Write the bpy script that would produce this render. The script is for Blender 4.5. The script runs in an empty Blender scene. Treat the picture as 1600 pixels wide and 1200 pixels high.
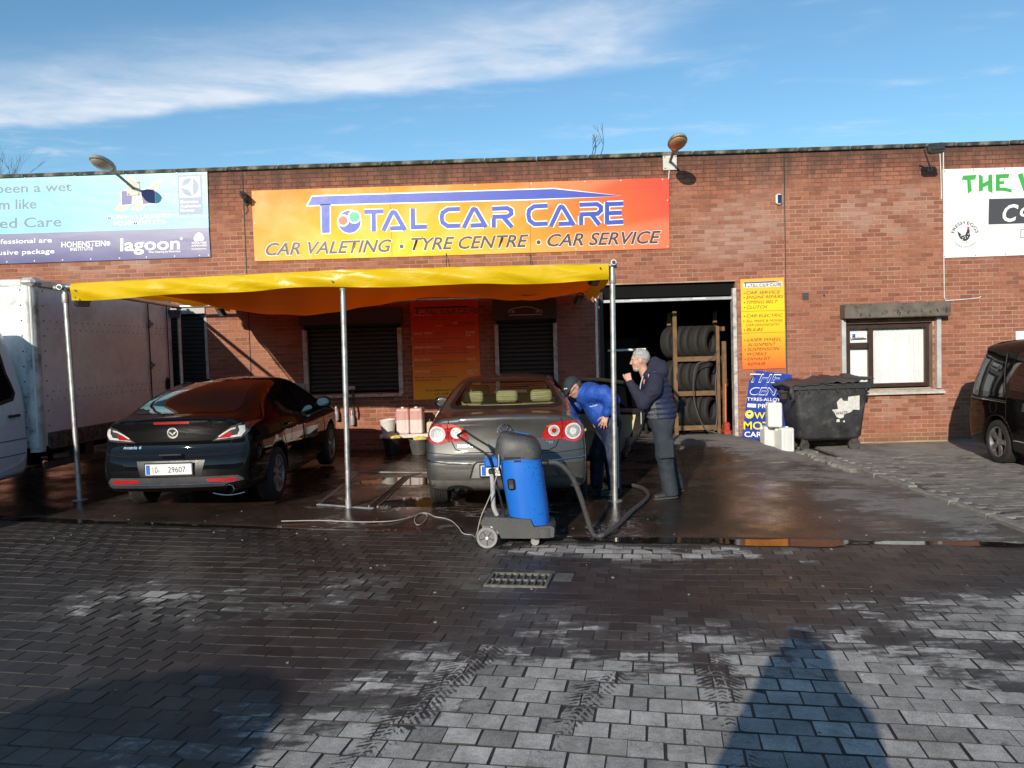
import bpy, bmesh, math, random, time
import numpy as np
from mathutils import Vector, Matrix, geometry
from mathutils.bvhtree import BVHTree

SC = bpy.context.scene
COL = SC.collection
RND = random.Random(7)
R = math.radians
T0 = time.time()

# ---------------------------------------------------------------- camera
CAM_YAW, CAM_PITCH, CAM_ROLL, CAM_H, FPX = 0.0207, -0.042, -0.0287, 1.80, 1200.0
WALL_Y = 13.573


def cam_basis():
    cy, sy = math.cos(CAM_YAW), math.sin(CAM_YAW)
    cp, sp = math.cos(CAM_PITCH), math.sin(CAM_PITCH)
    w = Vector((-sy * cp, cy * cp, sp))
    r = Vector((cy, sy, 0))
    u = r.cross(w)
    c, s = math.cos(CAM_ROLL), math.sin(CAM_ROLL)
    return c * r + s * u, -s * r + c * u, w


CR, CU, CW = cam_basis()
cam_data = bpy.data.cameras.new('camera')
cam = bpy.data.objects.new('camera', cam_data)
COL.objects.link(cam)
cam.matrix_world = Matrix((
    (CR.x, CU.x, -CW.x, 0), (CR.y, CU.y, -CW.y, 0), (CR.z, CU.z, -CW.z, CAM_H), (0, 0, 0, 1)))
cam_data.sensor_fit = 'HORIZONTAL'
cam_data.sensor_width = 36
cam_data.lens = FPX / 1600 * 36
cam_data.clip_start = 0.05
cam_data.clip_end = 3000
SC.camera = cam


def ray(px, py):
    return CW + CR * ((px - 800) / FPX) - CU * ((py - 600) / FPX)


def on_wall(px, py, d=WALL_Y):
    v = ray(px, py)
    t = d / v.y
    return v.x * t, CAM_H + v.z * t


def on_ground(px, py, z=0.0):
    v = ray(px, py)
    t = (z - CAM_H) / v.z
    return v.x * t, v.y * t


# ---------------------------------------------------------------- node helpers
class NT:
    def __init__(s, nt):
        s.nt = nt

    def n(s, typ, ins=None, **props):
        nd = s.nt.nodes.new(typ)
        for k, v in props.items():
            setattr(nd, k, v)
        for k, v in (ins or {}).items():
            s.put(nd.inputs[k], v)
        return nd

    def put(s, sock, v):
        if isinstance(v, bpy.types.NodeSocket):
            s.nt.links.new(v, sock)
        elif isinstance(v, (tuple, list)) and len(v) == 3 and sock.type == 'RGBA':
            sock.default_value = (*v, 1)
        else:
            sock.default_value = v

    def m(s, op, a, b=None, c=None, clamp=False):
        nd = s.n('ShaderNodeMath', operation=op, use_clamp=clamp)
        for i, v in enumerate((a, b, c)):
            if v is not None:
                s.put(nd.inputs[i], v)
        return nd.outputs[0]

    def vm(s, op, a, b=None):
        nd = s.n('ShaderNodeVectorMath', operation=op)
        s.put(nd.inputs[0], a)
        if b is not None:
            s.put(nd.inputs[1], b)
        return nd.outputs[0]

    def noise(s, vec, scale, detail=3, rough=.55, dist=0):
        nd = s.n('ShaderNodeTexNoise', {'Scale': scale, 'Detail': detail, 'Roughness': rough, 'Distortion': dist})
        if vec is not None:
            s.put(nd.inputs['Vector'], vec)
        return nd.outputs['Fac']

    def ss(s, x, e0, e1, lo=0.0, hi=1.0):
        nd = s.n('ShaderNodeMapRange', interpolation_type='SMOOTHSTEP')
        for k, v in (('Value', x), ('From Min', e0), ('From Max', e1), ('To Min', lo), ('To Max', hi)):
            s.put(nd.inputs[k], v)
        return nd.outputs[0]

    def lin(s, x, e0, e1, lo=0.0, hi=1.0):
        nd = s.n('ShaderNodeMapRange', clamp=True)
        for k, v in (('Value', x), ('From Min', e0), ('From Max', e1), ('To Min', lo), ('To Max', hi)):
            s.put(nd.inputs[k], v)
        return nd.outputs[0]

    def mix(s, f, a, b, blend='MIX'):
        nd = s.n('ShaderNodeMix', data_type='RGBA', blend_type=blend)
        s.put(nd.inputs[0], f)
        for i, v in ((6, a), (7, b)):
            s.put(nd.inputs[i], v)
        return nd.outputs[2]

    def ramp(s, f, stops):
        nd = s.n('ShaderNodeValToRGB')
        cr = nd.color_ramp
        while len(cr.elements) < len(stops):
            cr.elements.new(.5)
        for e, (p, c) in zip(cr.elements, stops):
            e.position = p
            e.color = (*c, 1)
        s.put(nd.inputs[0], f)
        return nd.outputs[0]

    def bump(s, h, strength, dist=0.01, normal=None):
        nd = s.n('ShaderNodeBump', {'Height': h, 'Strength': strength, 'Distance': dist})
        if normal is not None:
            s.put(nd.inputs['Normal'], normal)
        return nd.outputs[0]

    def xyz(s, vec):
        nd = s.n('ShaderNodeSeparateXYZ')
        s.put(nd.inputs[0], vec)
        return nd.outputs[0], nd.outputs[1], nd.outputs[2]

    def comb(s, x, y, z):
        nd = s.n('ShaderNodeCombineXYZ')
        for i, v in enumerate((x, y, z)):
            s.put(nd.inputs[i], v)
        return nd.outputs[0]

    def pos(s):
        return s.n('ShaderNodeNewGeometry').outputs['Position']

    def objc(s):
        return s.n('ShaderNodeTexCoord').outputs['Object']

    def rnd(s):
        a = s.n('ShaderNodeNewGeometry').outputs['Random Per Island']
        b = s.n('ShaderNodeObjectInfo').outputs['Random']
        w = s.n('ShaderNodeTexWhiteNoise', noise_dimensions='2D')
        s.put(w.inputs['Vector'], s.comb(s.m('MULTIPLY', a, 911.0), s.m('MULTIPLY', b, 577.0), 0.0))
        return w.outputs['Value']


def mat_new(name):
    m = bpy.data.materials.new(name)
    m.use_nodes = True
    t = NT(m.node_tree)
    bsdf = m.node_tree.nodes['Principled BSDF']
    return m, t, bsdf


def hexc(h):
    h = h.lstrip('#')
    c = [int(h[i:i + 2], 16) / 255 for i in (0, 2, 4)]
    return tuple(x / 12.92 if x <= .04045 else ((x + .055) / 1.055) ** 2.4 for x in c)


MATS = {}


def surf(name, col, rough=.5, metal=0., var=.18, scale=6., bump=0., bscale=40., coat=0., spec=.5, dirt=None,
         trans=0., alpha=1., rvar=.15, sss=0., sheen=0.):
    """procedural material: base colour broken up by noise, uneven gloss, fine relief, optional dirt"""
    if name in MATS:
        return MATS[name]
    m, t, b = mat_new(name)
    oc = t.objc()
    n1 = t.noise(oc, scale, 5, .6)
    n2 = t.noise(oc, scale * 6.3, 3, .6)
    f = t.m('ADD', t.m('MULTIPLY', n1, .65), t.m('MULTIPLY', n2, .35))
    lo = tuple(max(0, c * (1 - var * 1.6)) for c in col)
    hi = tuple(min(1, c * (1 + var * 1.6)) for c in col)
    c = t.mix(t.lin(f, .3, .7), lo, hi)
    if dirt:
        dc, amt, ds = dirt
        dn = t.noise(oc, ds, 6, .7)
        c = t.mix(t.m('MULTIPLY', t.ss(dn, .62 - amt * .3, .8 - amt * .2), min(1, amt + .3)), c, dc)
    t.put(b.inputs['Base Color'], c)
    t.put(b.inputs['Roughness'], t.lin(f, .3, .7, max(.02, rough - rvar * .6), min(1, rough + rvar)))
    b.inputs['Metallic'].default_value = metal
    b.inputs['Specular IOR Level'].default_value = spec
    b.inputs['Coat Weight'].default_value = coat
    b.inputs['Coat Roughness'].default_value = .06
    if sss:
        b.inputs['Subsurface Weight'].default_value = sss
        b.inputs['Subsurface Radius'].default_value = (.01, .004, .002)
    if sheen:
        b.inputs['Sheen Weight'].default_value = sheen
    if trans:
        b.inputs['Transmission Weight'].default_value = trans
    b.inputs['Alpha'].default_value = alpha
    if bump:
        t.put(b.inputs['Normal'], t.bump(t.noise(oc, bscale, 4, .6), bump, .004))
    MATS[name] = m
    return m


# ---------------------------------------------------------------- mesh helpers
class MB:
    """collects primitives into ONE mesh"""

    def __init__(s):
        s.v, s.f = [], []

    def add(s, vs, fs, M=None):
        k = len(s.v)
        s.v += [tuple(M @ Vector(p)) for p in vs] if M is not None else [tuple(p) for p in vs]
        s.f += [tuple(i + k for i in f) for f in fs]
        return s

    def box(s, c, sz, bev=0.0, M=None):
        hx, hy, hz = [a / 2 for a in sz]
        if bev <= 0:
            vs = [(c[0] + a * hx, c[1] + b * hy, c[2] + d * hz) for a in (-1, 1) for b in (-1, 1) for d in (-1, 1)]
            fs = [(0, 1, 3, 2), (4, 6, 7, 5), (0, 4, 5, 1), (2, 3, 7, 6), (0, 2, 6, 4), (1, 5, 7, 3)]
            return s.add(vs, fs, M)
        bev = min(bev, hx * .9, hy * .9, hz * .9)
        vs, idx = [], {}
        for a in (-1, 1):
            for b in (-1, 1):
                for d in (-1, 1):
                    for ax in range(3):
                        p = [a * hx, b * hy, d * hz]
                        for q in range(3):
                            if q != ax:
                                p[q] -= (a, b, d)[q] * bev
                        idx[(a, b, d, ax)] = len(vs)
                        vs.append((c[0] + p[0], c[1] + p[1], c[2] + p[2]))
        fs = []
        for ax in range(3):
            o = [q for q in range(3) if q != ax]
            for sg in (-1, 1):
                ring = []
                for (p, q) in ((-1, -1), (1, -1), (1, 1), (-1, 1)):
                    k = [0, 0, 0]
                    k[ax], k[o[0]], k[o[1]] = sg, p, q
                    ring.append(idx[(*k, ax)])
                fs.append(tuple(ring) if (sg > 0) == (ax != 1) else tuple(ring[::-1]))
        for ax in range(3):
            o = [q for q in range(3) if q != ax]
            for p in (-1, 1):
                for q in (-1, 1):
                    r = []
                    for (sg, w) in ((-1, o[0]), (1, o[0]), (1, o[1]), (-1, o[1])):
                        k = [0, 0, 0]
                        k[ax], k[o[0]], k[o[1]] = sg, p, q
                        r.append(idx[(*k, w)])
                    fs.append(tuple(r))
        for a in (-1, 1):
            for b in (-1, 1):
                for d in (-1, 1):
                    fs.append(tuple(idx[(a, b, d, ax)] for ax in range(3)))
        return s.add(vs, fs, M)

    def cyl(s, p0, p1, r0, r1=None, seg=16, caps=True):
        return s.tube([p0, p1], [r0, r0 if r1 is None else r1], seg, caps)

    def tube(s, pts, r, seg=8, caps=True, closed=False):
        pts = [Vector(p) for p in pts]
        n = len(pts)
        if not isinstance(r, (list, tuple)):
            r = [r] * n
        up = None
        k = len(s.v)
        for i, p in enumerate(pts):
            if closed:
                t = pts[(i + 1) % n] - pts[i - 1]
            else:
                t = pts[min(i + 1, n - 1)] - pts[max(i - 1, 0)]
            t.normalize()
            if up is None:
                up = Vector((0, 0, 1)) if abs(t.z) < .9 else Vector((1, 0, 0))
            a = t.cross(up)
            if a.length < 1e-6:
                a = t.orthogonal()
            a.normalize()
            up = a.cross(t)
            up.normalize()
            for j in range(seg):
                th = 2 * math.pi * j / seg
                s.v.append(tuple(p + (a * math.cos(th) + up * math.sin(th)) * r[i]))
        for i in range(n if closed else n - 1):
            i2 = (i + 1) % n
            for j in range(seg):
                j2 = (j + 1) % seg
                s.f.append((k + i * seg + j, k + i * seg + j2, k + i2 * seg + j2, k + i2 * seg + j))
        if caps and not closed:
            s.f.append(tuple(k + j for j in range(seg))[::-1])
            s.f.append(tuple(k + (n - 1) * seg + j for j in range(seg)))
        return s

    def lathe(s, prof, seg=24, M=None, cap=True, sx=1., sy=1.):
        """prof: (radius, z) list; around local Z"""
        vs, fs = [], []
        n = len(prof)
        for (r, z) in prof:
            for j in range(seg):
                th = 2 * math.pi * j / seg
                vs.append((r * math.cos(th) * sx, r * math.sin(th) * sy, z))
        for i in range(n - 1):
            for j in range(seg):
                j2 = (j + 1) % seg
                fs.append((i * seg + j, i * seg + j2, (i + 1) * seg + j2, (i + 1) * seg + j))
        if cap:
            fs.append(tuple(range(seg))[::-1])
            fs.append(tuple((n - 1) * seg + j for j in range(seg)))
        return s.add(vs, fs, M)

    def prism(s, poly, d0, d1, axes='xz', M=None, inset=0.0):
        """extrude a 2D outline; axes says which two axes it lies in, d0..d1 along the third"""
        n = len(poly)
        t = [a for a in 'xyz' if a not in axes][0]
        vs = []
        for d in (d0, d1):
            for (a, b) in poly:
                q = {axes[0]: a, axes[1]: b, t: d}
                vs.append((q['x'], q['y'], q['z']))
        fs = [tuple(range(n)), tuple(range(n, 2 * n))[::-1]]
        fs += [(i, i + n, (i + 1) % n + n, (i + 1) % n) for i in range(n)]
        return s.add(vs, fs, M)

    def loft(s, rings, cap=True, M=None):
        n = len(rings[0])
        vs = [p for r in rings for p in r]
        fs = []
        for i in range(len(rings) - 1):
            for j in range(n):
                j2 = (j + 1) % n
                fs.append((i * n + j, i * n + j2, (i + 1) * n + j2, (i + 1) * n + j))
        if cap:
            fs.append(tuple(range(n))[::-1])
            fs.append(tuple((len(rings) - 1) * n + j for j in range(n)))
        return s.add(vs, fs, M)

    def grid(s, P):
        """P: 2D list of points -> sheet"""
        nu, nv = len(P), len(P[0])
        vs = [p for row in P for p in row]
        fs = [(i * nv + j, (i + 1) * nv + j, (i + 1) * nv + j + 1, i * nv + j + 1) for i in range(nu - 1) for j in range(nv - 1)]
        return s.add(vs, fs)

    def mesh(s, name, smooth=35, fix=True):
        me = bpy.data.meshes.new(name)
        me.from_pydata(s.v, [], s.f)
        if fix:
            bm = bmesh.new()
            bm.from_mesh(me)
            bmesh.ops.recalc_face_normals(bm, faces=bm.faces)
            bm.to_mesh(me)
            bm.free()
        if smooth:
            me.polygons.foreach_set('use_smooth', [True] * len(me.polygons))
            me.set_sharp_from_angle(angle=R(smooth))
        me.update()
        return me

    def build(s, name, mat, parent=None, smooth=35, world=False, fix=True):
        me = s.mesh(name, smooth, fix)
        o = link(name, me, mat, parent)
        if world and parent is not None:
            o.location = -Vector(parent.location)
        return o


def link(name, me, mat=None, parent=None):
    o = bpy.data.objects.new(name, me)
    COL.objects.link(o)
    if mat is not None and len(me.materials) == 0:
        me.materials.append(mat)
    if parent is not None:
        o.parent = parent
    return o


def tag(o, label=None, cat=None, group=None, kind=None):
    for k, v in (('label', label), ('category', cat), ('group', group), ('kind', kind)):
        if v:
            o[k] = v
    return o


def thing(name, label, cat, loc=(0, 0, 0), rz=0., group=None, rx=0., ry=0.):
    o = bpy.data.objects.new(name, None)
    COL.objects.link(o)
    o.empty_display_size = .1
    o.location = loc
    o.rotation_euler = (rx, ry, rz)
    return tag(o, label, cat, group)


def copy_tree(o, parent=None):
    c = o.copy()
    COL.objects.link(c)
    c.parent = parent
    for ch in [x for x in bpy.data.objects if x.parent == o]:
        copy_tree(ch, c)
    return c


def rot(axis, deg):
    return Matrix.Rotation(R(deg), 4, axis)


def tr(x, y, z):
    return Matrix.Translation((x, y, z))


def arc(cx, cy, r, a0, a1, n, ry=None):
    ry = r if ry is None else ry
    return [(cx + r * math.cos(R(a0 + (a1 - a0) * i / n)), cy + ry * math.sin(R(a0 + (a1 - a0) * i / n))) for i in range(n + 1)]


def rrect(x0, y0, x1, y1, r, n=4):
    return (arc(x1 - r, y1 - r, r, 0, 90, n) + arc(x0 + r, y1 - r, r, 90, 180, n) + arc(x0 + r, y0 + r, r, 180, 270, n) + arc(x1 - r, y0 + r, r, 270, 360, n))


def spline(pts, n=8, closed=False):
    """Catmull-Rom through pts (any dimension)"""
    P = [np.array(p, float) for p in pts]
    m = len(P)
    out = []
    for i in range(m if closed else m - 1):
        p1, p2 = P[i], P[(i + 1) % m]
        p0 = P[i - 1] if (closed or i > 0) else 2 * p1 - p2
        p3 = P[(i + 2) % m] if (closed or i + 2 < m) else 2 * p2 - p1
        for k in range(n):
            t = k / n
            out.append(.5 * ((2 * p1) + (-p0 + p2) * t + (2 * p0 - 5 * p1 + 4 * p2 - p3) * t * t + (-p0 + 3 * p1 - 3 * p2 + p3) * t ** 3))
    if not closed:
        out.append(P[-1])
    return [tuple(float(a) for a in p) for p in out]


# ---------------------------------------------------------------- implicit surfaces
def surfnet(f, lo, hi, h, blk=6, margin=1.0):
    """polygonise f<0 (f takes an (N,3) array); coarse pass first so that only blocks near the surface are sampled"""
    lo = np.array(lo, float)
    hi = np.array(hi, float)
    nb = np.maximum(1, np.ceil((hi - lo) / (h * blk)).astype(int))
    n = nb * blk + 1
    ci = np.stack(np.meshgrid(*[np.arange(k) for k in nb], indexing='ij'), -1).reshape(-1, 3)
    cc = lo + (ci + .5) * h * blk
    fv = f(cc)
    V = np.repeat(np.repeat(np.repeat(np.where(fv > 0, 1., -1.).reshape(nb), blk, 0), blk, 1), blk, 2)
    V = np.pad(V, ((0, 1),) * 3, mode='edge')
    act = ci[np.abs(fv) < h * blk * .9 * margin + h]
    off = np.stack(np.meshgrid(*[np.arange(blk + 1)] * 3, indexing='ij'), -1).reshape(-1, 3)
    for s0 in range(0, len(act), 1500):
        a = act[s0:s0 + 1500]
        ii = (a[:, None, :] * blk + off[None]).reshape(-1, 3)
        V[ii[:, 0], ii[:, 1], ii[:, 2]] = f(lo + ii * h)
    S = V < 0
    c = np.zeros(np.array(S.shape) - 1, np.uint8)
    corners = [(i, j, k) for i in (0, 1) for j in (0, 1) for k in (0, 1)]
    for (i, j, k) in corners:
        c += S[i:S.shape[0] - 1 + i, j:S.shape[1] - 1 + j, k:S.shape[2] - 1 + k]
    A = np.argwhere((c > 0) & (c < 8))
    idm = -np.ones(c.shape, np.int64)
    idm[A[:, 0], A[:, 1], A[:, 2]] = np.arange(len(A))
    acc = np.zeros((len(A), 3))
    cnt = np.zeros(len(A))
    for p in corners:
        for ax in range(3):
            if p[ax] == 1:
                continue
            q = list(p)
            q[ax] = 1
            a = A + np.array(p)
            b = A + np.array(q)
            va = V[a[:, 0], a[:, 1], a[:, 2]]
            vb = V[b[:, 0], b[:, 1], b[:, 2]]
            x = (va < 0) != (vb < 0)
            t = np.where(x, va / np.where(x, va - vb, 1), 0)
            pt = np.tile(np.array(p, float), (len(A), 1))
            pt[:, ax] = t
            acc[x] += pt[x]
            cnt[x] += 1
    vs = lo + (A + acc / cnt[:, None]) * h
    quads = []
    for ax in range(3):
        b, d = [(1, 2), (2, 0), (0, 1)][ax]
        s0 = [slice(None)] * 3
        s1 = [slice(None)] * 3
        s0[ax] = slice(0, -1)
        s1[ax] = slice(1, None)
        E = np.argwhere(S[tuple(s0)] != S[tuple(s1)])
        ok = (E[:, b] > 0) & (E[:, d] > 0) & (E[:, b] < c.shape[b]) & (E[:, d] < c.shape[d])
        E = E[ok]
        ins = S[E[:, 0], E[:, 1], E[:, 2]]
        Q = []
        for (ob, od) in ((-1, -1), (0, -1), (0, 0), (-1, 0)):
            e = E.copy()
            e[:, b] += ob
            e[:, d] += od
            Q.append(idm[e[:, 0], e[:, 1], e[:, 2]])
        Q = np.stack(Q, 1)
        Q[~ins] = Q[~ins][:, ::-1]
        quads.append(Q)
    Q = np.concatenate(quads)
    Q = Q[(Q >= 0).all(1)]
    return vs, Q


def np_mesh(name, vs, fs):
    me = bpy.data.meshes.new(name)
    fs = np.asarray(fs)
    k = fs.shape[1]
    me.vertices.add(len(vs))
    me.vertices.foreach_set('co', np.asarray(vs, np.float32).ravel())
    me.loops.add(len(fs) * k)
    me.loops.foreach_set('vertex_index', fs.astype(np.int32).ravel())
    me.polygons.add(len(fs))
    me.polygons.foreach_set('loop_start', np.arange(0, len(fs) * k, k, dtype=np.int32))
    me.polygons.foreach_set('use_smooth', np.ones(len(fs), bool))
    me.update(calc_edges=True)
    me.validate()
    return me


def sd_obj(name, f, lo, hi, h, mat, parent=None, M=None, relax=0):
    vs, fs = surfnet(f, lo, hi, h)
    if M is not None:
        A = np.array(M)
        vs = vs @ A[:3, :3].T + A[:3, 3]
    return link(name, np_mesh(name, vs, fs), mat, parent)


def smin(a, b, k):
    d = np.maximum(k - np.abs(a - b), 0) / k
    return np.minimum(a, b) - d * d * k * .25


def smax(a, b, k):
    return -smin(-a, -b, k)


def sd_cap(p, a, b, ra, rb=None):
    a, b = np.array(a, float), np.array(b, float)
    rb = ra if rb is None else rb
    ba = b - a
    t = np.clip(((p - a) @ ba) / max(1e-9, ba @ ba), 0, 1)
    return np.linalg.norm(p - a - t[:, None] * ba, axis=1) - (ra + (rb - ra) * t)


def sd_ell(p, c, r):
    q = (p - np.array(c)) / np.array(r)
    k = np.linalg.norm(q, axis=1)
    return (k - 1) * min(r)


def sd_box(p, c, hs, r=0.):
    q = np.abs(p - np.array(c)) - (np.array(hs) - r)
    return np.linalg.norm(np.maximum(q, 0), axis=1) + np.minimum(q.max(1), 0) - r


def vnoise(p, s, seed=0):
    """smooth value noise in [-1,1]"""
    q = p * s + seed * 17.3
    i = np.floor(q).astype(np.int64)
    u = q - i
    u = u * u * (3 - 2 * u)

    def hsh(a):
        n = (a[:, 0] * 374761393 + a[:, 1] * 668265263 + a[:, 2] * 2147483647 + seed * 974711) & 0x7fffffff
        n = ((n ^ (n >> 13)) * 1274126177) & 0x7fffffff
        return ((n ^ (n >> 16)) & 0xffff) / 32767.5 - 1
    out = 0
    for dx in (0, 1):
        for dy in (0, 1):
            for dz in (0, 1):
                w = (u[:, 0] if dx else 1 - u[:, 0]) * (u[:, 1] if dy else 1 - u[:, 1]) * (u[:, 2] if dz else 1 - u[:, 2])
                out = out + w * hsh(i + np.array((dx, dy, dz)))
    return out


# ---------------------------------------------------------------- lettering
def text_mesh(body, shear=0., bold=0., spacing=1.):
    cu = bpy.data.curves.new('lettering', 'FONT')
    cu.body = body
    cu.size = 1
    cu.shear = shear
    cu.offset = bold
    cu.space_character = spacing
    cu.resolution_u = 3
    o = bpy.data.objects.new('lettering', cu)
    me = bpy.data.meshes.new_from_object(o)
    bpy.data.objects.remove(o)
    bpy.data.curves.remove(cu)
    return me


def wall_text(body, x0, y0, x1, hpx, mat, parent, d=WALL_Y, up=.006, shear=0., bold=0., name='lettering', mapper=None, slope=None, keep=None):
    """flat printed lettering: x0,y0 = left end of the baseline and x1 = right end in photo pixels, hpx = capital height in pixels"""
    mp = mapper or (lambda px, py: on_wall(px, py, d - up))

    def coords(m):
        co = np.empty(len(m.vertices) * 3, np.float32)
        m.vertices.foreach_get('co', co)
        return co.reshape(-1, 3)
    full = text_mesh(body, shear, bold)
    fc = coords(full)
    lo, hi = fc[:, 0].min(), fc[:, 0].max()
    words = body.split(' ')
    cap = .729
    sl = slope if slope is not None else -.0305
    o = None
    for k, wd in enumerate(words):
        if not wd:
            continue
        if len(words) == 1:
            me, off = full, 0.
        else:
            me = text_mesh(wd, shear, bold)
            pre = text_mesh(' '.join(words[:k + 1]), shear, bold)
            off = coords(pre)[:, 0].max() - coords(me)[:, 0].max()
            bpy.data.meshes.remove(pre)
        co = coords(me)
        out = np.empty_like(co)
        for i in range(len(co)):
            u = (co[i, 0] + off - lo) / (hi - lo)
            px = x0 + (x1 - x0) * u
            py = y0 + (px - x0) * sl - co[i, 1] / cap * hpx
            q = mp(px, py)
            out[i] = (q[0], d - up, q[1]) if len(q) == 2 else q
        me.vertices.foreach_set('co', out.ravel())
        me.update()
        o = link(name, me, mat, parent)
        if parent is not None:
            o.matrix_parent_inverse = Matrix.Identity(4)
            o.location = -Vector(parent.location)
    return o


def px_poly(polys, mat, parent, d=WALL_Y, up=.006, name='print', mapper=None):
    """flat printed shape(s) from photo-pixel outlines, laid on the plane y = d - up"""
    mb = MB()
    for poly in polys:
        pts = [on_wall(x, y, d - up) if mapper is None else mapper(x, y) for (x, y) in poly]
        tris = geometry.tessellate_polygon([[Vector((a, b, 0)) for a, b in pts]])
        mb.add([(a, d - up, b) for a, b in pts], tris)
    return mb.build(name, mat, parent, smooth=0, world=parent is not None)


def stroke(pts, w):
    """outline of a polyline of width w with mitred corners"""
    P = [Vector(p) for p in pts]
    L, Rr = [], []
    for i, p in enumerate(P):
        d0 = (P[i] - P[i - 1]).normalized() if i > 0 else (P[1] - P[0]).normalized()
        d1 = (P[i + 1] - P[i]).normalized() if i < len(P) - 1 else d0
        n0, n1 = Vector((-d0.y, d0.x)), Vector((-d1.y, d1.x))
        m = (n0 + n1)
        m = m / max(.35, m.length_squared / 2) if m.length > 1e-6 else n0
        L.append(tuple(p + m * w / 2))
        Rr.append(tuple(p - m * w / 2))
    return L + Rr[::-1]


def grow(poly, r):
    n = len(poly)
    P = [Vector(p) for p in poly]
    area = sum(P[i].x * P[(i + 1) % n].y - P[(i + 1) % n].x * P[i].y for i in range(n))
    sg = 1 if area > 0 else -1
    out = []
    for i in range(n):
        d0 = (P[i] - P[i - 1]).normalized()
        d1 = (P[(i + 1) % n] - P[i]).normalized()
        n0, n1 = Vector((d0.y, -d0.x)) * sg, Vector((d1.y, -d1.x)) * sg
        m = n0 + n1
        m = m / max(.5, m.length_squared / 2)
        out.append(tuple(P[i] + m * r))
    return out

# ---------------------------------------------------------------- sky, sun, exposure
SUN_AZ, SUN_EL = R(19.0), R(19.5)      # the light travels away from the camera and to the right
world = bpy.data.worlds.new('World')
SC.world = world
world.use_nodes = True
wt = NT(world.node_tree)
bg = world.node_tree.nodes['Background']
sky = wt.n('ShaderNodeTexSky', sky_type='NISHITA', sun_disc=False, sun_elevation=SUN_EL,
           sun_rotation=math.pi + SUN_AZ, altitude=0, air_density=1.0, dust_density=.1, ozone_density=2.2)
wd = wt.n('ShaderNodeTexCoord').outputs['Generated']
wx, wy, wz = wt.xyz(wd)
zc = wt.m('MAXIMUM', wz, .02)
cx_, cy_ = wt.m('DIVIDE', wx, zc), wt.m('DIVIDE', wy, zc)      # cloud sheet seen from below
cpos = wt.comb(cx_, cy_, 0.0)
warp = wt.noise(cpos, 1.7, 7, .6)
soft = wt.noise(wt.comb(wt.m('MULTIPLY', cx_, .8), wt.m('MULTIPLY', cy_, 1.5), 3.0), 1.9, 9, .58, .5)
hi = wt.noise(wt.comb(cx_, wt.m('MULTIPLY', cy_, 1.3), 7.0), 5.5, 6, .6, .3)
tt = wt.m('SUBTRACT', wt.m('SUBTRACT', 2.93, wt.m('MULTIPLY', cx_, .17)), cy_)
tt = wt.m('ADD', tt, wt.m('MULTIPLY', wt.m('SUBTRACT', warp, .5), .32))
band = wt.m('MULTIPLY', wt.ss(tt, -.02, .16), wt.ss(tt, .95, .10))
band = wt.m('MULTIPLY', band, wt.ss(wt.m('ADD', cx_, wt.m('MULTIPLY', wt.m('SUBTRACT', warp, .5), .6)), .68, .05))
core = wt.m('MULTIPLY', band, wt.ss(wt.m('ADD', wt.m('MULTIPLY', soft, .75), wt.m('MULTIPLY', hi, .25)), .20, .62))
wisps = wt.m('MULTIPLY', wt.ss(soft, .50, .80), wt.m('MULTIPLY', wt.ss(hi, .30, .65), .42))
cld = wt.m('MINIMUM', wt.m('ADD', wt.m('MULTIPLY', core, .8), wisps), .9)
cld = wt.m('MULTIPLY', cld, wt.ss(wz, .0, .1))
tint = wt.mix(1.0, sky.outputs[0], (.80, 1.06, 1.10), 'MULTIPLY')
skc = wt.mix(cld, tint, (6.0, 6.4, 7.0))
wt.put(bg.inputs['Color'], skc)
bg.inputs['Strength'].default_value = .13

sun_data = bpy.data.lights.new('sun', 'SUN')
sun_data.energy = 4.6
sun_data.angle = R(.53)
sun_data.color = (1.0, .90, .76)
sun = bpy.data.objects.new('sun', sun_data)
COL.objects.link(sun)
sdir = Vector((math.sin(SUN_AZ) * math.cos(SUN_EL), math.cos(SUN_AZ) * math.cos(SUN_EL), -math.sin(SUN_EL)))
sun.rotation_euler = sdir.to_track_quat('-Z', 'Y').to_euler()
sun.location = (-10, -30, 14)

SC.view_settings.view_transform = 'Standard'
SC.view_settings.look = 'None'
SC.view_settings.exposure = 0.12
SC.view_settings.gamma = 1.0
SC.view_settings.use_curve_mapping = False
SC.cycles.max_bounces = 8
SC.cycles.glossy_bounces = 4
SC.cycles.transparent_max_bounces = 8
SC.cycles.caustics_reflective = False
SC.cycles.caustics_refractive = False

# ---------------------------------------------------------------- ground
ROW = R(-9.6)                       # the paving runs a little askew to the wall
RU = Vector((math.cos(ROW), math.sin(ROW)))
RV = Vector((-math.sin(ROW), math.cos(ROW)))


def edge_y(x):                       # front edge of the concrete forecourt
    return 7.52 - .165 * x


def sstep(a, b, x):
    t = min(1, max(0, (x - a) / (b - a)))
    return t * t * (3 - 2 * t)


def tilt(x, y):                      # the yard climbs a little to the left
    return .018 * max(0., -x) * sstep(4.0, 8.0, y)


def gz(x, y):                        # forecourt height: rises a little to the wall, ramped at the door
    z = .012 * max(0., y - 8.) * (1 - sstep(3.9, 4.5, x)) + tilt(x, y)
    z += .13 * sstep(11.3, 13.5, y) * (1 - sstep(3.6, 4.4, x)) * sstep(.3, 1.3, x)
    return z + .012


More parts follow.
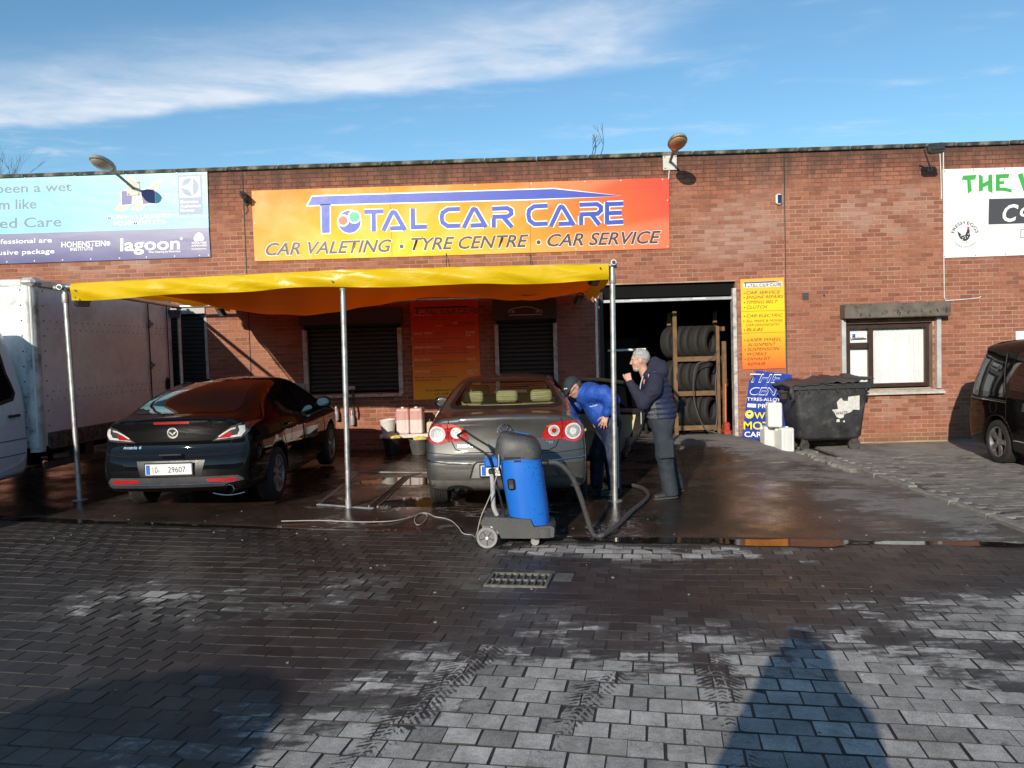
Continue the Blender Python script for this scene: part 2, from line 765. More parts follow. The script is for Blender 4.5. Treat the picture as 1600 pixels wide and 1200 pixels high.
def wet_nodes(t, b, dry_field, wet_c, dry_c, fine=1.0, joint=None, rough=(.36, .56, .92), flow=1.0):
    """wet and dry patches: dry_field > 0 is dry; the wet film darkens the surface and makes it glossy"""
    p = t.pos()
    n1 = t.noise(p, .9, 6, .62, .4)
    px, py, pz = t.xyz(p)
    st = t.noise(t.comb(t.m('MULTIPLY', px, .45), t.m('MULTIPLY', py, 1.9), 0.0), 4.2, 8, .72, .8)
    gr = t.noise(p, 55, 3, .7)
    fn = t.noise(p, 19, 5, .7)
    f = t.m('ADD', dry_field, t.m('MULTIPLY', t.m('SUBTRACT', n1, .5), 2.9))
    f = t.m('ADD', f, t.m('MULTIPLY', t.m('SUBTRACT', st, .5), 2.3 * fine))
    f = t.m('ADD', f, t.m('MULTIPLY', t.m('SUBTRACT', fn, .5), .75 * fine))
    damp = t.ss(f, -.75, .30)                     # damp but no longer wet
    dry = t.m('MULTIPLY', t.ss(f, -.10, .26), t.lin(fn, .25, .6, .78, 1.0))
    grain = t.noise(p, 210, 2, .6)
    speck = t.lin(grain, .3, .7, .58, 1.42)
    base = t.mix(t.m('MULTIPLY', damp, .24), wet_c, dry_c)
    base = t.mix(dry, base, dry_c)
    base = t.mix(1.0, base, t.comb(speck, speck, speck), 'MULTIPLY')
    rgh = t.mix(damp, t.comb(t.lin(t.noise(p, 1.7, 4, .6), .35, .65, rough[0], rough[1]), 0., 0.), (.66, 0, 0))
    rgh = t.mix(dry, rgh, (rough[2], 0, 0))
    r = t.xyz(rgh)[0]
    t.put(b.inputs['Roughness'], r)
    h = t.m('ADD', t.m('MULTIPLY', grain, .6), t.m('MULTIPLY', gr, .8))
    t.put(b.inputs['Normal'], t.bump(h, t.lin(dry, 0., 1., flow * .5, .75), .003))
    return base, dry


def track(t, p, a, c, width=.11):
    """tread print of a tyre that rolled from a to c: returns a 0..1 wet mark"""
    px, py, _ = t.xyz(p)
    ax, ay = a
    L = math.hypot(c[0] - ax, c[1] - ay)
    ux, uy = (c[0] - ax) / L, (c[1] - ay) / L
    dx, dy = t.m('SUBTRACT', px, ax), t.m('SUBTRACT', py, ay)
    s = t.m('ADD', t.m('MULTIPLY', dx, ux), t.m('MULTIPLY', dy, uy))
    d = t.m('ADD', t.m('MULTIPLY', dx, -uy), t.m('MULTIPLY', dy, ux))
    d = t.m('ADD', d, t.m('MULTIPLY', t.m('SUBTRACT', t.noise(p, 2.5, 2), .5), .06))
    ad = t.m('ABSOLUTE', d)
    inb = t.m('MULTIPLY', t.ss(ad, width * 1.15, width * .4), t.ss(t.noise(p, 4.1, 5, .7), .26, .56))
    chev = t.m('SINE', t.m('ADD', t.m('MULTIPLY', s, 150.), t.m('MULTIPLY', ad, 130.)))
    chev = t.ss(t.m('ADD', chev, t.m('MULTIPLY', t.m('SUBTRACT', t.noise(p, 17, 6, .8), .5), 8.5)), -1.3, 1.3)
    rib = t.ss(t.m('ABSOLUTE', t.m('SUBTRACT', ad, .028)), .003, .007)
    inl = t.m('MULTIPLY', t.ss(s, -.15, .1), t.ss(s, L + .1, L - .15))
    mk = t.m('MULTIPLY', t.m('MULTIPLY', inb, t.m('MULTIPLY', chev, rib)), inl)
    return mk


# --- paving material
m_paver, t, b = mat_new('yard_paver')
p = t.pos()
px, py, pz = t.xyz(p)
rn = t.rnd()
fld = t.m('SUBTRACT', 1.50, t.m('MULTIPLY', t.m('SUBTRACT', py, 3.0), .90))            # dry towards the photographer
fld = t.m('SUBTRACT', fld, t.m('MULTIPLY', t.ss(px, .1, -2.4), 1.7))
fld = t.m('MAXIMUM', fld, -.86)
strip = t.m('MULTIPLY', t.ss(t.m('ABSOLUTE', t.m('SUBTRACT', t.m('ADD', py, t.m('MULTIPLY', px, .19)), 6.98)), .42, .1),
            t.m('MULTIPLY', t.ss(px, -1.0, .3), t.ss(px, 2.9, 1.8)))
fld = t.m('ADD', fld, t.m('MULTIPLY', strip, 1.15))
sp2 = t.m('MULTIPLY', t.ss(t.m('ABSOLUTE', t.m('SUBTRACT', py, 5.7)), .9, .2), t.m('MULTIPLY', t.ss(px, -3.9, -3.2), t.ss(px, -.7, -1.6)))
fld = t.m('ADD', fld, t.m('MULTIPLY', sp2, .75))
sp3 = t.m('MULTIPLY', t.ss(t.m('ABSOLUTE', t.m('SUBTRACT', py, 5.1)), .7, .2), t.ss(px, 2.0, 3.0))
fld = t.m('ADD', fld, t.m('MULTIPLY', sp3, .65))
fld = t.m('ADD', fld, t.m('MULTIPLY', t.m('SUBTRACT', rn, .60), .30))
for (a, c, w_) in (((-1.0, 2.9), (-.25, 4.75), .14), ((-.22, 2.9), (.42, 4.25), .12), ((.84, 2.9), (1.02, 4.4), .13)):
    fld = t.m('SUBTRACT', fld, t.m('MULTIPLY', track(t, p, a, c, w_), 1.05))
tone = t.lin(rn, 0, 1, .66, 1.26)
wet_c = t.mix(t.noise(p, .6, 3), (.026, .024, .023), (.042, .031, .025))
wet_c = t.mix(1.0, wet_c, t.comb(tone, tone, tone), 'MULTIPLY')
dry_c = t.mix(t.ss(t.noise(p, 2.7, 5, .7), .3, .7), (.29, .268, .24), (.43, .40, .365))
mo_ = t.lin(t.noise(p, 11, 7, .78), .3, .7, .66, 1.22)
dry_c = t.mix(1.0, dry_c, t.comb(mo_, mo_, mo_), 'MULTIPLY')
dry_c = t.mix(1.0, dry_c, t.comb(tone, tone, tone), 'MULTIPLY')
base, dry = wet_nodes(t, b, fld, wet_c, dry_c)
st = t.m('MULTIPLY', t.ss(t.noise(p, 2.6, 7, .75, 1.0), .56, .70), .72)
base = t.mix(st, base, (.030, .027, .024))
t.put(b.inputs['Base Color'], base)
b.inputs['Specular IOR Level'].default_value = .4

m_joint = surf('joint_dirt', (.022, .019, .016), .7, var=.4, scale=8, bump=.6, bscale=60)

# --- ground sheet to the horizon
mb = MB()
mb.add([(-400, -400, -.03), (400, -400, -.03), (400, 400, -.03), (-400, 400, -.03)], [(0, 1, 2, 3)])
ground = tag(mb.build('ground', m_joint, smooth=0), kind='structure')

# --- pavers laid in running bond
yard = bpy.data.objects.new('paved_yard', None)
COL.objects.link(yard)
tag(yard, kind='structure')
PW, PD, GAP = .172, .150, .0045


def paver_shape(w, d, hgt=.035, ch=.0032):
    hx, hy = w / 2, d / 2
    vs = [(sx * hx, sy * hy, -hgt) for sx, sy in ((-1, -1), (1, -1), (1, 1), (-1, 1))]
    vs += [(sx * hx, sy * hy, -ch) for sx, sy in ((-1, -1), (1, -1), (1, 1), (-1, 1))]
    vs += [(sx * (hx - ch), sy * (hy - ch), 0) for sx, sy in ((-1, -1), (1, -1), (1, 1), (-1, 1))]
    fs = [(8, 9, 10, 11)]
    for k in (0, 4):
        fs += [(k + i, k + (i + 1) % 4, k + 4 + (i + 1) % 4, k + 4 + i) for i in range(4)]
    return vs, fs


PV, PF = paver_shape(PW - GAP, PD - GAP)


def two_tone(me, top, side):
    """worn top face, dirt-filled edges"""
    me.materials.clear()
    me.materials.append(top)
    me.materials.append(side)
    nf = len(me.polygons)
    me.polygons.foreach_set('material_index', [0 if i % 9 == 0 else 1 for i in range(nf)])
    return me


m_bed = surf('joint_sand', (.030, .026, .021), .6, var=.45, scale=7, bump=.7, bscale=90)
pm = two_tone(MB().add(PV, PF).mesh('paver', 0, False), m_paver, m_bed)
spots = []
rp = random.Random(3)
for j in range(-14, 66):
    for i in range(-62, 62):
        u = (i + (.5 if j % 2 else 0) + rp.uniform(-.03, .03)) * PW
        v = j * PD
        q = RU * u + RV * v
        x, y = q.x, q.y
        if y < 1.9 or x < -8.2 or x > 7.6 or y > edge_y(x) + .1 or abs(x) > 1.2 + y * .92:
            continue
        if -.40 < x < .17 and 5.80 < y < 6.25:
            continue
        dip = .010 * math.sin(x * 1.3 + 1) * math.sin(y * 1.7) + .006 * math.sin(x * 3.1 + y * 2.3)
        dip -= .022 * math.exp(-((x + 2.3) ** 2 / .25 + (y - 5.45) ** 2 / .12))
        spots.append((x, y, tilt(x, y) + dip - .014 + rp.uniform(-.0018, .0018), rp.uniform(-.007, .007), rp.uniform(-.007, .007), rp.uniform(-.015, .015)))


def dipf(x, y):
    return tilt(x, y) + .010 * math.sin(x * 1.3 + 1) * math.sin(y * 1.7) + .006 * math.sin(x * 3.1 + y * 2.3) - .022 * math.exp(-((x + 2.3) ** 2 / .25 + (y - 5.45) ** 2 / .12))


P = [[(-8.2 + .1 * i, 1.8 + .08 * j, dipf(-8.2 + .1 * i, 1.8 + .08 * j) - .0176) for j in range(96)] for i in range(160)]
MB().grid(P).build('joint_bed', m_bed, yard, smooth=60)
spots.sort(key=lambda s: s[1] + .25 * abs(s[0]))
vis = [s for s in spots if s[1] > 3.0 and abs(s[0]) < .68 * s[1]]
single = set(id(s) for s in vis[:300])
rest = MB()
for s in spots:
    M = tr(s[0], s[1], s[2]) @ Matrix.Rotation(ROW + s[5], 4, 'Z') @ Matrix.Rotation(s[3], 4, 'X') @ Matrix.Rotation(s[4], 4, 'Y')
    if id(s) in single:
        o = link('paver', pm, None, yard)
        o.matrix_local = M
    else:
        rest.add(PV, PF, M)
two_tone(tag(rest.build('paver_field', m_paver, yard, smooth=0, fix=False), kind='stuff').data, m_paver, m_bed)

# --- concrete forecourt
m_slab, t, b = mat_new('forecourt_concrete')
p = t.pos()
px, py, pz = t.xyz(p)
fld = t.m('SUBTRACT', t.m('MULTIPLY', t.ss(px, 1.9, 4.3), 1.05), .72)
fld = t.m('SUBTRACT', fld, t.m('MULTIPLY', t.ss(py, 10.5, 8.0), .25))
fld = t.m('ADD', fld, t.m('MULTIPLY', t.ss(py, 11.8, 13.2), t.m('MULTIPLY', t.ss(px, 1.0, 2.4), .55)))
wet_c = t.mix(t.ss(t.noise(p, .8, 4), .35, .65), (.016, .014, .012), (.048, .029, .020))
dry_c = t.mix(t.noise(p, 2.5, 5), (.13, .115, .10), (.26, .24, .22))
base, dry = wet_nodes(t, b, fld, wet_c, dry_c, rough=(.07, .42, .88), flow=.8)
fr_ = t.m('ABSOLUTE', t.m('SUBTRACT', t.noise(p, 2.1, 5, .62, 1.2), .5))
fm_ = t.m('MULTIPLY', t.ss(fr_, .022, .006), t.ss(t.noise(p, 1.1, 3), .48, .62))
fm_ = t.m('MULTIPLY', fm_, t.m('MULTIPLY', t.ss(px, -3.2, -2.4), t.ss(px, 1.6, .6)))
st = t.ss(t.noise(p, 1.3, 6, .7, .8), .56, .7)
base = t.mix(t.m('MULTIPLY', st, .6), base, (.018, .015, .013))
base = t.mix(t.m('MULTIPLY', fm_, .8), base, (.42, .40, .37))
t.put(b.inputs['Base Color'], base)
mb = MB()
xs = [-12 + .3 * i for i in range(int(16.5 / .3) + 1)]
NV = 44
P = []
for x in xs:
    ye = edge_y(x)
    row = [(x, ye - .03, -.04), (x, ye - .025, tilt(x, ye) - .016), (x, ye + .004, tilt(x, ye) - .0075)]
    for k in range(NV + 1):
        y = ye + .012 + (WALL_Y + .25 - ye) * k / NV
        q_ = sstep(0, .45, y - ye)
        row.append((x, y, (tilt(x, y) - .006) * (1 - q_) + gz(x, y) * q_))
    P.append(row)
mb.grid(P)
k = len(mb.v)
slab = tag(mb.build('forecourt_slab', m_slab, smooth=40), kind='structure')

# standing water along the forecourt edge and in a sunk patch of the paving
m_water, t, b = mat_new('standing_water')
p = t.pos()
t.put(b.inputs['Base Color'], t.mix(t.noise(p, 3, 4), (.010, .008, .006), (.022, .016, .011)))
b.inputs['Roughness'].default_value = .03
b.inputs['IOR'].default_value = 1.33
b.inputs['Specular IOR Level'].default_value = .9
t.put(b.inputs['Normal'], t.bump(t.noise(p, 22, 3, .6), .05, .004))


def puddle(cx, cy, a, bb, ang, seed, z=-.004, follow=False):
    rr = random.Random(seed)
    ph = [rr.uniform(0, 6.28) for _ in range(4)]
    pts = []
    for i in range(48):
        th = 2 * math.pi * i / 48
        r = 1 + .16 * math.sin(2 * th + ph[0]) + .13 * math.sin(3 * th + ph[1]) + .09 * math.sin(5 * th + ph[2]) + .06 * math.sin(9 * th + ph[3])
        u, v = a * r * math.cos(th), bb * r * math.sin(th)
        x_, y_ = cx + u * math.cos(ang) - v * math.sin(ang), cy + u * math.sin(ang) + v * math.cos(ang)
        pts.append((x_, y_, z + (gz(x_, y_) if follow else tilt(x_, y_))))
    mb = MB()
    mb.add([(cx, cy, z + (gz(cx, cy) if follow else tilt(cx, cy)))] + pts, [(0, 1 + i, 1 + (i + 1) % 48) for i in range(48)])
    tag(mb.build('puddle', m_water, smooth=0), kind='structure')


for (x, off, a, bb, sd, z) in ((1.15, -.16, .62, .12, 1, -.003), (2.35, -.17, .75, .13, 2, -.004), (3.75, -.12, .70, .09, 3, -.003),
                               (-3.7, -.12, 1.0, .07, 4, -.003), (-5.4, -.10, .8, .09, 5, -.004)):
    puddle(x, edge_y(x) + off, a, bb, ROW, sd, z)
for (x, y, a, bb, sd) in ((-1.35, 9.0, .42, .28, 11), (-1.75, 10.4, .5, .3, 12)):
    puddle(x, y, a, bb, .1, sd, .003, True)

# --- paved strip on the right with its concrete apron
m_sidepav, t, b = mat_new('side_paver')
p = t.pos()
rn = t.rnd()
tone = t.lin(rn, 0, 1, .75, 1.2)
fld = t.m('SUBTRACT', t.lin(rn, 0, 1, .35, .8), t.m('MULTIPLY', t.ss(t.xyz(p)[0], 5.6, 8.), .25))
base, dry = wet_nodes(t, b, fld, (.035, .030, .026), t.mix(1.0, (.20, .185, .165), t.comb(tone, tone, tone), 'MULTIPLY'), rough=(.3, .5, .9))
t.put(b.inputs['Base Color'], base)
side = bpy.data.objects.new('side_pavement', None)
COL.objects.link(side)
tag(side, kind='structure')
SV, SF = paver_shape(.20 - GAP, .125 - GAP)
sm = MB().add(SV, SF).mesh('paver', 0)
sm.materials.append(m_sidepav)
rest = MB()
cand = []
for j in range(0, 62):
    for i in range(0, 40):
        x = 4.72 + (i + (.5 if j % 2 else 0)) * .20 + .1
        y = 5.0 + j * .125
        if y > 12.0 or x > 11.5 or y < 5.6:
            continue
        cand.append((x, y, .014 + .012 * math.sin(x * 1.9) * math.sin(y * 1.3) + rp.uniform(-.003, .003), rp.uniform(-.03, .03), rp.uniform(-.02, .02)))
ns = 0
for s in cand:
    M = tr(s[0], s[1], s[2]) @ Matrix.Rotation(s[3], 4, 'X') @ Matrix.Rotation(s[4], 4, 'Y')
    if ns < 200 and s[0] < .63 * s[1] and s[1] < 10.4:
        link('paver', sm, None, side).matrix_local = M
        ns += 1
    else:
        rest.add(SV, SF, M)
tag(rest.build('paver_field', m_sidepav, side, smooth=0, fix=False), kind='stuff')
m_apron = surf('apron_concrete', (.24, .215, .185), .9, var=.25, scale=2.2, bump=.5, bscale=70, dirt=((.07, .06, .045), .5, 1.3))
mb = MB()
for (x0, x1) in ((4.95, 7.35), (7.37, 9.8), (9.82, 12)):
    mb.box(((x0 + x1) / 2, 12.80, -.04), (x1 - x0, 1.52, .11), .008)
tag(mb.build('concrete_apron', m_apron), kind='structure')
# kerb stones and the broken edge beside the forecourt
m_kerb = surf('kerb_concrete', (.25, .235, .21), .88, var=.25, scale=3, bump=.5, bscale=50, dirt=((.06, .05, .04), .6, 3))
kerb = bpy.data.objects.new('edging_kerb', None)
COL.objects.link(kerb)
tag(kerb, kind='structure')
y = 5.6
while y < 12.6:
    L = rp.uniform(.5, .92)
    o = MB().box((0, L / 2, 0), (.11, L - .012, .16), .012).build('kerb_stone', m_kerb, kerb)
    o.location = (4.60 + rp.uniform(-.012, .012), y, -.035 + rp.uniform(-.012, .012))
    o.rotation_euler = (rp.uniform(-.02, .02), rp.uniform(-.05, .05), rp.uniform(-.02, .02))
    y += L
y = 10.6
for k in range(9):
    o = MB().box((0, 0, 0), (.17, .2, .1), .02).build('loose_sett', m_kerb, kerb)
    o.location = (4.42 + .03 * math.sin(k * 2.1), y + k * .22, .01 + rp.uniform(-.01, .02))
    o.rotation_euler = (rp.uniform(-.1, .1), rp.uniform(-.15, .15), rp.uniform(-.4, .4))
# gutter between kerb and forecourt
mb = MB()
mb.box((4.515, 9.2, -.055), (.05, 7.4, .06), 0)
tag(mb.build('gutter', surf('gutter_dirt', (.05, .043, .035), .8, var=.4, scale=6, bump=.8, bscale=40)), kind='structure')

# grit and scraps lying on the yard
m_grit = surf('grit', (.20, .18, .16), .9, var=.5, scale=3)
mb = MB()
rg_ = random.Random(21)
for k in range(110):
    x_, y_ = rg_.uniform(-5.5, 5.2), rg_.uniform(2.9, 8.6)
    if y_ > edge_y(x_) - .05:
        z_ = gz(x_, y_) + .002
    else:
        z_ = dipf(x_, y_) - .010
    r_ = rg_.uniform(.003, .009) * (1.6 if rg_.random() < .08 else 1)
    mb.box((0, 0, 0), (r_ * 2, r_ * rg_.uniform(1.2, 3), r_), 0, tr(x_, y_, z_) @ Matrix.Rotation(rg_.uniform(0, 3), 4, 'Z') @ Matrix.Rotation(rg_.uniform(-.4, .4), 4, 'X'))
tag(mb.build('grit', m_grit, smooth=0), 'scattered grit and scraps on the paving', 'grit', kind='stuff')

# ---------------------------------------------------------------- brick building
BX0, BX1, BTOP = -11.5, 11.5, 5.12
BRW, BRH = .2255, .0745
OPEN = [(1.30, 3.68, -.1, 2.92), (-7.05, -5.68, -.1, 2.79), (-3.95, -2.22, 1.12, 2.36), (-.53, .52, 1.12, 2.36), (5.56, 7.08, .95, 2.14)]
m_brick, t, b = mat_new('red_brick')
p = t.pos()
px, py, pz = t.xyz(p)
rn = t.rnd()
c = t.ramp(rn, [(0.0, (.220, .079, .050)), (.3, (.282, .103, .063)), (.6, (.312, .119, .073)), (.85, (.345, .139, .087)), (1.0, (.258, .105, .072))])
mot = t.noise(p, 16, 4, .65)
mv = t.lin(mot, .3, .7, .80, 1.18)
c = t.mix(1.0, c, t.comb(mv, mv, mv), 'MULTIPLY')
# lime bloom in pale patches
bl = t.noise(p, 1.1, 5, .65)


def blob(cx, cz, rx, rz):
    a = t.m('DIVIDE', t.m('SUBTRACT', px, cx), rx)
    d = t.m('DIVIDE', t.m('SUBTRACT', pz, cz), rz)
    return t.ss(t.m('ADD', t.m('MULTIPLY', a, a), t.m('MULTIPLY', d, d)), 1.2, .25)


bloom = t.m('MAXIMUM', t.m('MAXIMUM', blob(6.3, 4.05, 1.0, .50), blob(3.7, 3.75, .9, .62)), t.m('MAXIMUM', blob(-7.5, 3.55, 1.4, .16), blob(6.7, .72, .9, .35)))
bloom = t.m('MULTIPLY', bloom, t.ss(t.m('ADD', bl, t.m('MULTIPLY', t.m('SUBTRACT', rn, .5), .25)), .34, .70))
c = t.mix(t.m('MULTIPLY', bloom, .42), c, (.42, .32, .27))
gb = t.m('MULTIPLY', t.ss(t.noise(p, .7, 4), .5, .75), .22)
c = t.mix(gb, c, (.42, .25, .18))
# soot and moss washed down from the coping, damp algae at the foot
soot = t.m('MULTIPLY', t.ss(t.m('ADD', pz, t.m('MULTIPLY', t.m('SUBTRACT', t.noise(t.comb(px, 0.0, t.m('MULTIPLY', pz, .25)), 3.2, 5, .7), .5), 1.5)), 4.45, 5.2), .78)
c = t.mix(soot, c, (.050, .032, .026))
foot = t.m('MULTIPLY', t.ss(t.m('ADD', pz, t.m('MULTIPLY', t.m('SUBTRACT', bl, .5), .5)), .28, .02), .5)
c = t.mix(foot, c, (.16, .11, .055))
t.put(b.inputs['Base Color'], c)
b.inputs['Roughness'].default_value = .88
b.inputs['Specular IOR Level'].default_value = .3
t.put(b.inputs['Normal'], t.bump(t.m('ADD', t.noise(p, 90, 3), t.noise(p, 300, 2)), .5, .003))

m_mortar, t, b = mat_new('lime_mortar')
p = t.pos()
px, py, pz = t.xyz(p)
c = t.mix(t.ss(t.noise(p, 1.3, 4), .35, .65), (.27, .18, .12), (.42, .31, .22))
soot = t.m('MULTIPLY', t.ss(t.m('ADD', pz, t.m('MULTIPLY', t.m('SUBTRACT', t.noise(t.comb(px, 0.0, 0.0), 2.2, 5, .7), .5), 1.0)), 4.05, 4.85), .92)
c = t.mix(soot, c, (.030, .024, .020))
t.put(b.inputs['Base Color'], c)
b.inputs['Roughness'].default_value = .95
t.put(b.inputs['Normal'], t.bump(t.noise(p, 120, 3), .5, .003))

bld = thing('brick_building', 'long single-storey red brick workshop building with a stone coping', 'building', (0, WALL_Y, 0))
# core of the wall: mortar-coloured backing with the openings left free
xsb = sorted({BX0, BX1} | {o[0] for o in OPEN} | {o[1] for o in OPEN})
core = MB()
YB = -.010
for xa, xb in zip(xsb[:-1], xsb[1:]):
    zs = [(-.1, BTOP)]
    for (a, bb, z0, z1) in OPEN:
        if a < (xa + xb) / 2 < bb:
            zs = [(q0, q1) for q0, q1 in ((-.1, z0), (z1, BTOP)) if q1 - q0 > .01]
    for (q0, q1) in zs:
        core.box(((xa + xb) / 2, YB + .14, (q0 + q1) / 2), (xb - xa, .27, q1 - q0))
wall = core.build('wall', m_mortar, bld, smooth=0)
# bricks in stretcher bond
BRV, BRF = None, None


def brick_geo(w, h=BRH - .010, d=.06, e=.0022):
    hx, hz = w / 2, h / 2
    vs = [(sx * hx, d, sz * hz) for sx, sz in ((-1, -1), (1, -1), (1, 1), (-1, 1))]
    vs += [(sx * hx, e, sz * hz) for sx, sz in ((-1, -1), (1, -1), (1, 1), (-1, 1))]
    vs += [(sx * (hx - e), 0, sz * (hz - e)) for sx, sz in ((-1, -1), (1, -1), (1, 1), (-1, 1))]
    fs = [(8, 9, 10, 11)]
    for k in (0, 4):
        fs += [(k + i, k + (i + 1) % 4, k + 4 + (i + 1) % 4, k + 4 + i) for i in range(4)]
    return vs, fs


bmesh_full = MB().add(*brick_geo(BRW - .010)).mesh('brick', 0)
bmesh_full.materials.append(m_brick)
rb = random.Random(5)
brest = MB()
nsingle = 0
JX = [-4.915, 4.55]        # movement joints
for j in range(int(BTOP / BRH)):
    zc = .035 + j * BRH
    zz = zc + BRH / 2
    if zz + BRH / 2 > BTOP:
        break
    i0 = BX0 + (BRW / 2 if j % 2 else 0)
    x = i0
    while x < BX1:
        segs = [(x + .005, x + BRW - .005)]
        for (a, bb, q0, q1) in OPEN + [(jx - .008, jx + .008, 0, 9) for jx in JX]:
            if q0 < zz < q1:
                ns_ = []
                for (s0, s1) in segs:
                    if s1 <= a or s0 >= bb:
                        ns_.append((s0, s1))
                    else:
                        if s0 < a - .02:
                            ns_.append((s0, a - .003))
                        if s1 > bb + .02:
                            ns_.append((bb + .003, s1))
                segs = ns_
        for (s0, s1) in segs:
            yy = -.009 + rb.uniform(-.0018, .0018)
            cx = (s0 + s1) / 2
            dz = rb.uniform(-.001, .001)
            if s1 - s0 > BRW - .012 and nsingle < 300 and 4.6 < cx < 8.7 and zc < 2.9 and not (4.2 < cx < 5.45 and zc < 1.2):
                o = link('brick', bmesh_full, None, wall)
                o.location = (cx, yy, zz + dz)
                nsingle += 1
            else:
                vs, fs = brick_geo(s1 - s0)
                brest.add([(v[0] + cx, v[1] + yy, v[2] + zz + dz) for v in vs], fs)
        x += BRW
tag(brest.build('brick_field', m_brick, wall, smooth=0, fix=False), kind='stuff')
# dark movement joints
for jx in JX:
    MB().box((jx, -.004, 2.55), (.015, .010, 5.0)).build('movement_joint', surf('joint_mastic', (.03, .022, .018), .8), bld, smooth=0)
# coping stones
m_cope = surf('coping_concrete', (.165, .155, .135), .95, var=.45, scale=7, bump=.8, bscale=45, dirt=((.03, .03, .022), .75, 5))
x = BX0
cmesh = {}
while x < BX1:
    L = .905
    me = cmesh.setdefault(0, MB().box((L / 2 - .006, .13, .03), (L - .012, .38, .065), .010).mesh('coping_stone'))
    o = link('coping_stone', me, m_cope, bld)
    o.location = (x, rb.uniform(-.004, .004), BTOP + rb.uniform(-.003, .003))
    x += L
# shell behind the facade: end walls, roof, workshop interior
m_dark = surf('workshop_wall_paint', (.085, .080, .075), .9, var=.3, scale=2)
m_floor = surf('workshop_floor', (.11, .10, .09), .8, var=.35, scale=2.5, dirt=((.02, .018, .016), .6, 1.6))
mb = MB()
mb.box((0, 5.3, BTOP - .35), (BX1 - BX0, 10.0, .2))
mb.build('roof', surf('roof_felt', (.05, .05, .05), .95), bld, smooth=0)
mb = MB()
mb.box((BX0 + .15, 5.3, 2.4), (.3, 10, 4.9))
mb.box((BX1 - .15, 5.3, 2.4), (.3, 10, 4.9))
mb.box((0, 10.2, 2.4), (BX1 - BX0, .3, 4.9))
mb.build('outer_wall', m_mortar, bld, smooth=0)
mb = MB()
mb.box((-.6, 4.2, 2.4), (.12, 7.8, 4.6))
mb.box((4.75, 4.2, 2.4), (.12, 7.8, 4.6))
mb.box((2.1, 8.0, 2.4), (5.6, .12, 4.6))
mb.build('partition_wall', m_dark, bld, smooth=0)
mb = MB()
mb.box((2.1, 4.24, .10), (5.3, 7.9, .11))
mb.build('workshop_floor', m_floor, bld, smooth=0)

# --- roller doors, windows, shutters
m_galv = surf('galvanised_steel', (.42, .42, .41), .45, .75, var=.15, scale=9)
m_guide = surf('shutter_guide', (.48, .45, .42), .55, .1, var=.25, scale=12, dirt=((.10, .08, .06), .5, 9))
m_shut = surf('dark_shutter', (.018, .017, .017), .5, .2, var=.25, scale=5)
m_box = surf('shutter_box_brown', (.135, .110, .088), .6, .1, var=.22, scale=3, dirt=((.05, .04, .03), .5, 7))
m_slatgrey = surf('shutter_slat_grey', (.30, .29, .28), .5, .3, var=.2)
# workshop door: raised shutter in the head, bottom rail, guides
mb = MB().box((2.49, .16, 2.80), (2.36, .16, .23), .01)
mb.build('shutter_head', surf('shutter_head_black', (.008, .008, .008), .9, spec=.1), bld)
mb = MB().box((2.49, .05, 2.635), (2.34, .035, .055), .006)
sr = mb.build('shutter_bottom_rail', m_galv, bld)
for x_ in (1.95, 3.05):
    MB().box((x_, .028, 2.640), (.22, .012, .030), .002).build('warning_label', surf('label_white', (.7, .69, .66), .6), sr)
for x_ in (1.325, 3.655):
    MB().box((x_, .06, 1.47), (.065, .16, 2.66), .006).build('door_guide', m_guide if x_ > 2 else m_shut, bld)


def roller(x0, x1, z0, z1, pitch, mat, y=.07):
    r = bpy.data.objects.new('roller_shutter', None)
    COL.objects.link(r)
    r.parent = bld
    me = MB().prism([(y, 0), (y - .012, pitch * .25), (y - .012, pitch * .75), (y, pitch), (y + .01, pitch), (y + .01, 0)], x0, x1, 'yz').mesh('slat', 30)
    me.materials.append(mat)
    z = z0
    while z < z1 - .01:
        o = link('slat', me, None, r)
        o.location = (0, 0, z)
        z += pitch
    return r


r1 = roller(-7.0, -5.71, .18, 2.62, .076, m_shut)
MB().box((-6.35, .02, 2.71), (1.33, .10, .16), .008).build('shutter_box', m_slatgrey, r1)
MB().box((-5.69, .03, 1.35), (.05, .10, 2.5), .004).build('guide', m_guide, r1)
r2 = roller(-3.88, -2.28, 1.17, 2.34, .076, m_shut)
for x_ in (-3.92, -2.24):
    MB().box((x_, -.03, 1.70), (.075, .10, 1.17), .006).build('guide', m_guide, r2)
MB().box((-3.08, -.05, 1.10), (1.72, .13, .055), .008).build('sill', m_guide, r2)
MB().box((-3.08, -.07, 2.50), (1.80, .19, .29), .012).build('shutter_box', surf('shutter_box_dark', (.035, .028, .024), .6, var=.3), r2)
r3 = roller(-.49, .47, 1.17, 2.34, .076, m_shut)
for x_ in (-.53, .50):
    MB().box((x_, -.03, 1.70), (.07, .10, 1.17), .006).build('guide', m_guide, r3)
MB().box((-.02, -.05, 1.10), (1.15, .13, .055), .008).build('sill', m_guide, r3)
sb3 = MB().box((-.02, -.08, 2.53), (1.12, .21, .36), .012).build('shutter_box', surf('shutter_box_dark', (.035, .028, .024), .6, var=.3), r3)
m_fw = surf('faded_white_print', (.5, .48, .45), .7)
for pts_ in ([(795, 489), (796, 484), (802, 482), (810, 481), (818, 479), (830, 480), (838, 483), (846, 485), (847, 489)], [(800, 489), (800, 486), (803, 486), (803, 489)], [(838, 489), (838, 486), (842, 486), (842, 489)], [(796, 492.5), (847, 491)]):
    o_ = px_poly([stroke([Vector(q) for q in pts_], 1.3)], m_fw, None, WALL_Y - .185, .004, 'car_outline_print')
    o_.parent = sb3
    o_.location = (0, -WALL_Y, 0)
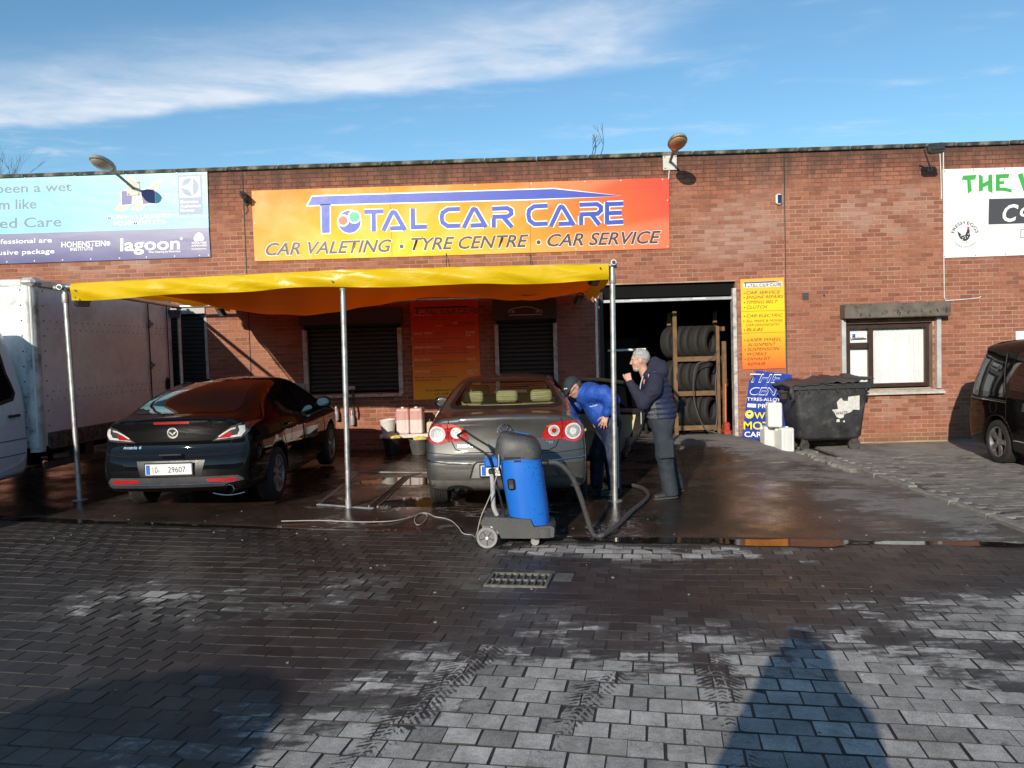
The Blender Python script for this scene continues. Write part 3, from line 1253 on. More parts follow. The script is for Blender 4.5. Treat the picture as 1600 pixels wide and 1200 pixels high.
# window of the unit on the right
w = bpy.data.objects.new('window', None)
COL.objects.link(w)
w.parent = bld
m_frame = surf('brown_window_frame', (.045, .022, .016), .35, var=.15, scale=8)


def glass_mat(name, tint, ior=1.5, rough=.02):
    m, t, b = mat_new(name)
    nt = m.node_tree
    trn = t.n('ShaderNodeBsdfTransparent', {'Color': (*tint, 1)})
    gls = t.n('ShaderNodeBsdfGlossy', {'Color': (1, 1, 1, 1), 'Roughness': rough})
    fc = t.n('ShaderNodeLayerWeight', {'Blend': .5}).outputs['Facing']
    fr = t.m('ADD', .04, t.m('MULTIPLY', .96, t.m('POWER', fc, 5.0)))
    t.put(gls.inputs['Normal'], t.bump(t.noise(t.objc(), 3, 2), .02, .02))
    mx = t.n('ShaderNodeMixShader')
    t.put(mx.inputs[0], fr)
    nt.links.new(trn.outputs[0], mx.inputs[1])
    nt.links.new(gls.outputs[0], mx.inputs[2])
    nt.links.new(mx.outputs[0], nt.nodes['Material Output'].inputs['Surface'])
    return m


m_glass = glass_mat('window_glass', (.98, .99, .99))
wx0, wx1, wz0, wz1, wm = 5.60, 7.04, .99, 2.09, 6.03
fy = .055
mb = MB()
for (c, s) in ((((wx0 + wx1) / 2, fy, wz0 + .035), (wx1 - wx0, .06, .07)), (((wx0 + wx1) / 2, fy, wz1 - .035), (wx1 - wx0, .06, .07)),
               ((wx0 + .035, fy, (wz0 + wz1) / 2), (.07, .058, wz1 - wz0)), ((wx1 - .035, fy, (wz0 + wz1) / 2), (.07, .058, wz1 - wz0)),
               ((wm, fy, (wz0 + wz1) / 2), (.085, .057, wz1 - wz0 - .14)), (((wx0 + wm) / 2, fy, 1.735), (wm - wx0 - .11, .056, .10))):
    mb.box(c, s, .006)
mb.build('frame', m_frame, w)
for (a, bb, c0, c1) in ((wx0 + .07, wm - .042, wz0 + .07, 1.685), (wx0 + .07, wm - .042, 1.785, wz1 - .07), (wm + .042, wx1 - .07, wz0 + .07, wz1 - .07)):
    MB().box(((a + bb) / 2, fy + .004, (c0 + c1) / 2), (bb - a, .006, c1 - c0)).build('pane', m_glass, w, smooth=0)
m_blind = surf('white_blind', (.88, .88, .87), .8, var=.06, scale=3)
x = wm + .055
k = 0
while x < wx1 + .02:
    if True:
        M = tr(x, .125, (wz0 + wz1) / 2) @ rot('Z', 9 + 4 * math.sin(k * 1.7))
        MB().box((0, 0, 0), (.098, .004, 1.0), 0, M).build('blind_slat', m_blind, w, smooth=0)
    x += .086
    k += 1
MB().box((5.83, .125, 1.40), (.36, .005, .62)).build('net_curtain', m_blind, w, smooth=0)
MB().box((5.83, .125, 1.92), (.36, .005, .28)).build('paper_backing', m_blind, w, smooth=0)
MB().box((6.3, 1.2, 1.5), (2.0, .1, 2.4)).build('back_panel', m_dark, w, smooth=0)
st = MB().box((5.83, .046, 1.905), (.27, .004, .085)).build('window_sticker', surf('sticker_white', (.75, .75, .76), .4), w, smooth=0)
fb = MB().box((5.735, .0425, 1.905), (.06, .003, .065)).build('sticker_square', surf('sticker_blue', (.03, .09, .35), .4), w, smooth=0)
wall_text('f', 1329, 530, 1333, 7, surf('sticker_white', (.75, .75, .76), .4), w, d=WALL_Y + .041, up=.001).location = (0, -WALL_Y, 0)
wall_text('facebook', 1334, 529, 1350, 3.6, surf('print_black', (.02, .02, .022), .5), w, d=WALL_Y + .0435, up=.001).location = (0, -WALL_Y, 0)
m_sill = surf('painted_sill', (.55, .50, .42), .85, var=.2, scale=5, bump=.3, dirt=((.2, .16, .11), .5, 6))
P = [(-.10, .0), (-.10, .035), (.08, .10), (.08, .0)]
MB().prism([(y, .865 + z) for y, z in P], 5.52, 7.25, 'yz').build('sill', m_sill, w, smooth=0)
for x_ in (5.525, 7.165):
    MB().box((x_, -.035, 1.57), (.075, .07, 1.24), .005).build('guide', surf('pale_guide', (.52, .50, .47), .5, .3, var=.12), w)
MB().box((6.38, -.11, 2.325), (1.80, .24, .25), .012).build('shutter_box', m_box, w)
mb = MB()
for x_, z_ in ((5.75, 2.26), (5.9, 2.25), (6.12, 2.27), (6.38, 2.29), (6.41, 2.26), (6.56, 2.28), (6.78, 2.29), (6.93, 2.28), (7.05, 2.30), (7.2, 2.31)):
    mb.box((x_, -.231, z_), (.018, .004, .05 + .02 * math.sin(x_ * 9)), 0, tr(x_, 0, z_) @ rot('Y', 30 * math.sin(x_ * 7)) @ tr(-x_, 0, -z_))
mb.build('paint_scuff', surf('scuff_dark', (.03, .022, .018), .8), w, smooth=0)
MB().box((6.33, .03, 2.13), (1.5, .07, .04), .004).build('lintel_strip', m_box, w)
# air brick
m_vent = surf('vent_metal', (.11, .085, .07), .7, var=.2)
v = MB().box((4.885, -.012, 2.62), (.125, .012, .125), .003).build('air_brick', m_vent, bld)
for k in range(5):
    MB().box((4.885, -.021, 2.575 + k * .0225), (.10, .008, .008)).build('vent_bar', surf('vent_dark', (.03, .025, .02), .8), v, smooth=0)
MB().box((5.205, -.02, 2.625), (.02, .03, .03), .004).build('cable_stub', m_shut, bld)
# door opening return, foot of wall at the door

# ---------------------------------------------------------------- printed boards on the wall
def pr(name, h, rough=.4):
    return surf(name, hexc(h), rough, var=.05, scale=2, rvar=.08)


W_PRINT = pr('print_white', '#f4f2ec')
K_PRINT = pr('print_charcoal', '#3a3336')
B_PRINT = pr('print_blue', '#2f46b0')
DK_PRINT = pr('print_dark_maroon', '#2a0d0a')
N_PRINT = pr('print_navy', '#0d1430')


def board(name, corners, mat, parent, d, thick=.012, part='panel'):
    """flat panel whose front face passes through photo-pixel corners on the plane y=d"""
    pts = [on_wall(x, y, d) for x, y in corners]
    return MB().prism(pts, d, d + thick, 'xz').build(part, mat, parent, smooth=0, world=True)


def screws(parent, d, pts, r=.012, mat=None):
    me = MB().lathe([(r, 0), (r, .004), (r * .6, .007)], 8).mesh('fixing', 0)
    for (x, y) in pts:
        a, z = on_wall(x, y, d)
        o = link('fixing', me, mat or surf('fixing_cap', (.75, .72, .66), .5), parent)
        o.location = Vector((a, d, z)) - Vector(parent.location)
        o.rotation_euler = (R(90), 0, 0)


D1 = WALL_Y - .028

# logo strokes in photo pixels of the main board
c2 = lambda a: [(380 + x / 4, 260 + y / 4) for x, y in a]
c3 = lambda a: [(740 + x / 4, 190 + y / 4) for x, y in a]
ROOF = [(480.5, 321), (488, 307), (865, 295.2), (974, 306.3), (827, 311.2), (515, 319.5)]
STEM = c2([(487, 236), (541, 234), (541, 415), (493, 417)])
STROKES = [c2(s) for s in (
    [(757, 284), (876, 281)], [(815, 290), (817, 406)],
    [(876, 402), (924, 300), (932, 287), (942, 284)], [(938, 284), (950, 290), (1012, 398)], [(918, 388), (1006, 384)],
    [(1060, 262), (1062, 380), (1148, 377)],
    [(1354, 266), (1278, 269), (1246, 290), (1240, 318), (1246, 350), (1278, 373), (1356, 370)],
    [(1378, 384), (1428, 282), (1436, 268), (1446, 264)], [(1442, 264), (1454, 270), (1518, 380)], [(1422, 370), (1512, 366)],
)] + [c3(s) for s in (
    [(116, 545), (210, 541), (234, 554), (236, 576), (214, 592), (118, 596)], [(126, 606), (126, 662)], [(186, 598), (240, 660)],
    [(462, 526), (378, 530), (348, 552), (342, 580), (350, 618), (380, 641), (462, 637)],
    [(482, 656), (534, 546), (542, 533), (552, 530)], [(548, 530), (560, 537), (626, 648)], [(532, 640), (618, 636)],
    [(662, 520), (772, 516), (796, 532), (796, 556), (774, 576), (664, 580)], [(672, 590), (672, 646)], [(738, 582), (786, 644)],
    [(834, 502), (834, 640)], [(834, 516), (936, 512)], [(834, 573), (926, 569)], [(834, 632), (936, 626)],
)]


def ell(cx, cy, rx, ry=None, n=28):
    return arc(cx, cy, rx, 0, 360 * (n - 1) / n, n - 1, ry)


def logo(parent, d, blue, white, fn=lambda p: p, outline=True, lv=0.):
    mp = lambda pts: [fn(p) for p in pts]
    if outline:
        px_poly([mp(grow(ROOF, 1.7)), mp(grow(STEM, 1.7))], white, parent, d, .0012 + lv, 'logo_outline')
        for k_, s in enumerate(STROKES):
            px_poly([mp(stroke([Vector(a) for a in s], 10.0))], white, parent, d, .0016 + lv + k_ * 1e-5, 'stroke_outline')
    px_poly([mp(ROOF), mp(STEM)], blue, parent, d, .0026 + lv, 'logo_roof')
    for k_, s in enumerate(STROKES):
        px_poly([mp(stroke([Vector(a) for a in s], 6.8))], blue, parent, d, .0030 + lv + k_ * 1e-5, 'letter_stroke')
    O = (546, 346.5)
    px_poly([mp(ell(*O, 19.2))], white, parent, d, .0012 + lv, 'logo_ring')
    px_poly([mp(ell(*O, 17.6))], blue, parent, d, .0026 + lv, 'logo_disc')
    px_poly([mp(ell(536, 344.5, 9.5))], white, parent, d, .0030 + lv, 'logo_ball_rim')
    px_poly([mp(ell(553.5, 339, 10.5))], white, parent, d, .0033 + lv, 'logo_ball_rim')
    if outline:
        px_poly([mp(ell(536, 344.5, 7))], pr('print_red', '#e8543c'), parent, d, .0040 + lv, 'logo_ball')
        px_poly([mp(ell(553.5, 339, 8))], pr('print_green', '#12a884'), parent, d, .0043 + lv, 'logo_ball')


# --- main board over the canopy: three panels
ms = thing('shop_sign', 'long orange and yellow sign reading TOTAL CAR CARE above the canopy', 'sign', (-1.1, D1, 3.53))
m_main, t, b = mat_new('main_sign_print')
p = t.pos()
px, py, pz = t.xyz(p)
dx = t.m('DIVIDE', t.m('SUBTRACT', px, -2.4), 5.3)
dz = t.m('DIVIDE', t.m('SUBTRACT', pz, 3.35), 2.7)
rad = t.m('SQRT', t.m('ADD', t.m('MULTIPLY', dx, dx), t.m('MULTIPLY', dz, dz)))
c = t.ramp(rad, [(0.0, hexc('#f8c60c')), (.32, hexc('#f2aa1c')), (.62, hexc('#ea7e2a')), (.86, hexc('#e35a30')), (1.0, hexc('#dc4a34'))])
ang = t.m('ARCTAN2', dz, dx)
rays = t.ss(t.m('SINE', t.m('MULTIPLY', ang, 11.0)), -.2, .6)
c = t.mix(t.m('MULTIPLY', rays, .10), c, (1, .85, .5))
c = t.mix(t.m('MULTIPLY', t.ss(px, -3.2, -4.8), .45), c, hexc('#e8a050'))
t.put(b.inputs['Base Color'], c)
t.put(b.inputs['Roughness'], t.lin(t.noise(p, 4, 3), .3, .7, .42, .6))
b.inputs['Specular IOR Level'].default_value = .3
t.put(b.inputs['Normal'], t.bump(t.noise(p, 2.2, 3), .06, .02))
for (a, bb) in ((0, 1), (1, 2), (2, 3)):
    xa, xb = (393.0, 609.0, 827.0, 1045.2)[a], (393.0, 609.0, 827.0, 1045.2)[bb]
    ya = lambda x: 298 - (x - 393) * 20 / 652
    lo = lambda x: 408 - (x - 398) * 20 / 648
    sh = lambda x: 5.0 - (x - 393) * 4.0 / 652
    g0 = .25 if a else 0
    board('panel', [(xa + g0, ya(xa)), (xb - .2, ya(xb)), (xb - .2 + sh(xb), lo(xb)), (xa + g0 + sh(xa), lo(xa))], m_main, ms, D1)
logo(ms, D1, B_PRINT, W_PRINT)
for (s, x0, y0, x1) in (('CAR VALETING', 415, 399, 612), ('•', 624, 388.5, 631), ('TYRE CENTRE', 642, 391, 826), ('•', 838, 382, 845), ('CAR SERVICE', 855, 385, 1033)):
    if s == '•':
        px_poly([ell(x0 + 3.5, y0 - 3.5, 4.2)], W_PRINT, ms, D1, .0012, 'bullet_outline')
        px_poly([ell(x0 + 3.5, y0 - 3.5, 3.4)], K_PRINT, ms, D1, .0022, 'bullet')
        continue
    wall_text(s, x0 - .8, y0 + .4, x1 + .8, 20.5, W_PRINT, ms, D1, .0012, .28, .032, 'lettering_outline')
    wall_text(s, x0, y0, x1, 20, K_PRINT, ms, D1, .0024, .28, .018)
screws(ms, D1 - .001, [(396, 302), (530, 297.5), (605, 295), (682, 291), (742, 289), (830, 287), (914, 283.5), (970, 282), (1035, 280.5), (398, 349), (401, 405), (486, 402), (558, 400), (608, 398), (765, 395), (900, 389), (975, 387), (1043, 385), (1043, 313)])

# --- price board under the canopy
pb = thing('price_board', 'orange valeting price board on the shaded wall behind the grey saloon', 'sign', (-1.45, D1, 1.0))
m_pb, t, b = mat_new('price_board_print')
p = t.pos()
px, py, pz = t.xyz(p)
c = t.ramp(t.lin(pz, .98, 2.78), [(0.0, hexc('#f3b21a')), (.22, hexc('#ef8f1c')), (.5, hexc('#e4571f')), (.8, hexc('#cf3a20')), (1.0, hexc('#d2472a'))])
t.put(b.inputs['Base Color'], c)
t.put(b.inputs['Roughness'], t.lin(t.noise(p, 3, 3), .3, .7, .4, .55))
b.inputs['Specular IOR Level'].default_value = .3
t.put(b.inputs['Normal'], t.bump(t.noise(p, 2.5, 2), .05, .02))
board('panel', [(640.5, 469.5), (746.5, 466), (752, 620.5), (646.5, 625)], m_pb, pb, D1)
lf = lambda q: (646 + (q[0] - 481) * .204, 483 + (q[1] - 320) * .215 + (q[0] - 481) * .204 * -.002)
logo(pb, D1, N_PRINT, pr('print_orange_dull', '#d4502a'), lf, outline=False)
k6 = 800 / 120.


def pbt(s, cx0, cy0, cx1, h, m, sh=0., bd=.0):
    wall_text(s, 640 + cx0 / k6, 460 + cy0 / k6, 640 + cx1 / k6, h / k6, m, pb, D1, .0024, sh, bd)


CRM = pr('print_cream', '#f2d8b0')
for (s, a, y, bb, h, m, sh) in (
    ('Opening Hours:', 50, 222, 240, 17, CRM, .25), ('Mon - Sat', 52, 246, 152, 12, DK_PRINT, 0), ('8:30am - 6:30pm', 215, 243, 390, 12, DK_PRINT, 0),
    ('Sun', 52, 272, 95, 11, DK_PRINT, 0), ('10:00am - 5:00pm', 215, 266, 395, 11, DK_PRINT, 0),
    ('Tel:', 455, 305, 500, 17, CRM, 0), ('083 485 9586', 505, 303, 672, 16, DK_PRINT, 0), ('E-mail:', 275, 332, 345, 12, CRM, 0), ('totalcarcare@gmail.com', 352, 330, 672, 10, DK_PRINT, 0),
    ('Quick Valet:', 42, 418, 240, 22, CRM, .3), ('Van/Jeep/7 seater', 248, 412, 405, 10, DK_PRINT, 0), ('Commercial', 248, 438, 400, 9, DK_PRINT, 0), ('€15/20', 585, 405, 680, 22, CRM, 0), ('€20', 585, 436, 638, 20, CRM, 0),
    ('Hand Wash, Hoover, Dash polish, Tyres shine,', 45, 474, 542, 16, DK_PRINT, 0), ('Air freshener, Quick body dry.', 45, 505, 345, 16, DK_PRINT, 0),
    ('Quick Valet plus:', 45, 562, 328, 22, CRM, .3), ('Van/Jeep/7 seater', 336, 560, 500, 10, DK_PRINT, 0), ('€20/25', 592, 558, 682, 20, CRM, 0),
    ('Quick valet + choose one of the options : Windows', 50, 595, 605, 15, DK_PRINT, 0), ('shine clean / Outside body wax / All plastics polish.', 50, 625, 615, 15, DK_PRINT, 0),
    ('Mini Valet:', 50, 692, 222, 20, CRM, .3), ('Van/Jeep/7 seater', 232, 690, 390, 10, DK_PRINT, 0), ('€30/35', 595, 684, 682, 20, CRM, 0),
    ('Quick valet plus (All options included), Boot clean,', 50, 722, 608, 15, DK_PRINT, 0), ('Shine all plastics clean.', 50, 752, 312, 15, DK_PRINT, 0),
    ('Full Valet:', 54, 814, 218, 22, CRM, .3), ('Van/Jeep/7 seater', 220, 808, 378, 10, DK_PRINT, 0), ('Commercial', 220, 838, 375, 9, DK_PRINT, 0), ('€85/100', 598, 804, 705, 22, CRM, 0), ('€100', 598, 834, 668, 20, CRM, 0),
    ('Mini valet + All seats full wash, Seating', 55, 874, 490, 16, DK_PRINT, 0), ('cleaning, Floor full wash.', 55, 904, 335, 16, DK_PRINT, 0),
    ('Any additional cleaning', 165, 1010, 560, 22, DK_PRINT, 0), ('ask staff member', 262, 1046, 560, 20, DK_PRINT, 0)):
    pbt(s, a, y, bb, h, m, sh, .006)
screws(pb, D1 - .001, [(642, 471), (694, 469), (744.5, 468), (643.5, 529), (645, 572), (648, 622), (749, 570)])

# --- narrow yellow services board beside the door
sb = thing('services_board', 'narrow yellow board listing car services beside the workshop door', 'sign', (4.15, D1, 1.38))
m_sb, t, b = mat_new('services_board_print')
p = t.pos()
c = t.ramp(t.lin(t.xyz(p)[2], 1.38, 2.96), [(0.0, hexc('#ee6a2a')), (.22, hexc('#f1962a')), (.45, hexc('#f6c01c')), (.7, hexc('#f8cc12')), (1.0, hexc('#efa83a'))])
t.put(b.inputs['Base Color'], c)
b.inputs['Roughness'].default_value = .4
board('panel', [(1157, 436.5), (1225, 433.5), (1227.5, 575), (1160.5, 577.5)], m_sb, sb, D1)
lf = lambda q: (1161.5 + (q[0] - 481) * .1215, 443 + (q[1] - 320) * .14 - (q[0] - 481) * .1215 * .008)
px_poly([[(1160.5, 442), (1222, 439.4), (1222.5, 447.6), (1161, 450)]], pr('print_pale_strip', '#e9dcae'), sb, D1, .0008, 'logo_strip')
logo(sb, D1, B_PRINT, W_PRINT, lf, outline=False)
k4 = lambda cx, cy: (900 + cx / 4, 420 + cy / 4)
for (s, a, y, bb, h) in (('CAR SERVICE', 1064, 160, 1278, 20), ('ENGINE REPAIRS', 1064, 188, 1296, 20), ('TIMING BELT', 1066, 219, 1262, 20), ('CLUTCH', 1066, 250, 1196, 20),
                        ('CAR ELECTRIC', 1066, 304, 1293, 20), ('ALL MAKE & MODEL', 1062, 334, 1292, 15), ('CAR DIAGNOSTIC', 1062, 359, 1276, 15), ('BULBS', 1066, 390, 1170, 20),
                        ('LASER WHEEL', 1068, 454, 1283, 20), ('ALIGNMENT', 1070, 484, 1250, 20), ('SUSPENSION', 1070, 513, 1272, 20), ('WORKS', 1070, 543, 1192, 20), ('EXHAUST', 1070, 573, 1218, 20), ('REPAIR', 1070, 605, 1182, 20)):
    x0, y0 = k4(a, y)
    wall_text(s, x0, y0, k4(bb, y)[0], h / 4, pr('print_brown', '#3a2408'), sb, D1, .002, .3, .0, slope=-.026)
    if s not in ('CAR DIAGNOSTIC', 'ALIGNMENT', 'WORKS', 'REPAIR'):
        px_poly([ell(x0 - 3.2, y0 - 1.8, 1.0, n=8)], pr('print_brown', '#3a2408'), sb, D1, .002, 'bullet')
for yy in (486.5, 520.5):
    px_poly([[(1159, yy), (1226, yy - 2), (1226, yy - 1.5), (1159, yy + .5)]], pr('print_brown', '#3a2408'), sb, D1, .0015, 'panel_seam')

# --- laundry banner on the left
D2 = WALL_Y - .036
lb = thing('laundry_banner', 'pale blue laundry equipment banner with a grey band on the upper left wall', 'banner', (-7.6, D2, 3.63))
m_ban, t, b = mat_new('banner_vinyl')
p = t.pos()
px, py, pz = t.xyz(p)
c = t.mix(t.noise(p, 1.5, 3), hexc('#7cc8d8'), hexc('#90d6e2'))
t.put(b.inputs['Base Color'], c)
b.inputs['Roughness'].default_value = .38
wr = t.noise(t.comb(t.m('MULTIPLY', px, .7), 0.0, t.m('MULTIPLY', pz, 2.0)), 1.3, 2, .5, .5)
t.put(b.inputs['Normal'], t.bump(wr, .30, .03))
m_band, t, b = mat_new('banner_band')
p = t.pos()
c = t.mix(t.lin(t.xyz(p)[2], 3.62, 4.1), hexc('#46427a'), hexc('#7d7c9c'))
t.put(b.inputs['Base Color'], c)
b.inputs['Roughness'].default_value = .38
px, py, pz = t.xyz(p)
wr = t.noise(t.comb(t.m('MULTIPLY', px, .7), 0.0, t.m('MULTIPLY', pz, 2.0)), 1.3, 2, .5, .5)
t.put(b.inputs['Normal'], t.bump(wr, .30, .03))
xl = -190
top = lambda x: 278 - x * 10.5 / 322
mid = lambda x: 366 - x * 10.5 / 326
bot = lambda x: 412.5 - x * 11 / 329
board('panel', [(xl, top(xl)), (323.5, top(323)), (326, mid(326)), (xl, mid(xl))], m_ban, lb, D2, .006, 'vinyl_sheet')
board('panel', [(xl, mid(xl) + .05), (326, mid(326) + .05), (329, bot(329)), (xl, bot(xl))], m_band, lb, D2, .006, 'printed_band')
GR = pr('print_slate', '#6f7f92')
for (s, x0, y0, x1, h, m, bd) in (('been a wet', -6, 302, 112, 15, GR, .012), ('m like', -2, 327.5, 57, 16, GR, .012), ('ced Care', -14, 357, 96, 16, GR, .012),
                                 ('ofessional are', -8, 381.5, 81, 7.6, W_PRINT, .004), ('usive package', -3, 398.5, 85, 7.6, W_PRINT, .004), ('HOHENSTEIN', 96, 386.6, 165, 9, W_PRINT, .008), ('INSTITUTE', 110, 392, 145, 5, W_PRINT, .008),
                                 ('lagoon', 188, 392, 281, 20, W_PRINT, .016), ('Wet Cleaning by Electrolux', 232, 395.4, 282, 3.2, W_PRINT, .006), ('®', 281, 375, 286, 4.5, W_PRINT, 0)):
    wall_text(s, x0, y0, x1, h, m, lb, D2, .002, 0, bd, slope=-.033)
px_poly([ell(169, 380.3, 3.3)], W_PRINT, lb, D2, .002, 'dot')
PALE = pr('print_pale_text', '#d6f0ee')
for (s, x0, y0, x1, h) in (('MURPHYS LAUNDRY', 168, 343, 268, 6.5), ('EQUIPMENT LTD', 178, 352, 259, 6.5)):
    wall_text(s, x0, y0, x1, h, PALE, lb, D2, .002, 0, .010, slope=-.033)
c1 = lambda a: [(x / 4, 220 + y / 4) for x, y in a]
PU, OL = pr('print_purple', '#5b5790'), pr('print_olive', '#a8b8a0')
for poly in ([(716, 436), (760, 382), (812, 398), (780, 436)], [(826, 430), (862, 386), (915, 392), (880, 430)], [(928, 300), (965, 250), (1012, 246), (972, 304)], [(782, 226), (830, 222), (870, 300), (820, 316)]):
    px_poly([c1(grow(poly, 3))], W_PRINT, lb, D2, .0016, 'emblem_outline')
    px_poly([c1(poly)], OL, lb, D2, .0022, 'emblem_shape')
for poly in ([(758, 314), (826, 310), (824, 396), (762, 402)], [(880, 306), (966, 302), (970, 390), (893, 396)]):
    px_poly([c1(grow(poly, 4))], W_PRINT, lb, D2, .0028, 'emblem_outline')
    px_poly([c1(poly)], PU, lb, D2, .0034, 'emblem_square')
px_poly([c1([(826, 312), (878, 306), (893, 396), (826, 394)])], W_PRINT, lb, D2, .003, 'emblem_shape')
SL = pr('print_slate_panel', '#7e8fa8')
px_poly([c1([(1106, 214), (1260, 208), (1268, 456), (1118, 464)])], SL, lb, D2, .002, 'partner_panel')
px_poly([c1([(1121, 228), (1247, 222), (1252, 350), (1124, 356)])], W_PRINT, lb, D2, .0028, 'partner_square')
px_poly([c1(ell(1187, 289, 57))], SL, lb, D2, .0034, 'partner_disc')
px_poly([c1([(1132, 290), (1175, 272), (1204, 236), (1206, 342), (1178, 306)])], W_PRINT, lb, D2, .004, 'partner_mark')
for (s, y) in (('Electrolux', 390), ('Authorized', 417), ('Partner', 444)):
    (x0, y0), = c1([(1128, y)])
    wall_text(s, x0, y0, x0 + {'E': 28, 'A': 31, 'P': 22}[s[0]], 4.4, W_PRINT, lb, D2, .003, 0, .01, slope=-.033)
for k_, e_ in enumerate((ell(1243, 600, 26), ell(1228, 612, 17), ell(1260, 610, 16))):
    px_poly([c1(e_)], W_PRINT, lb, D2, .002 + k_ * .0003, 'wool_emblem')
for (s, y, x0, x1, h) in (('WOOLMARK', 645, 1196, 1293, 13), ('APPROVED', 662, 1196, 1293, 12), ('PROFESSIONAL', 681, 1198, 1293, 8)):
    (a, y0), (bb, _) = c1([(x0, y), (x1, y)])
    wall_text(s, a, y0, bb, h / 4, W_PRINT, lb, D2, .002, 0, .01, slope=-.033)
screws(lb, D2 - .001, [(x, top(x) + 3) for x in (2, 46, 89, 148, 195, 235, 267, 306)] + [(x, bot(x) - 3) for x in (11, 54, 98, 142, 187, 229, 273, 312, 326)] + [(322, 300), (324, 340)], .014)

# --- white produce board at the right edge
fs_ = thing('produce_board', 'white farm produce board with green lettering and a hen emblem', 'sign', (8.9, D1, 3.2))
board('panel', [(1473, 264.5), (1700, 258), (1702, 395), (1475.5, 403)], surf('board_white', (.78, .78, .77), .4, var=.04, scale=2), fs_, D1)
c6 = lambda a: [(1460 + x / 6, 210 + y / 6) for x, y in a]
GN = pr('print_leaf_green', '#3f9f4a')
T_ = [(255, 425), (270, 385), (396, 378), (384, 424), (340, 428), (352, 530), (312, 558), (306, 430)]
H_ = [(415, 372), (455, 392), (455, 458), (505, 432), (505, 378), (542, 374), (546, 550), (505, 534), (501, 478), (455, 500), (455, 530), (415, 535)]
E_ = [(575, 375), (704, 368), (694, 408), (613, 413), (613, 440), (656, 436), (653, 466), (613, 468), (613, 498), (660, 498), (726, 514), (724, 546), (650, 530), (575, 530)]
V_ = [(780, 376), (826, 360), (856, 450), (884, 362), (930, 358), (872, 532), (834, 532)]
for L_ in (T_, H_, E_, V_):
    px_poly([c6([(x + 9, y + 8) for x, y in grow(L_, 5)])], pr('print_soft_grey', '#b9c4bb'), fs_, D1, .001, 'letter_shadow')
    px_poly([c6(grow(L_, 5))], W_PRINT, fs_, D1, .0016, 'letter_outline')
    px_poly([c6(L_)], GN, fs_, D1, .0022, 'letter')
px_poly([c6([(511, 605), (1300, 585), (1300, 820), (506, 845)])], pr('print_dark_grey', '#46454a'), fs_, D1, .001, 'name_panel')
x0, y0 = c6([(640, 815)])[0]
wall_text('C', x0, y0, x0 + 25, 27, W_PRINT, fs_, D1, .002, .28, .02, slope=-.03)
wall_text('o', x0 + 27, y0 - 8, x0 + 44, 22, W_PRINT, fs_, D1, .002, .28, .02, slope=-.03)
for q in ([(812, 888), (1100, 878), (1100, 884), (812, 894)], [(806, 965), (1100, 955), (1100, 962), (806, 972)], [(808, 890), (816, 890), (812, 970), (806, 970)]):
    px_poly([c6(q)], pr('print_soft_grey2', '#6a6a68'), fs_, D1, .001, 'frame_line')
cxe, cye = 287, 942
px_poly([c6(ell(cxe, cye, 157))], pr('print_ring', '#cfcfca'), fs_, D1, .0008, 'emblem_ring')
px_poly([c6(ell(cxe, cye, 152))], pr('print_disc', '#eceae6'), fs_, D1, .0014, 'emblem_disc')


def arc_text(body, r, a0, a1, h, mat, flip=False, bold=.02):
    me = text_mesh(body, 0, bold)
    co = np.array([v.co[:] for v in me.vertices])
    lo, hi = co[:, 0].min(), co[:, 0].max()
    for i, v in enumerate(me.vertices):
        u = (co[i, 0] - lo) / (hi - lo)
        a = R(a0 + (a1 - a0) * u)
        rr = (r - co[i, 1] * h / .729) if flip else (r + co[i, 1] * h / .729)
        (x, y), = c6([(cxe + rr * math.cos(a), cye - rr * math.sin(a))])
        q = on_wall(x, y, D1 - .0022)
        v.co = (q[0], D1 - .0022, q[1])
    o = link('emblem_lettering', me, mat, fs_)
    o.location = -Vector(fs_.location)


arc_text('FRESH EGGS', 100, 172, 8, 32, K_PRINT)
arc_text('happy chickens', 122, 215, 327, 24, K_PRINT, True, 0)
px_poly([c6([(215, 905), (240, 925), (262, 950), (290, 940), (304, 905), (308, 880), (322, 878), (332, 895), (330, 930), (338, 950), (318, 985), (292, 1000), (262, 995), (238, 972), (222, 940)])], K_PRINT, fs_, D1, .002, 'hen_body')
px_poly([c6(ell(x, y, 5, n=8)) for x, y in ((250, 950), (268, 968), (290, 972), (310, 960), (318, 935), (285, 955), (262, 985))], W_PRINT, fs_, D1, .0026, 'hen_speckle')
px_poly([c6([(305, 868), (318, 862), (330, 870), (328, 900), (318, 888), (308, 884)])], pr('print_comb_red', '#c8505a'), fs_, D1, .0026, 'hen_comb')
px_poly([c6([(276, 998), (280, 998), (280, 1024), (274, 1024)]), c6([(298, 998), (302, 998), (306, 1024), (300, 1024)])], K_PRINT, fs_, D1, .002, 'hen_leg')
screws(fs_, D1 - .001, [c6([q])[0] for q in ((92, 345), (365, 332), (658, 322), (90, 730), (92, 1145), (386, 1132), (665, 1122))], .01, surf('fixing_dark', (.08, .08, .08), .5))

# --- small notice at the right edge
nt_ = thing('wall_notice', 'small blank white notice on the brick wall above the black van', 'notice', (8.62, D1, 1.72))
board('panel', [(1587, 517.5), (1612, 516.6), (1612, 532), (1587.3, 533)], surf('notice_white', (.75, .74, .72), .5), nt_, D1, .004)

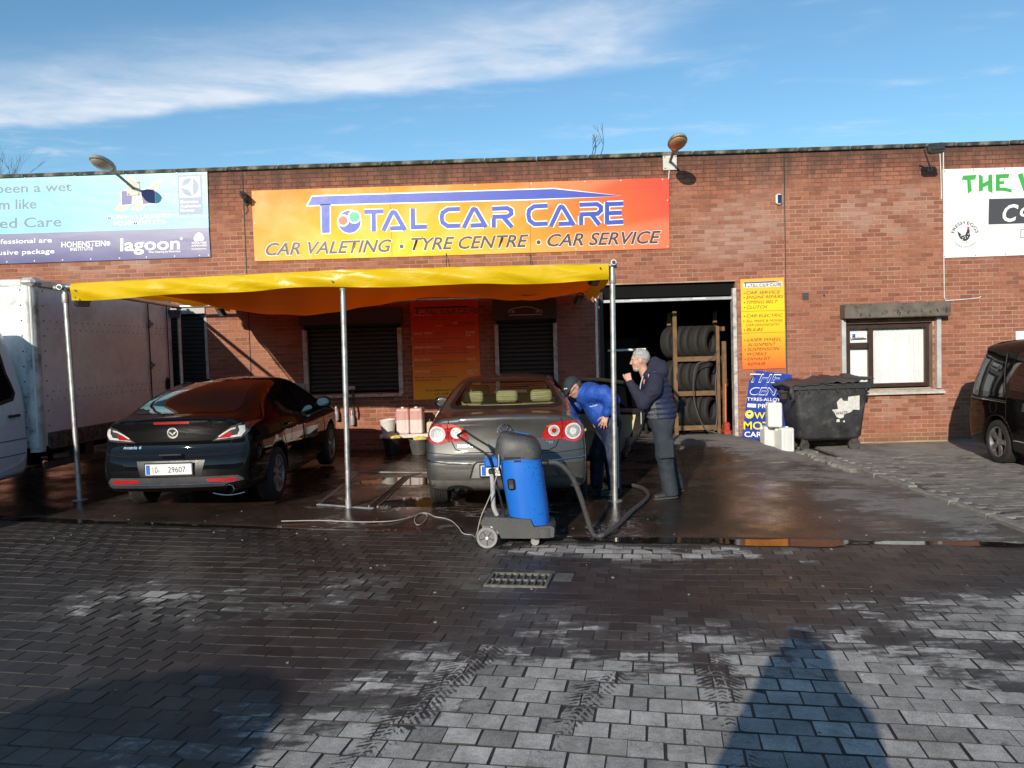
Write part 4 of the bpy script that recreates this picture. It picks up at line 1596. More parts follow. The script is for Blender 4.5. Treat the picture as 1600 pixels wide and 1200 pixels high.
# ---------------------------------------------------------------- lamps, cameras, cables on the wall
m_lampgrey = surf('lamp_housing', (.32, .31, .28), .6, .1, var=.25, scale=9, dirt=((.08, .07, .05), .5, 6))
m_lens, t, b = mat_new('lamp_bowl')
t.put(b.inputs['Base Color'], t.mix(t.noise(t.objc(), 8, 4), (.30, .28, .22), (.48, .44, .36)))
b.inputs['Roughness'].default_value = .18
b.inputs['Transmission Weight'].default_value = .25
m_plate = surf('mount_plate', (.55, .54, .50), .7, .1, var=.2, scale=20, bump=.3)
m_arm = surf('lamp_arm_steel', (.20, .18, .16), .55, .6, var=.25)
m_black = surf('black_plastic', (.018, .018, .019), .45, var=.2)


def wall_lamp(label, foot, head, tilt, yawd, bowl=None):
    t_ = thing('wall_lamp', label, 'lamp', (foot[0], WALL_Y - .01, foot[1]), group='lamps on the parapet')
    loc = Vector(t_.location)
    pl = MB().box((0, -.025, 0), (.24, .03, .26), .006).build('mounting_plate', m_plate, t_)
    for a in (-.09, .09):
        for c in (-.10, .10):
            MB().cyl((a, -.04, c), (a, -.05, c), .012, seg=6).build('bolt', m_arm, pl)
    H = Vector(head) - loc
    d = (H - Vector((0, -.04, .0))).normalized()
    MB().tube([(0, -.03, 0), tuple(Vector((0, -.08, .02))), tuple(H * .5 + Vector((0, 0, .015))), tuple(H - d * .16)], .024, 10).build('arm', m_arm, t_)
    M = Matrix.Translation(H) @ d.to_track_quat('Y', 'Z').to_matrix().to_4x4() @ rot('X', tilt) @ rot('Y', yawd)

    def fh(p):
        body = sd_ell(p, (0, .03, 0), (.155, .30, .10))
        body = smax(body, -(p[:, 2] + .015), .02)
        neck = sd_cap(p, (0, -.30, 0), (0, -.1, .01), .035, .07)
        return smin(body, neck, .06)
    sd_obj('housing', fh, (-.2, -.36, -.12), (.2, .36, .14), .012, m_lampgrey, t_, M)

    def fb(p):
        return smax(sd_ell(p, (0, .06, -.012), (.138, .24, .085)), p[:, 2] + .012, .012)
    sd_obj('bowl', fb, (-.17, -.22, -.12), (.17, .33, .02), .011, bowl or m_lens, t_, M)
    return t_


wall_lamp('street-type lamp on a steel arm in front of the laundry banner', (-6.85, 4.86), (-6.86, 12.62, 5.06), -4, 0)
m_lens2, t, b = mat_new('lamp_bowl_amber')
t.put(b.inputs['Base Color'], t.mix(t.noise(t.objc(), 8, 4), (.30, .17, .08), (.45, .27, .13)))
b.inputs['Roughness'].default_value = .25
wall_lamp('street-type lamp on a steel arm above the right end of the orange sign', (2.57, 5.00), (2.52, 12.62, 5.09), 2, 0, m_lens2)
# thin cable from the right lamp to the sign
tag(MB().tube([(2.56, WALL_Y - .03, 4.87), (2.55, WALL_Y - .028, 4.8), (2.545, WALL_Y - .028, 4.72)], .006, 6).build('lamp_cable', W_PRINT), 'short white cable below the right-hand street-type lamp', 'cable')
# halogen flood on a bent arm
fl = thing('arm_floodlight', 'dark floodlight on a thin bent arm at the right of the parapet', 'floodlight', (7.05, WALL_Y - .01, 4.74))
MB().tube([(0, 0, 0), (0, -.03, 0), (-.33, -.45, .24), (-.30, -.55, .25), (-.18, -.62, .24)], .014, 8).build('arm', m_arm, fl)
MB().lathe([(.05, 0), (.05, .012), (.02, .03)], 12, rot('X', 90)).build('wall_rose', m_arm, fl)
M = tr(-.235, -.64, .20) @ rot('X', -20) @ rot('Z', -8)
MB().box((0, 0, 0), (.26, .12, .17), .03, M).build('housing', surf('flood_housing', (.05, .05, .052), .5, .2), fl)
MB().box((0, -.065, 0), (.20, .012, .12), .004, M).build('glass', m_black, fl)
f2 = thing('arm_floodlight', 'thin bent lamp arm at the right edge above the white board', 'floodlight', (8.86, WALL_Y - .01, 4.80))
MB().tube([(0, 0, 0), (0, -.03, 0), (-.18, -.42, .20), (.1, -.6, .22)], .014, 8).build('arm', m_arm, f2)
MB().box((.22, -.64, .17), (.26, .12, .17), .03).build('housing', surf('flood_housing', (.05, .05, .052), .5, .2), f2)
# CCTV camera left of the sign
cc = thing('security_camera', 'small dark security camera at the left end of the orange sign', 'camera', (-4.86, WALL_Y - .01, 4.55))
MB().lathe([(.045, 0), (.045, .02), (.02, .03)], 12, rot('X', 90)).build('base', m_black, cc)
MB().tube([(0, -.02, 0), (0, -.09, .02), (-.01, -.12, .07)], .014, 8).build('bracket', m_black, cc)
M = tr(-.01, -.16, .10) @ rot('Z', 28) @ rot('X', 22)
MB().lathe([(.038, -.11), (.042, -.10), (.042, .10), (.034, .12)], 14, M @ rot('X', 90)).build('barrel', surf('camera_barrel', (.035, .035, .037), .4), cc)
MB().box((0, 0, .045), (.09, .27, .008), .003, M).build('sun_shield', surf('camera_barrel', (.035, .035, .037), .4), cc)
MB().tube([(.0, -.01, -.03), (.02, -.02, -.12), (-.03, -.015, -.2)], .005, 6).build('cable', m_black, cc)
# alarm box
al = thing('alarm_box', 'small blue and white alarm box on the plain brick wall', 'alarm', (4.44, WALL_Y - .009, 4.22))
MB().box((0, -.035, .09), (.115, .07, .185), .03).build('case', surf('alarm_white', (.7, .7, .7), .4), al)
MB().box((.004, -.068, .09), (.072, .02, .14), .012).build('lens', surf('alarm_blue', (.012, .02, .07), .25), al)
# white cable run down to the shutter box
cb = thing('wall_cable', 'white cable run down the wall beside the white produce board', 'cable', (7.27, WALL_Y - .02, 2.47))
MB().tube([(-.01, 0, 2.68), (0, -.01, 2.55), (.005, 0, 1.6), (.0, -.008, .8), (.01, 0, .06), (.03, -.004, .0), (.3, -.004, .01), (.6, 0, .03), (.64, 0, .055)], .009, 7).build('run', surf('cable_white', (.62, .6, .56), .5), cb)
MB().tube([(-.055, .0, 2.6), (-.045, -.01, 2.2), (-.03, 0, 1.75)], .008, 6).build('second_run', surf('cable_white', (.62, .6, .56), .5), cb)


def twig(name, label, base, seed, h, n):
    rt = random.Random(seed)
    t_ = thing(name, label, 'plant', base)
    mb = MB()

    def grow_(p, d, L, r, dep):
        q = p + d * L
        mid = (p + q) / 2 + Vector((rt.uniform(-1, 1), rt.uniform(-1, 1), rt.uniform(-1, 1))) * L * .06
        mb.tube([tuple(p), tuple(mid), tuple(q)], [r, r * .85, r * .65], 5)
        if dep == 0:
            return
        for k in range(rt.choice((2, 3))):
            nd = (d + Vector((rt.uniform(-.6, .6), rt.uniform(-.4, .4), rt.uniform(-.1, .5)))).normalized()
            grow_(p.lerp(q, rt.uniform(.45, 1)), nd, L * rt.uniform(.55, .75), r * .6, dep - 1)
    for k in range(n):
        grow_(Vector((rt.uniform(-.1, .1), rt.uniform(-.06, .06), 0)), Vector((.45 + rt.uniform(-.5, .4), rt.uniform(-.3, .3), 1)).normalized(), h * rt.uniform(.35, .5), .008, 3)
    mb.build('stems', surf('bare_twig', (.05, .038, .03), .9), t_)
    return t_


twig('parapet_weed', 'small leafless weed growing from the coping above the sign', (1.28, WALL_Y + .15, BTOP + .05), 4, .62, 3)
# bare tree far behind the building on the left
tw = twig('bare_tree', 'bare tree crown just showing above the roof at the far left', (-14.75, 21.5, 6.0), 8, 2.2, 6)
MB().tube([(0, 0, -6.05), (.1, 0, -2), (0, 0, .1)], [.16, .12, .09], 8).build('trunk', surf('bare_twig', (.05, .038, .03), .9), tw)

# ---------------------------------------------------------------- canopy
m_pole = surf('scaffold_tube', (.50, .50, .49), .42, .8, var=.18, scale=10, dirt=((.2, .17, .13), .4, 8))
m_fit = surf('tube_fitting', (.40, .40, .39), .5, .7, var=.2)
m_tarp, t, b = mat_new('yellow_tarpaulin')
p = t.pos()
c = t.mix(t.noise(p, 1.8, 4), (.90, .60, .006), (.95, .68, .012))
t.put(b.inputs['Base Color'], c)
b.inputs['Roughness'].default_value = .32
nz = t.noise(t.comb(t.m('MULTIPLY', t.xyz(p)[0], 1.0), t.xyz(p)[1], t.m('MULTIPLY', t.xyz(p)[2], 2.4)), 2.2, 2, .5, .8)
bm_ = t.bump(nz, .50, .05)
t.put(b.inputs['Normal'], bm_)
tl = t.n('ShaderNodeBsdfTranslucent', {'Color': (.95, .42, .01, 1)})
mx = t.n('ShaderNodeMixShader', {0: .38})
out = m_tarp.node_tree.nodes['Material Output']
m_tarp.node_tree.links.new(b.outputs[0], mx.inputs[1])
m_tarp.node_tree.links.new(tl.outputs[0], mx.inputs[2])
m_tarp.node_tree.links.new(mx.outputs[0], out.inputs['Surface'])

cn = thing('tarpaulin_canopy', 'yellow tarpaulin canopy on galvanised tube posts over the two cars', 'canopy', (-2.4, 11.2, 0))
O = Vector(cn.location)
PF_ = [Vector((-5.55, 9.28, 0)), Vector((-2.10, 8.73, 0)), Vector((.98, 8.93, 0))]
PB_ = [Vector((-6.00, 13.2, 0)), Vector((1.19, 13.15, 0))]
ZT = 2.74
for i, q in enumerate(PF_):
    zb = gz(q.x, q.y)
    top_ = Vector((q.x + (-.05 if i == 0 else .03), q.y, ZT))
    po = MB().tube([tuple(Vector((q.x, q.y, zb)) - O), tuple(top_ - O)], .031, 14).build('post', m_pole, cn)
    MB().lathe([(.038, -.10), (.040, -.095), (.040, 0), (.036, .01)], 14, Matrix.Translation(top_ - O - Vector((0, 0, .09)))).build('clamp', m_fit, po)
    if i == 1:
        MB().lathe([(.037, 0), (.037, .11)], 14, Matrix.Translation(Vector((q.x, q.y, zb)) - O)).build('foot_socket', m_fit, po)
    else:
        MB().lathe([(.085, 0), (.085, .008), (.05, .012)], 14, Matrix.Translation(Vector((q.x, q.y, zb)) - O)).build('foot_plate', m_fit, po)
for q in PB_:
    MB().tube([tuple(Vector((q.x, q.y, gz(q.x, q.y))) - O), tuple(Vector((q.x, q.y, 2.74)) - O)], .031, 12).build('post', m_pole, cn)
ends = [(Vector((-5.74, 9.31, ZT)), Vector((-2.09, 8.73, ZT + .01))), (Vector((-2.09, 8.73, ZT + .01)), Vector((1.06, 8.93, ZT + .02))),
        (Vector((-6.08, 13.15, 2.74)), Vector((1.24, 13.15, 2.74)))]
for a, bb in ends:
    MB().tube([tuple(a - O), tuple(bb - O)], .030, 12).build('rail', m_pole, cn)
for a, bb in ((Vector((-5.61, 9.18, ZT - .005)), Vector((-6.0, 13.3, ZT))), (Vector((1.015, 8.82, ZT + .045)), Vector((1.19, 13.3, ZT + .02)))):
    mb = MB().tube([tuple(a - O), tuple(bb - O)], .032, 12)
    s_ = mb.build('side_rail', m_pole, cn)
    d = (bb - a).normalized()
    MB().tube([tuple(a - O - d * .012), tuple(a - O + d * .02)], .022, 12).build('tube_bore', m_black, s_)
# sheet: roof with two sagging bays, front flap hanging over the rail
NU, NVt = 90, 36
rw = np.random.RandomState(2)
wob = [rw.uniform(0, 6.28) for _ in range(8)]


def front(u):
    if u < .54:
        q = Vector((-5.47, 9.24, 0)).lerp(Vector((-2.10, 8.69, 0)), u / .54)
    else:
        q = Vector((-2.10, 8.69, 0)).lerp(Vector((.96, 8.89, 0)), (u - .54) / .46)
    return q


def tarp_pt(u, v):
    f = front(u)
    bk = Vector((-5.20 + 6.25 * u, 13.52, 0))
    q = f.lerp(bk, v)
    s1 = max(0, math.sin(math.pi * min(1, max(0, (u - .02) / .56)))) ** 1.3
    s2 = max(0, math.sin(math.pi * min(1, max(0, (u - .66) / .34)))) ** 1.2
    z = ZT + .035 - (.33 * s1 + .19 * s2) * math.sin(math.pi * v) ** .8
    z += .012 * math.sin(u * 31 + wob[0]) * math.sin(v * 9 + wob[1]) + .006 * math.sin(u * 63 + v * 17)
    return Vector((q.x, q.y, z))


P = []
for i in range(NU + 1):
    u = i / NU
    row = []
    f = front(u)
    dr = .195 + .010 * math.sin(u * 9 + 1) + .012 * math.sin(u * 23)
    for k in range(9):           # flap, bottom to top
        s = k / 8
        w_ = (1 - s)
        bulge = .030 * math.sin(math.pi * s) + .022 * w_ * math.sin(u * 38 + wob[2]) + .014 * w_ * math.sin(u * 71 + wob[3]) + .012 * math.sin(u * 54 + s * 7 + wob[4])
        row.append(tuple(Vector((f.x, f.y - .045 - bulge * .8, ZT + .035 - dr * (1 - s))) - O))
    for k in range(NVt + 1):
        row.append(tuple(tarp_pt(u, k / NVt) + Vector((0, -.03 * (1 - k / NVt), 0)) - O))
    P.append(row)
cmb = MB().grid(P)
tp = cmb.build('tarpaulin', m_tarp, cn, smooth=60)
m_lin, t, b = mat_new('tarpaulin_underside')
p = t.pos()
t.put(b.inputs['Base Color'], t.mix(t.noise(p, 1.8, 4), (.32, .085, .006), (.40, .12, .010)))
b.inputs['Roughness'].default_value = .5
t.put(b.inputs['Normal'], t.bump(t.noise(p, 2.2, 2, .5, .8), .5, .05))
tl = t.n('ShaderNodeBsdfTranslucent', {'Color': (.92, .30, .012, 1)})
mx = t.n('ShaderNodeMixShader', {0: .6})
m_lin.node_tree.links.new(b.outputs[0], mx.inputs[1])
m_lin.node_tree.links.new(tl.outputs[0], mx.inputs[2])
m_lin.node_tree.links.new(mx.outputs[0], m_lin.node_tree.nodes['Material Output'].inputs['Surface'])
P2 = [[tuple(Vector(q) + Vector((0, .02, -.012))) for q in row[9:]] for row in P]
MB().grid(P2).build('underside', m_lin, tp, smooth=60)
# scalloped rear corner flap on the right and torn hem on the left
P = []
for i in range(13):
    v = i / 12
    q = Vector((.99 + .03 * v, 9.0 + 4.1 * v, 0))
    dr = .10 + .05 * abs(math.sin(v * 9.4)) + .10 * (1 - abs(2 * v - 1))
    P.append([tuple(Vector((q.x - .02, q.y, ZT + .03)) - O), tuple(Vector((q.x + .01, q.y, ZT + .03 - dr)) - O)])
MB().grid(P).build('side_flap', m_tarp, cn, smooth=60)
P = []
for i in range(17):
    v = i / 16
    q = Vector((-5.50 + .30 * v, 9.32 + 4.1 * v, 0))
    dr = .06 + .07 * abs(math.sin(v * 11 + .5)) * v
    P.append([tuple(Vector((q.x, q.y, ZT + .03)) - O), tuple(Vector((q.x + .02, q.y, ZT + .03 - dr)) - O)])
MB().grid(P).build('side_flap', m_tarp, cn, smooth=60)
for (u, s) in ((.012, .55), (.012, .1), (.53, .35), (.985, .75)):
    f = front(u)
    MB().lathe([(.010, 0), (.010, .006)], 10, Matrix.Translation(Vector((f.x, f.y - .085, ZT + .03 - .19 * (1 - s))) - O) @ rot('X', 90)).build('eyelet', m_black, cn)
# strap wires from the sign board down to the canopy
for i, (x0, z0, x1, z1) in enumerate(((-1.37, 3.56, -1.33, 2.85), (.10, 3.50, .12, 2.86))):
    tag(MB().tube([(x0, WALL_Y - .045, z0), ((x0 + x1) / 2, WALL_Y - .2, (z0 + z1) / 2), (x1, WALL_Y - .45, z1)], .006, 6).build('support_wire', m_black),
        ('left' if i == 0 else 'right') + ' of two thin dark wires hanging from the orange sign to the canopy', 'wire')


def flood(label, loc, rz, rx):
    t_ = thing('led_floodlight', label, 'floodlight', loc, group='floodlights under the canopy')
    M = rot('Z', rz) @ rot('X', rx)
    MB().box((0, 0, -.09), (.17, .045, .14), .008, M).build('housing', m_black, t_)
    MB().box((0, -.026, -.09), (.145, .006, .115), .002, M).build('glass', surf('flood_glass', (.10, .10, .11), .2), t_)
    MB().tube([tuple(M @ Vector((-.095, 0, -.09))), tuple(M @ Vector((-.095, 0, 0))), (-.02, 0, .04), (.02, 0, .04), tuple(M @ Vector((.095, 0, 0))), tuple(M @ Vector((.095, 0, -.09)))], .008, 6).build('bracket', m_black, t_)
    for k in range(5):
        MB().box((0, .030, -.14 + k * .025), (.15, .02, .006), 0, M).build('cooling_fin', m_black, t_)
    return t_


flood('black floodlight hanging below the left front corner of the canopy', (-5.44, 9.40, ZT - .08), 55, 25)
flood('black floodlight at the top of the rear left canopy post', (-5.98, 13.0, ZT - .05), 30, 30)
flood('black floodlight under the tarpaulin to the right of the rear left post', (-5.18, 12.9, ZT - .06), -35, 35)
flood('black floodlight under the tarpaulin above the small shuttered window', (.05, 10.6, ZT - .02), 40, 55)
flood('black floodlight beside the rear right canopy post', (.90, 12.6, ZT - .05), 48, 30)
flood('black floodlight just behind the right front canopy post', (.88, 9.35, ZT - .02), 50, 30)

# ---------------------------------------------------------------- cars
def poly_sdf(P, y, z):
    """signed distance from points (y,z) to closed polygon P (negative inside)"""
    P = np.asarray(P, float)
    d = np.full(y.shape, 1e9)
    s = np.ones(y.shape)
    n = len(P)
    j = n - 1
    for i in range(n):
        ey, ez = P[j, 0] - P[i, 0], P[j, 1] - P[i, 1]
        wy, wz = y - P[i, 0], z - P[i, 1]
        tq = np.clip((wy * ey + wz * ez) / (ey * ey + ez * ez + 1e-12), 0, 1)
        by, bz = wy - ey * tq, wz - ez * tq
        d = np.minimum(d, by * by + bz * bz)
        c1_ = z >= P[i, 1]
        c2_ = z < P[j, 1]
        c3_ = ey * wz > ez * wy
        fl_ = (c1_ & c2_ & c3_) | (~c1_ & ~c2_ & ~c3_)
        s = np.where(fl_, -s, s)
        j = i
    return s * np.sqrt(d)


def curve1(pts, x):
    q = np.array(spline(pts, 10))
    o = np.argsort(q[:, 0])
    return np.interp(x, q[o, 0], q[o, 1])


def cheb(c, n=1):
    return c


class Car:
    """car body from side profile, section widths and plan taper; y=0 is the rear bumper, +y the nose"""

    def __init__(s, prof, width, plan, wheels, wr, arch, crown=.045, k=.07, res=.03, gh=None, rear_bow=.10, dent=None):
        s.prof = np.array(spline(prof, 5, True))
        s.width, s.plan, s.wheels, s.wr, s.arch = width, plan, wheels, wr, arch
        s.crown, s.k, s.gh, s.rear_bow, s.dent = crown, k, gh, rear_bow, dent
        L = s.prof[:, 0].max()
        H = s.prof[:, 1].max()
        s.L = L
        vs, fs = surfnet(s.f, (-1.02, -.1, .1), (1.02, L + .1, H + .1), res)
        # push vertices onto the surface once more for clean highlights
        for _ in range(2):
            e = 2e-3
            f0 = s.f(vs)
            g = np.stack([(s.f(vs + np.eye(3)[a] * e) - f0) / e for a in range(3)], 1)
            gl = (g * g).sum(1)
            st = np.where(gl > .05, f0 / np.maximum(gl, .05), 0)
            vs = vs - g * np.clip(st, -res * .5, res * .5)[:, None]
        s.vs, s.fs = vs, fs
        s.bvh = BVHTree.FromPolygons([tuple(v) for v in vs], [tuple(int(i) for i in q) for q in fs])

    def f(s, p):
        x, y, z = np.abs(p[:, 0]), p[:, 1], p[:, 2]
        yb = y - s.rear_bow * (x / .85) ** 2 * np.clip(1 - y / 1.2, 0, 1)
        yb = yb + s.rear_bow * .9 * (x / .85) ** 2 * np.clip((y - s.L + 1.0) / 1.0, 0, 1)
        zz = z + s.crown * (x / .6) ** 2 * np.clip((z - .8) / .5, 0, 1)
        d = poly_sdf(s.prof, yb, zz)
        w = curve1(s.width, z) * curve1(s.plan, y)
        if s.gh is not None:
            w = w - np.clip((z - .95) / .4, 0, 1) * curve1(s.gh, y)
        d = smax(d, x - w, s.k)
        for yw in s.wheels:
            c = np.maximum(np.hypot(y - yw, z - s.wr) - s.arch, .58 - x)
            d = smax(d, -c, .012)
        if s.dent is not None:
            d = s.dent(d, x, y, z)
        return d

    def hit(s, view, a, b, far=None, side=1):
        if view == 'rear':
            o, dr = Vector((a, -1.5, b)), Vector((0, 1, 0))
        elif view == 'side':
            o, dr = Vector((1.6 * side, a, b)), Vector((-side, 0, 0))
        elif view == 'top':
            o, dr = Vector((a, b, 2.5)), Vector((0, 0, -1))
        loc, nrm, i, dist = s.bvh.ray_cast(o, dr)
        if loc is None:
            return None, None
        if nrm.dot(dr) > 0:
            nrm = -nrm
        return loc, nrm

    def patch(s, view, poly, off=.004, h=.035, side=1, depth=0.0):
        """a skin that follows the body inside an outline drawn in a view"""
        pts = [Vector(q) for q in poly]
        bnd = []
        n = len(pts)
        for i in range(n):
            a, bq = pts[i], pts[(i + 1) % n]
            m = max(1, int((bq - a).length / h))
            bnd += [a.lerp(bq, k_ / m) for k_ in range(m)]
        xs = [q.x for q in pts]
        zs = [q.y for q in pts]
        inner = []
        yv = np.arange(min(xs) + h * .4, max(xs), h)
        zv = np.arange(min(zs) + h * .4, max(zs), h)
        if len(yv) and len(zv):
            G = np.stack(np.meshgrid(yv, zv), -1).reshape(-1, 2)
            sd = poly_sdf([(q.x, q.y) for q in pts], G[:, 0], G[:, 1])
            inner = [Vector(q) for q in G[sd < -h * .3]]
        allp = bnd + inner
        nb = len(bnd)
        edges = [(i, (i + 1) % nb) for i in range(nb)]
        v2, e2, f2, *_ = geometry.delaunay_2d_cdt(allp, edges, [list(range(nb))], 1, 1e-5)
        V, ok, NR = [], [], []
        for q in v2:
            loc, nrm = s.hit(view, q.x, q.y, side=side)
            NR.append(nrm)
            ok.append(loc is not None)
            V.append(tuple(loc + nrm * off) if loc is not None else (0, 0, 0))
        F = []
        for f in f2:
            if not all(ok[i] for i in f):
                continue
            a, b_, c = (Vector(V[i]) for i in f[:3])
            if (b_ - a).cross(c - a).dot(NR[f[0]]) < 0:
                f = f[::-1]
            F.append(tuple(f))
        return V, F

    def part(s, name, mat, parent, view, poly, off=.004, h=.035, side=1):
        V, F = s.patch(view, poly, off, h, side)
        return MB().add(V, F).build(name, mat, parent, smooth=70, fix=False)

    def line(s, name, mat, parent, view, pts, w=.006, off=.003, h=.03, side=1):
        P = []
        for i in range(len(pts) - 1):
            a, bq = Vector(pts[i]), Vector(pts[i + 1])
            m = max(1, int((bq - a).length / h))
            P += [a.lerp(bq, k_ / m) for k_ in range(m)]
        P.append(Vector(pts[-1]))
        L = []
        for q in P:
            loc, nrm = s.hit(view, q.x, q.y, side=side)
            if loc is not None:
                L.append(tuple(loc + nrm * off))
        return MB().tube(L, w / 2, 5).build(name, mat, parent)

    def body(s, name, mat, parent, cuts=()):
        vs, fs = s.vs, s.fs
        keep = np.ones(len(fs), bool)
        c = vs[fs].mean(1)
        for (view, poly, cond) in cuts:
            a, b_ = (c[:, 0], c[:, 2]) if view == 'rear' else (c[:, 1], c[:, 2])
            inside = poly_sdf(poly, a, b_) < 0
            keep &= ~(inside & cond(c))
        return link(name, np_mesh(name, vs, fs[keep]), mat, parent)


def wheel(parent, x, y, r, width, style, rim_r, m_rim, side):
    """tyre with shoulders and a spoked rim; axle along X"""
    w_ = bpy.data.objects.new('wheel', None)
    COL.objects.link(w_)
    w_.parent = parent
    w_.location = (x, y, r - .008)
    m_tyre = MATS.get('tyre_rubber') or surf('tyre_rubber', (.020, .019, .018), .8, var=.25, scale=10, bump=.3, bscale=80)
    hw = width / 2
    prof = [(rim_r, -hw * .8), (rim_r + .02, -hw * .98), (r - .035, -hw), (r - .012, -hw * .86), (r - .002, -hw * .55)]
    for q in (-.36, -.10, .16, .42):
        prof += [(r - .001, hw * (q - .035)), (r - .010, hw * (q - .02)), (r - .010, hw * (q + .02)), (r - .001, hw * (q + .035))]
    prof += [(r - .002, hw * .6), (r - .012, hw * .86), (r - .035, hw), (rim_r + .02, hw * .98), (rim_r, hw * .8)]
    M = rot('Y', 90)
    MB().lathe(prof, 40, M, cap=False).build('tyre', m_tyre, w_)
    s_ = side
    mb = MB()
    mb.lathe([(rim_r * .99, -hw * .7 * s_), (rim_r * .96, hw * .55 * s_), (rim_r * 1.0, hw * .82 * s_), (rim_r * 1.01, hw * .88 * s_), (rim_r * .93, hw * .84 * s_), (rim_r * .90, hw * .4 * s_), (rim_r * .88, -hw * .6 * s_)], 36, M, cap=False)
    mb.lathe([(rim_r * .23, hw * .1 * s_), (rim_r * .23, hw * .62 * s_), (rim_r * .16, hw * .70 * s_), (.001, hw * .70 * s_)], 20, M, cap=False)
    n, wid, split = style
    for i in range(n):
        for sp in ((-1, 1) if split else (0,)):
            a = 2 * math.pi * i / n
            da = sp * .16
            for q0, q1, w0, w1 in ((.18, .95, wid * .9, wid),):
                p0, p1 = rim_r * q0, rim_r * q1
                u = Vector((0, math.cos(a + da * .3), math.sin(a + da * .3)))
                v = Vector((0, math.cos(a + da), math.sin(a + da)))
                tn = Vector((0, -math.sin(a), math.cos(a)))
                xo, xi = hw * .66 * s_, hw * .40 * s_
                xo2, xi2 = hw * .80 * s_, hw * .52 * s_
                rings = [[tuple(u * p0 + tn * w0 / 2 + Vector((xo, 0, 0))), tuple(u * p0 - tn * w0 / 2 + Vector((xo, 0, 0))), tuple(u * p0 - tn * w0 / 2 + Vector((xi, 0, 0))), tuple(u * p0 + tn * w0 / 2 + Vector((xi, 0, 0)))],
                         [tuple(v * p1 + tn * w1 / 2 + Vector((xo2, 0, 0))), tuple(v * p1 - tn * w1 / 2 + Vector((xo2, 0, 0))), tuple(v * p1 - tn * w1 / 2 + Vector((xi2, 0, 0))), tuple(v * p1 + tn * w1 / 2 + Vector((xi2, 0, 0)))]]
                mb.loft(rings)
    mb.build('rim', m_rim, w_)
    MB().lathe([(rim_r * .62, 0), (rim_r * .62, .025 * s_)], 24, M).build('brake_disc', surf('brake_disc', (.10, .09, .08), .5, .7), w_)
    return w_


def car_paint(name, col, rough=.22, metal=.3, dust=.12, coat=1.0, spec=.25):
    m, t, b = mat_new(name)
    p = t.objc()
    fl = t.noise(p, 900, 1)
    c = t.mix(t.lin(fl, .3, .7), tuple(x * .85 for x in col), tuple(min(1, x * 1.25 + .002) for x in col))
    dn = t.noise(p, 2.3, 6, .65)
    pz = t.xyz(p)[2]
    low = t.ss(pz, .75, .25)
    dm = t.m('MULTIPLY', t.ss(t.m('ADD', dn, t.m('MULTIPLY', low, .35)), .5, .95), dust * 3)
    c = t.mix(t.m('MINIMUM', dm, .8), c, (.13, .115, .095))
    t.put(b.inputs['Base Color'], c)
    b.inputs['Metallic'].default_value = metal
    t.put(b.inputs['Roughness'], t.lin(dm, 0, .5, rough, .6))
    b.inputs['Coat Weight'].default_value = coat
    b.inputs['Specular IOR Level'].default_value = spec
    t.put(b.inputs['Coat Roughness'], t.lin(dm, 0, .4, .03, .4))
    t.put(b.inputs['Normal'], t.bump(t.noise(p, 5, 2), .012, .02))
    MATS[name] = m
    return m


m_darkglass, t, b = mat_new('tinted_car_glass')
t.put(b.inputs['Base Color'], t.mix(t.noise(t.objc(), 3), (.004, .004, .005), (.008, .008, .009)))
b.inputs['Roughness'].default_value = .03
b.inputs['Specular IOR Level'].default_value = .55
m_clear = glass_mat('car_window_glass', (.78, .86, .74), rough=.03)
m_trim = surf('black_trim', (.012, .012, .012), .4, var=.2)
m_gap = surf('panel_gap', (.003, .003, .003), .9, var=.1)
m_chrome = surf('chrome', (.62, .62, .62), .12, 1.0, var=.05)
m_alloy = surf('alloy_rim', (.40, .40, .41), .32, .85, var=.15, scale=14, dirt=((.07, .06, .05), .4, 9))
m_redlens = surf('red_lens', (.42, .010, .010), .12, coat=1, var=.2, scale=30)
m_whitelens = surf('clear_lens', (.62, .60, .58), .15, coat=1, var=.25, scale=60, rvar=.1)
m_darklens = surf('smoked_lens', (.05, .05, .055), .1, coat=1, var=.3, scale=50)
m_platew = surf('plate_white', (.78, .78, .75), .35, var=.05)
m_plateb = surf('plate_blue', (.02, .12, .50), .35, var=.05)
m_under = surf('underbody', (.010, .010, .010), .9)


def mirror_x(poly):
    return [(-x, z) for x, z in poly][::-1]


def number_plate(car, parent, xc, zc, w, h, y, texts, recess=None):
    """plate with blue band; texts: (string, x0, x1) as fractions of the plate width"""
    pl = MB().box((xc, y, zc), (w, .008, h), .003).build('number_plate', m_platew, parent)
    MB().box((xc, y + .006, zc), (w + .03, .008, h + .03), .004).build('plate_surround', m_trim, pl)
    MB().box((xc - w * .44, y - .0050, zc), (w * .085, .002, h * .88)).build('blue_band', m_plateb, pl, smooth=0)
    for (sx, a, bq) in texts:
        me = text_mesh(sx, 0, .006)
        co = np.array([v.co[:] for v in me.vertices])
        lo, hi = co.min(0), co.max(0)
        for v in me.vertices:
            u = (v.co.x - lo[0]) / (hi[0] - lo[0])
            v.co = (xc - w / 2 + w * (a + (bq - a) * u), y - .0050, zc - h * .28 + v.co.y / .729 * h * .56)
        link('plate_lettering', me, surf('plate_black', (.05, .05, .055), .4), pl)
    return pl


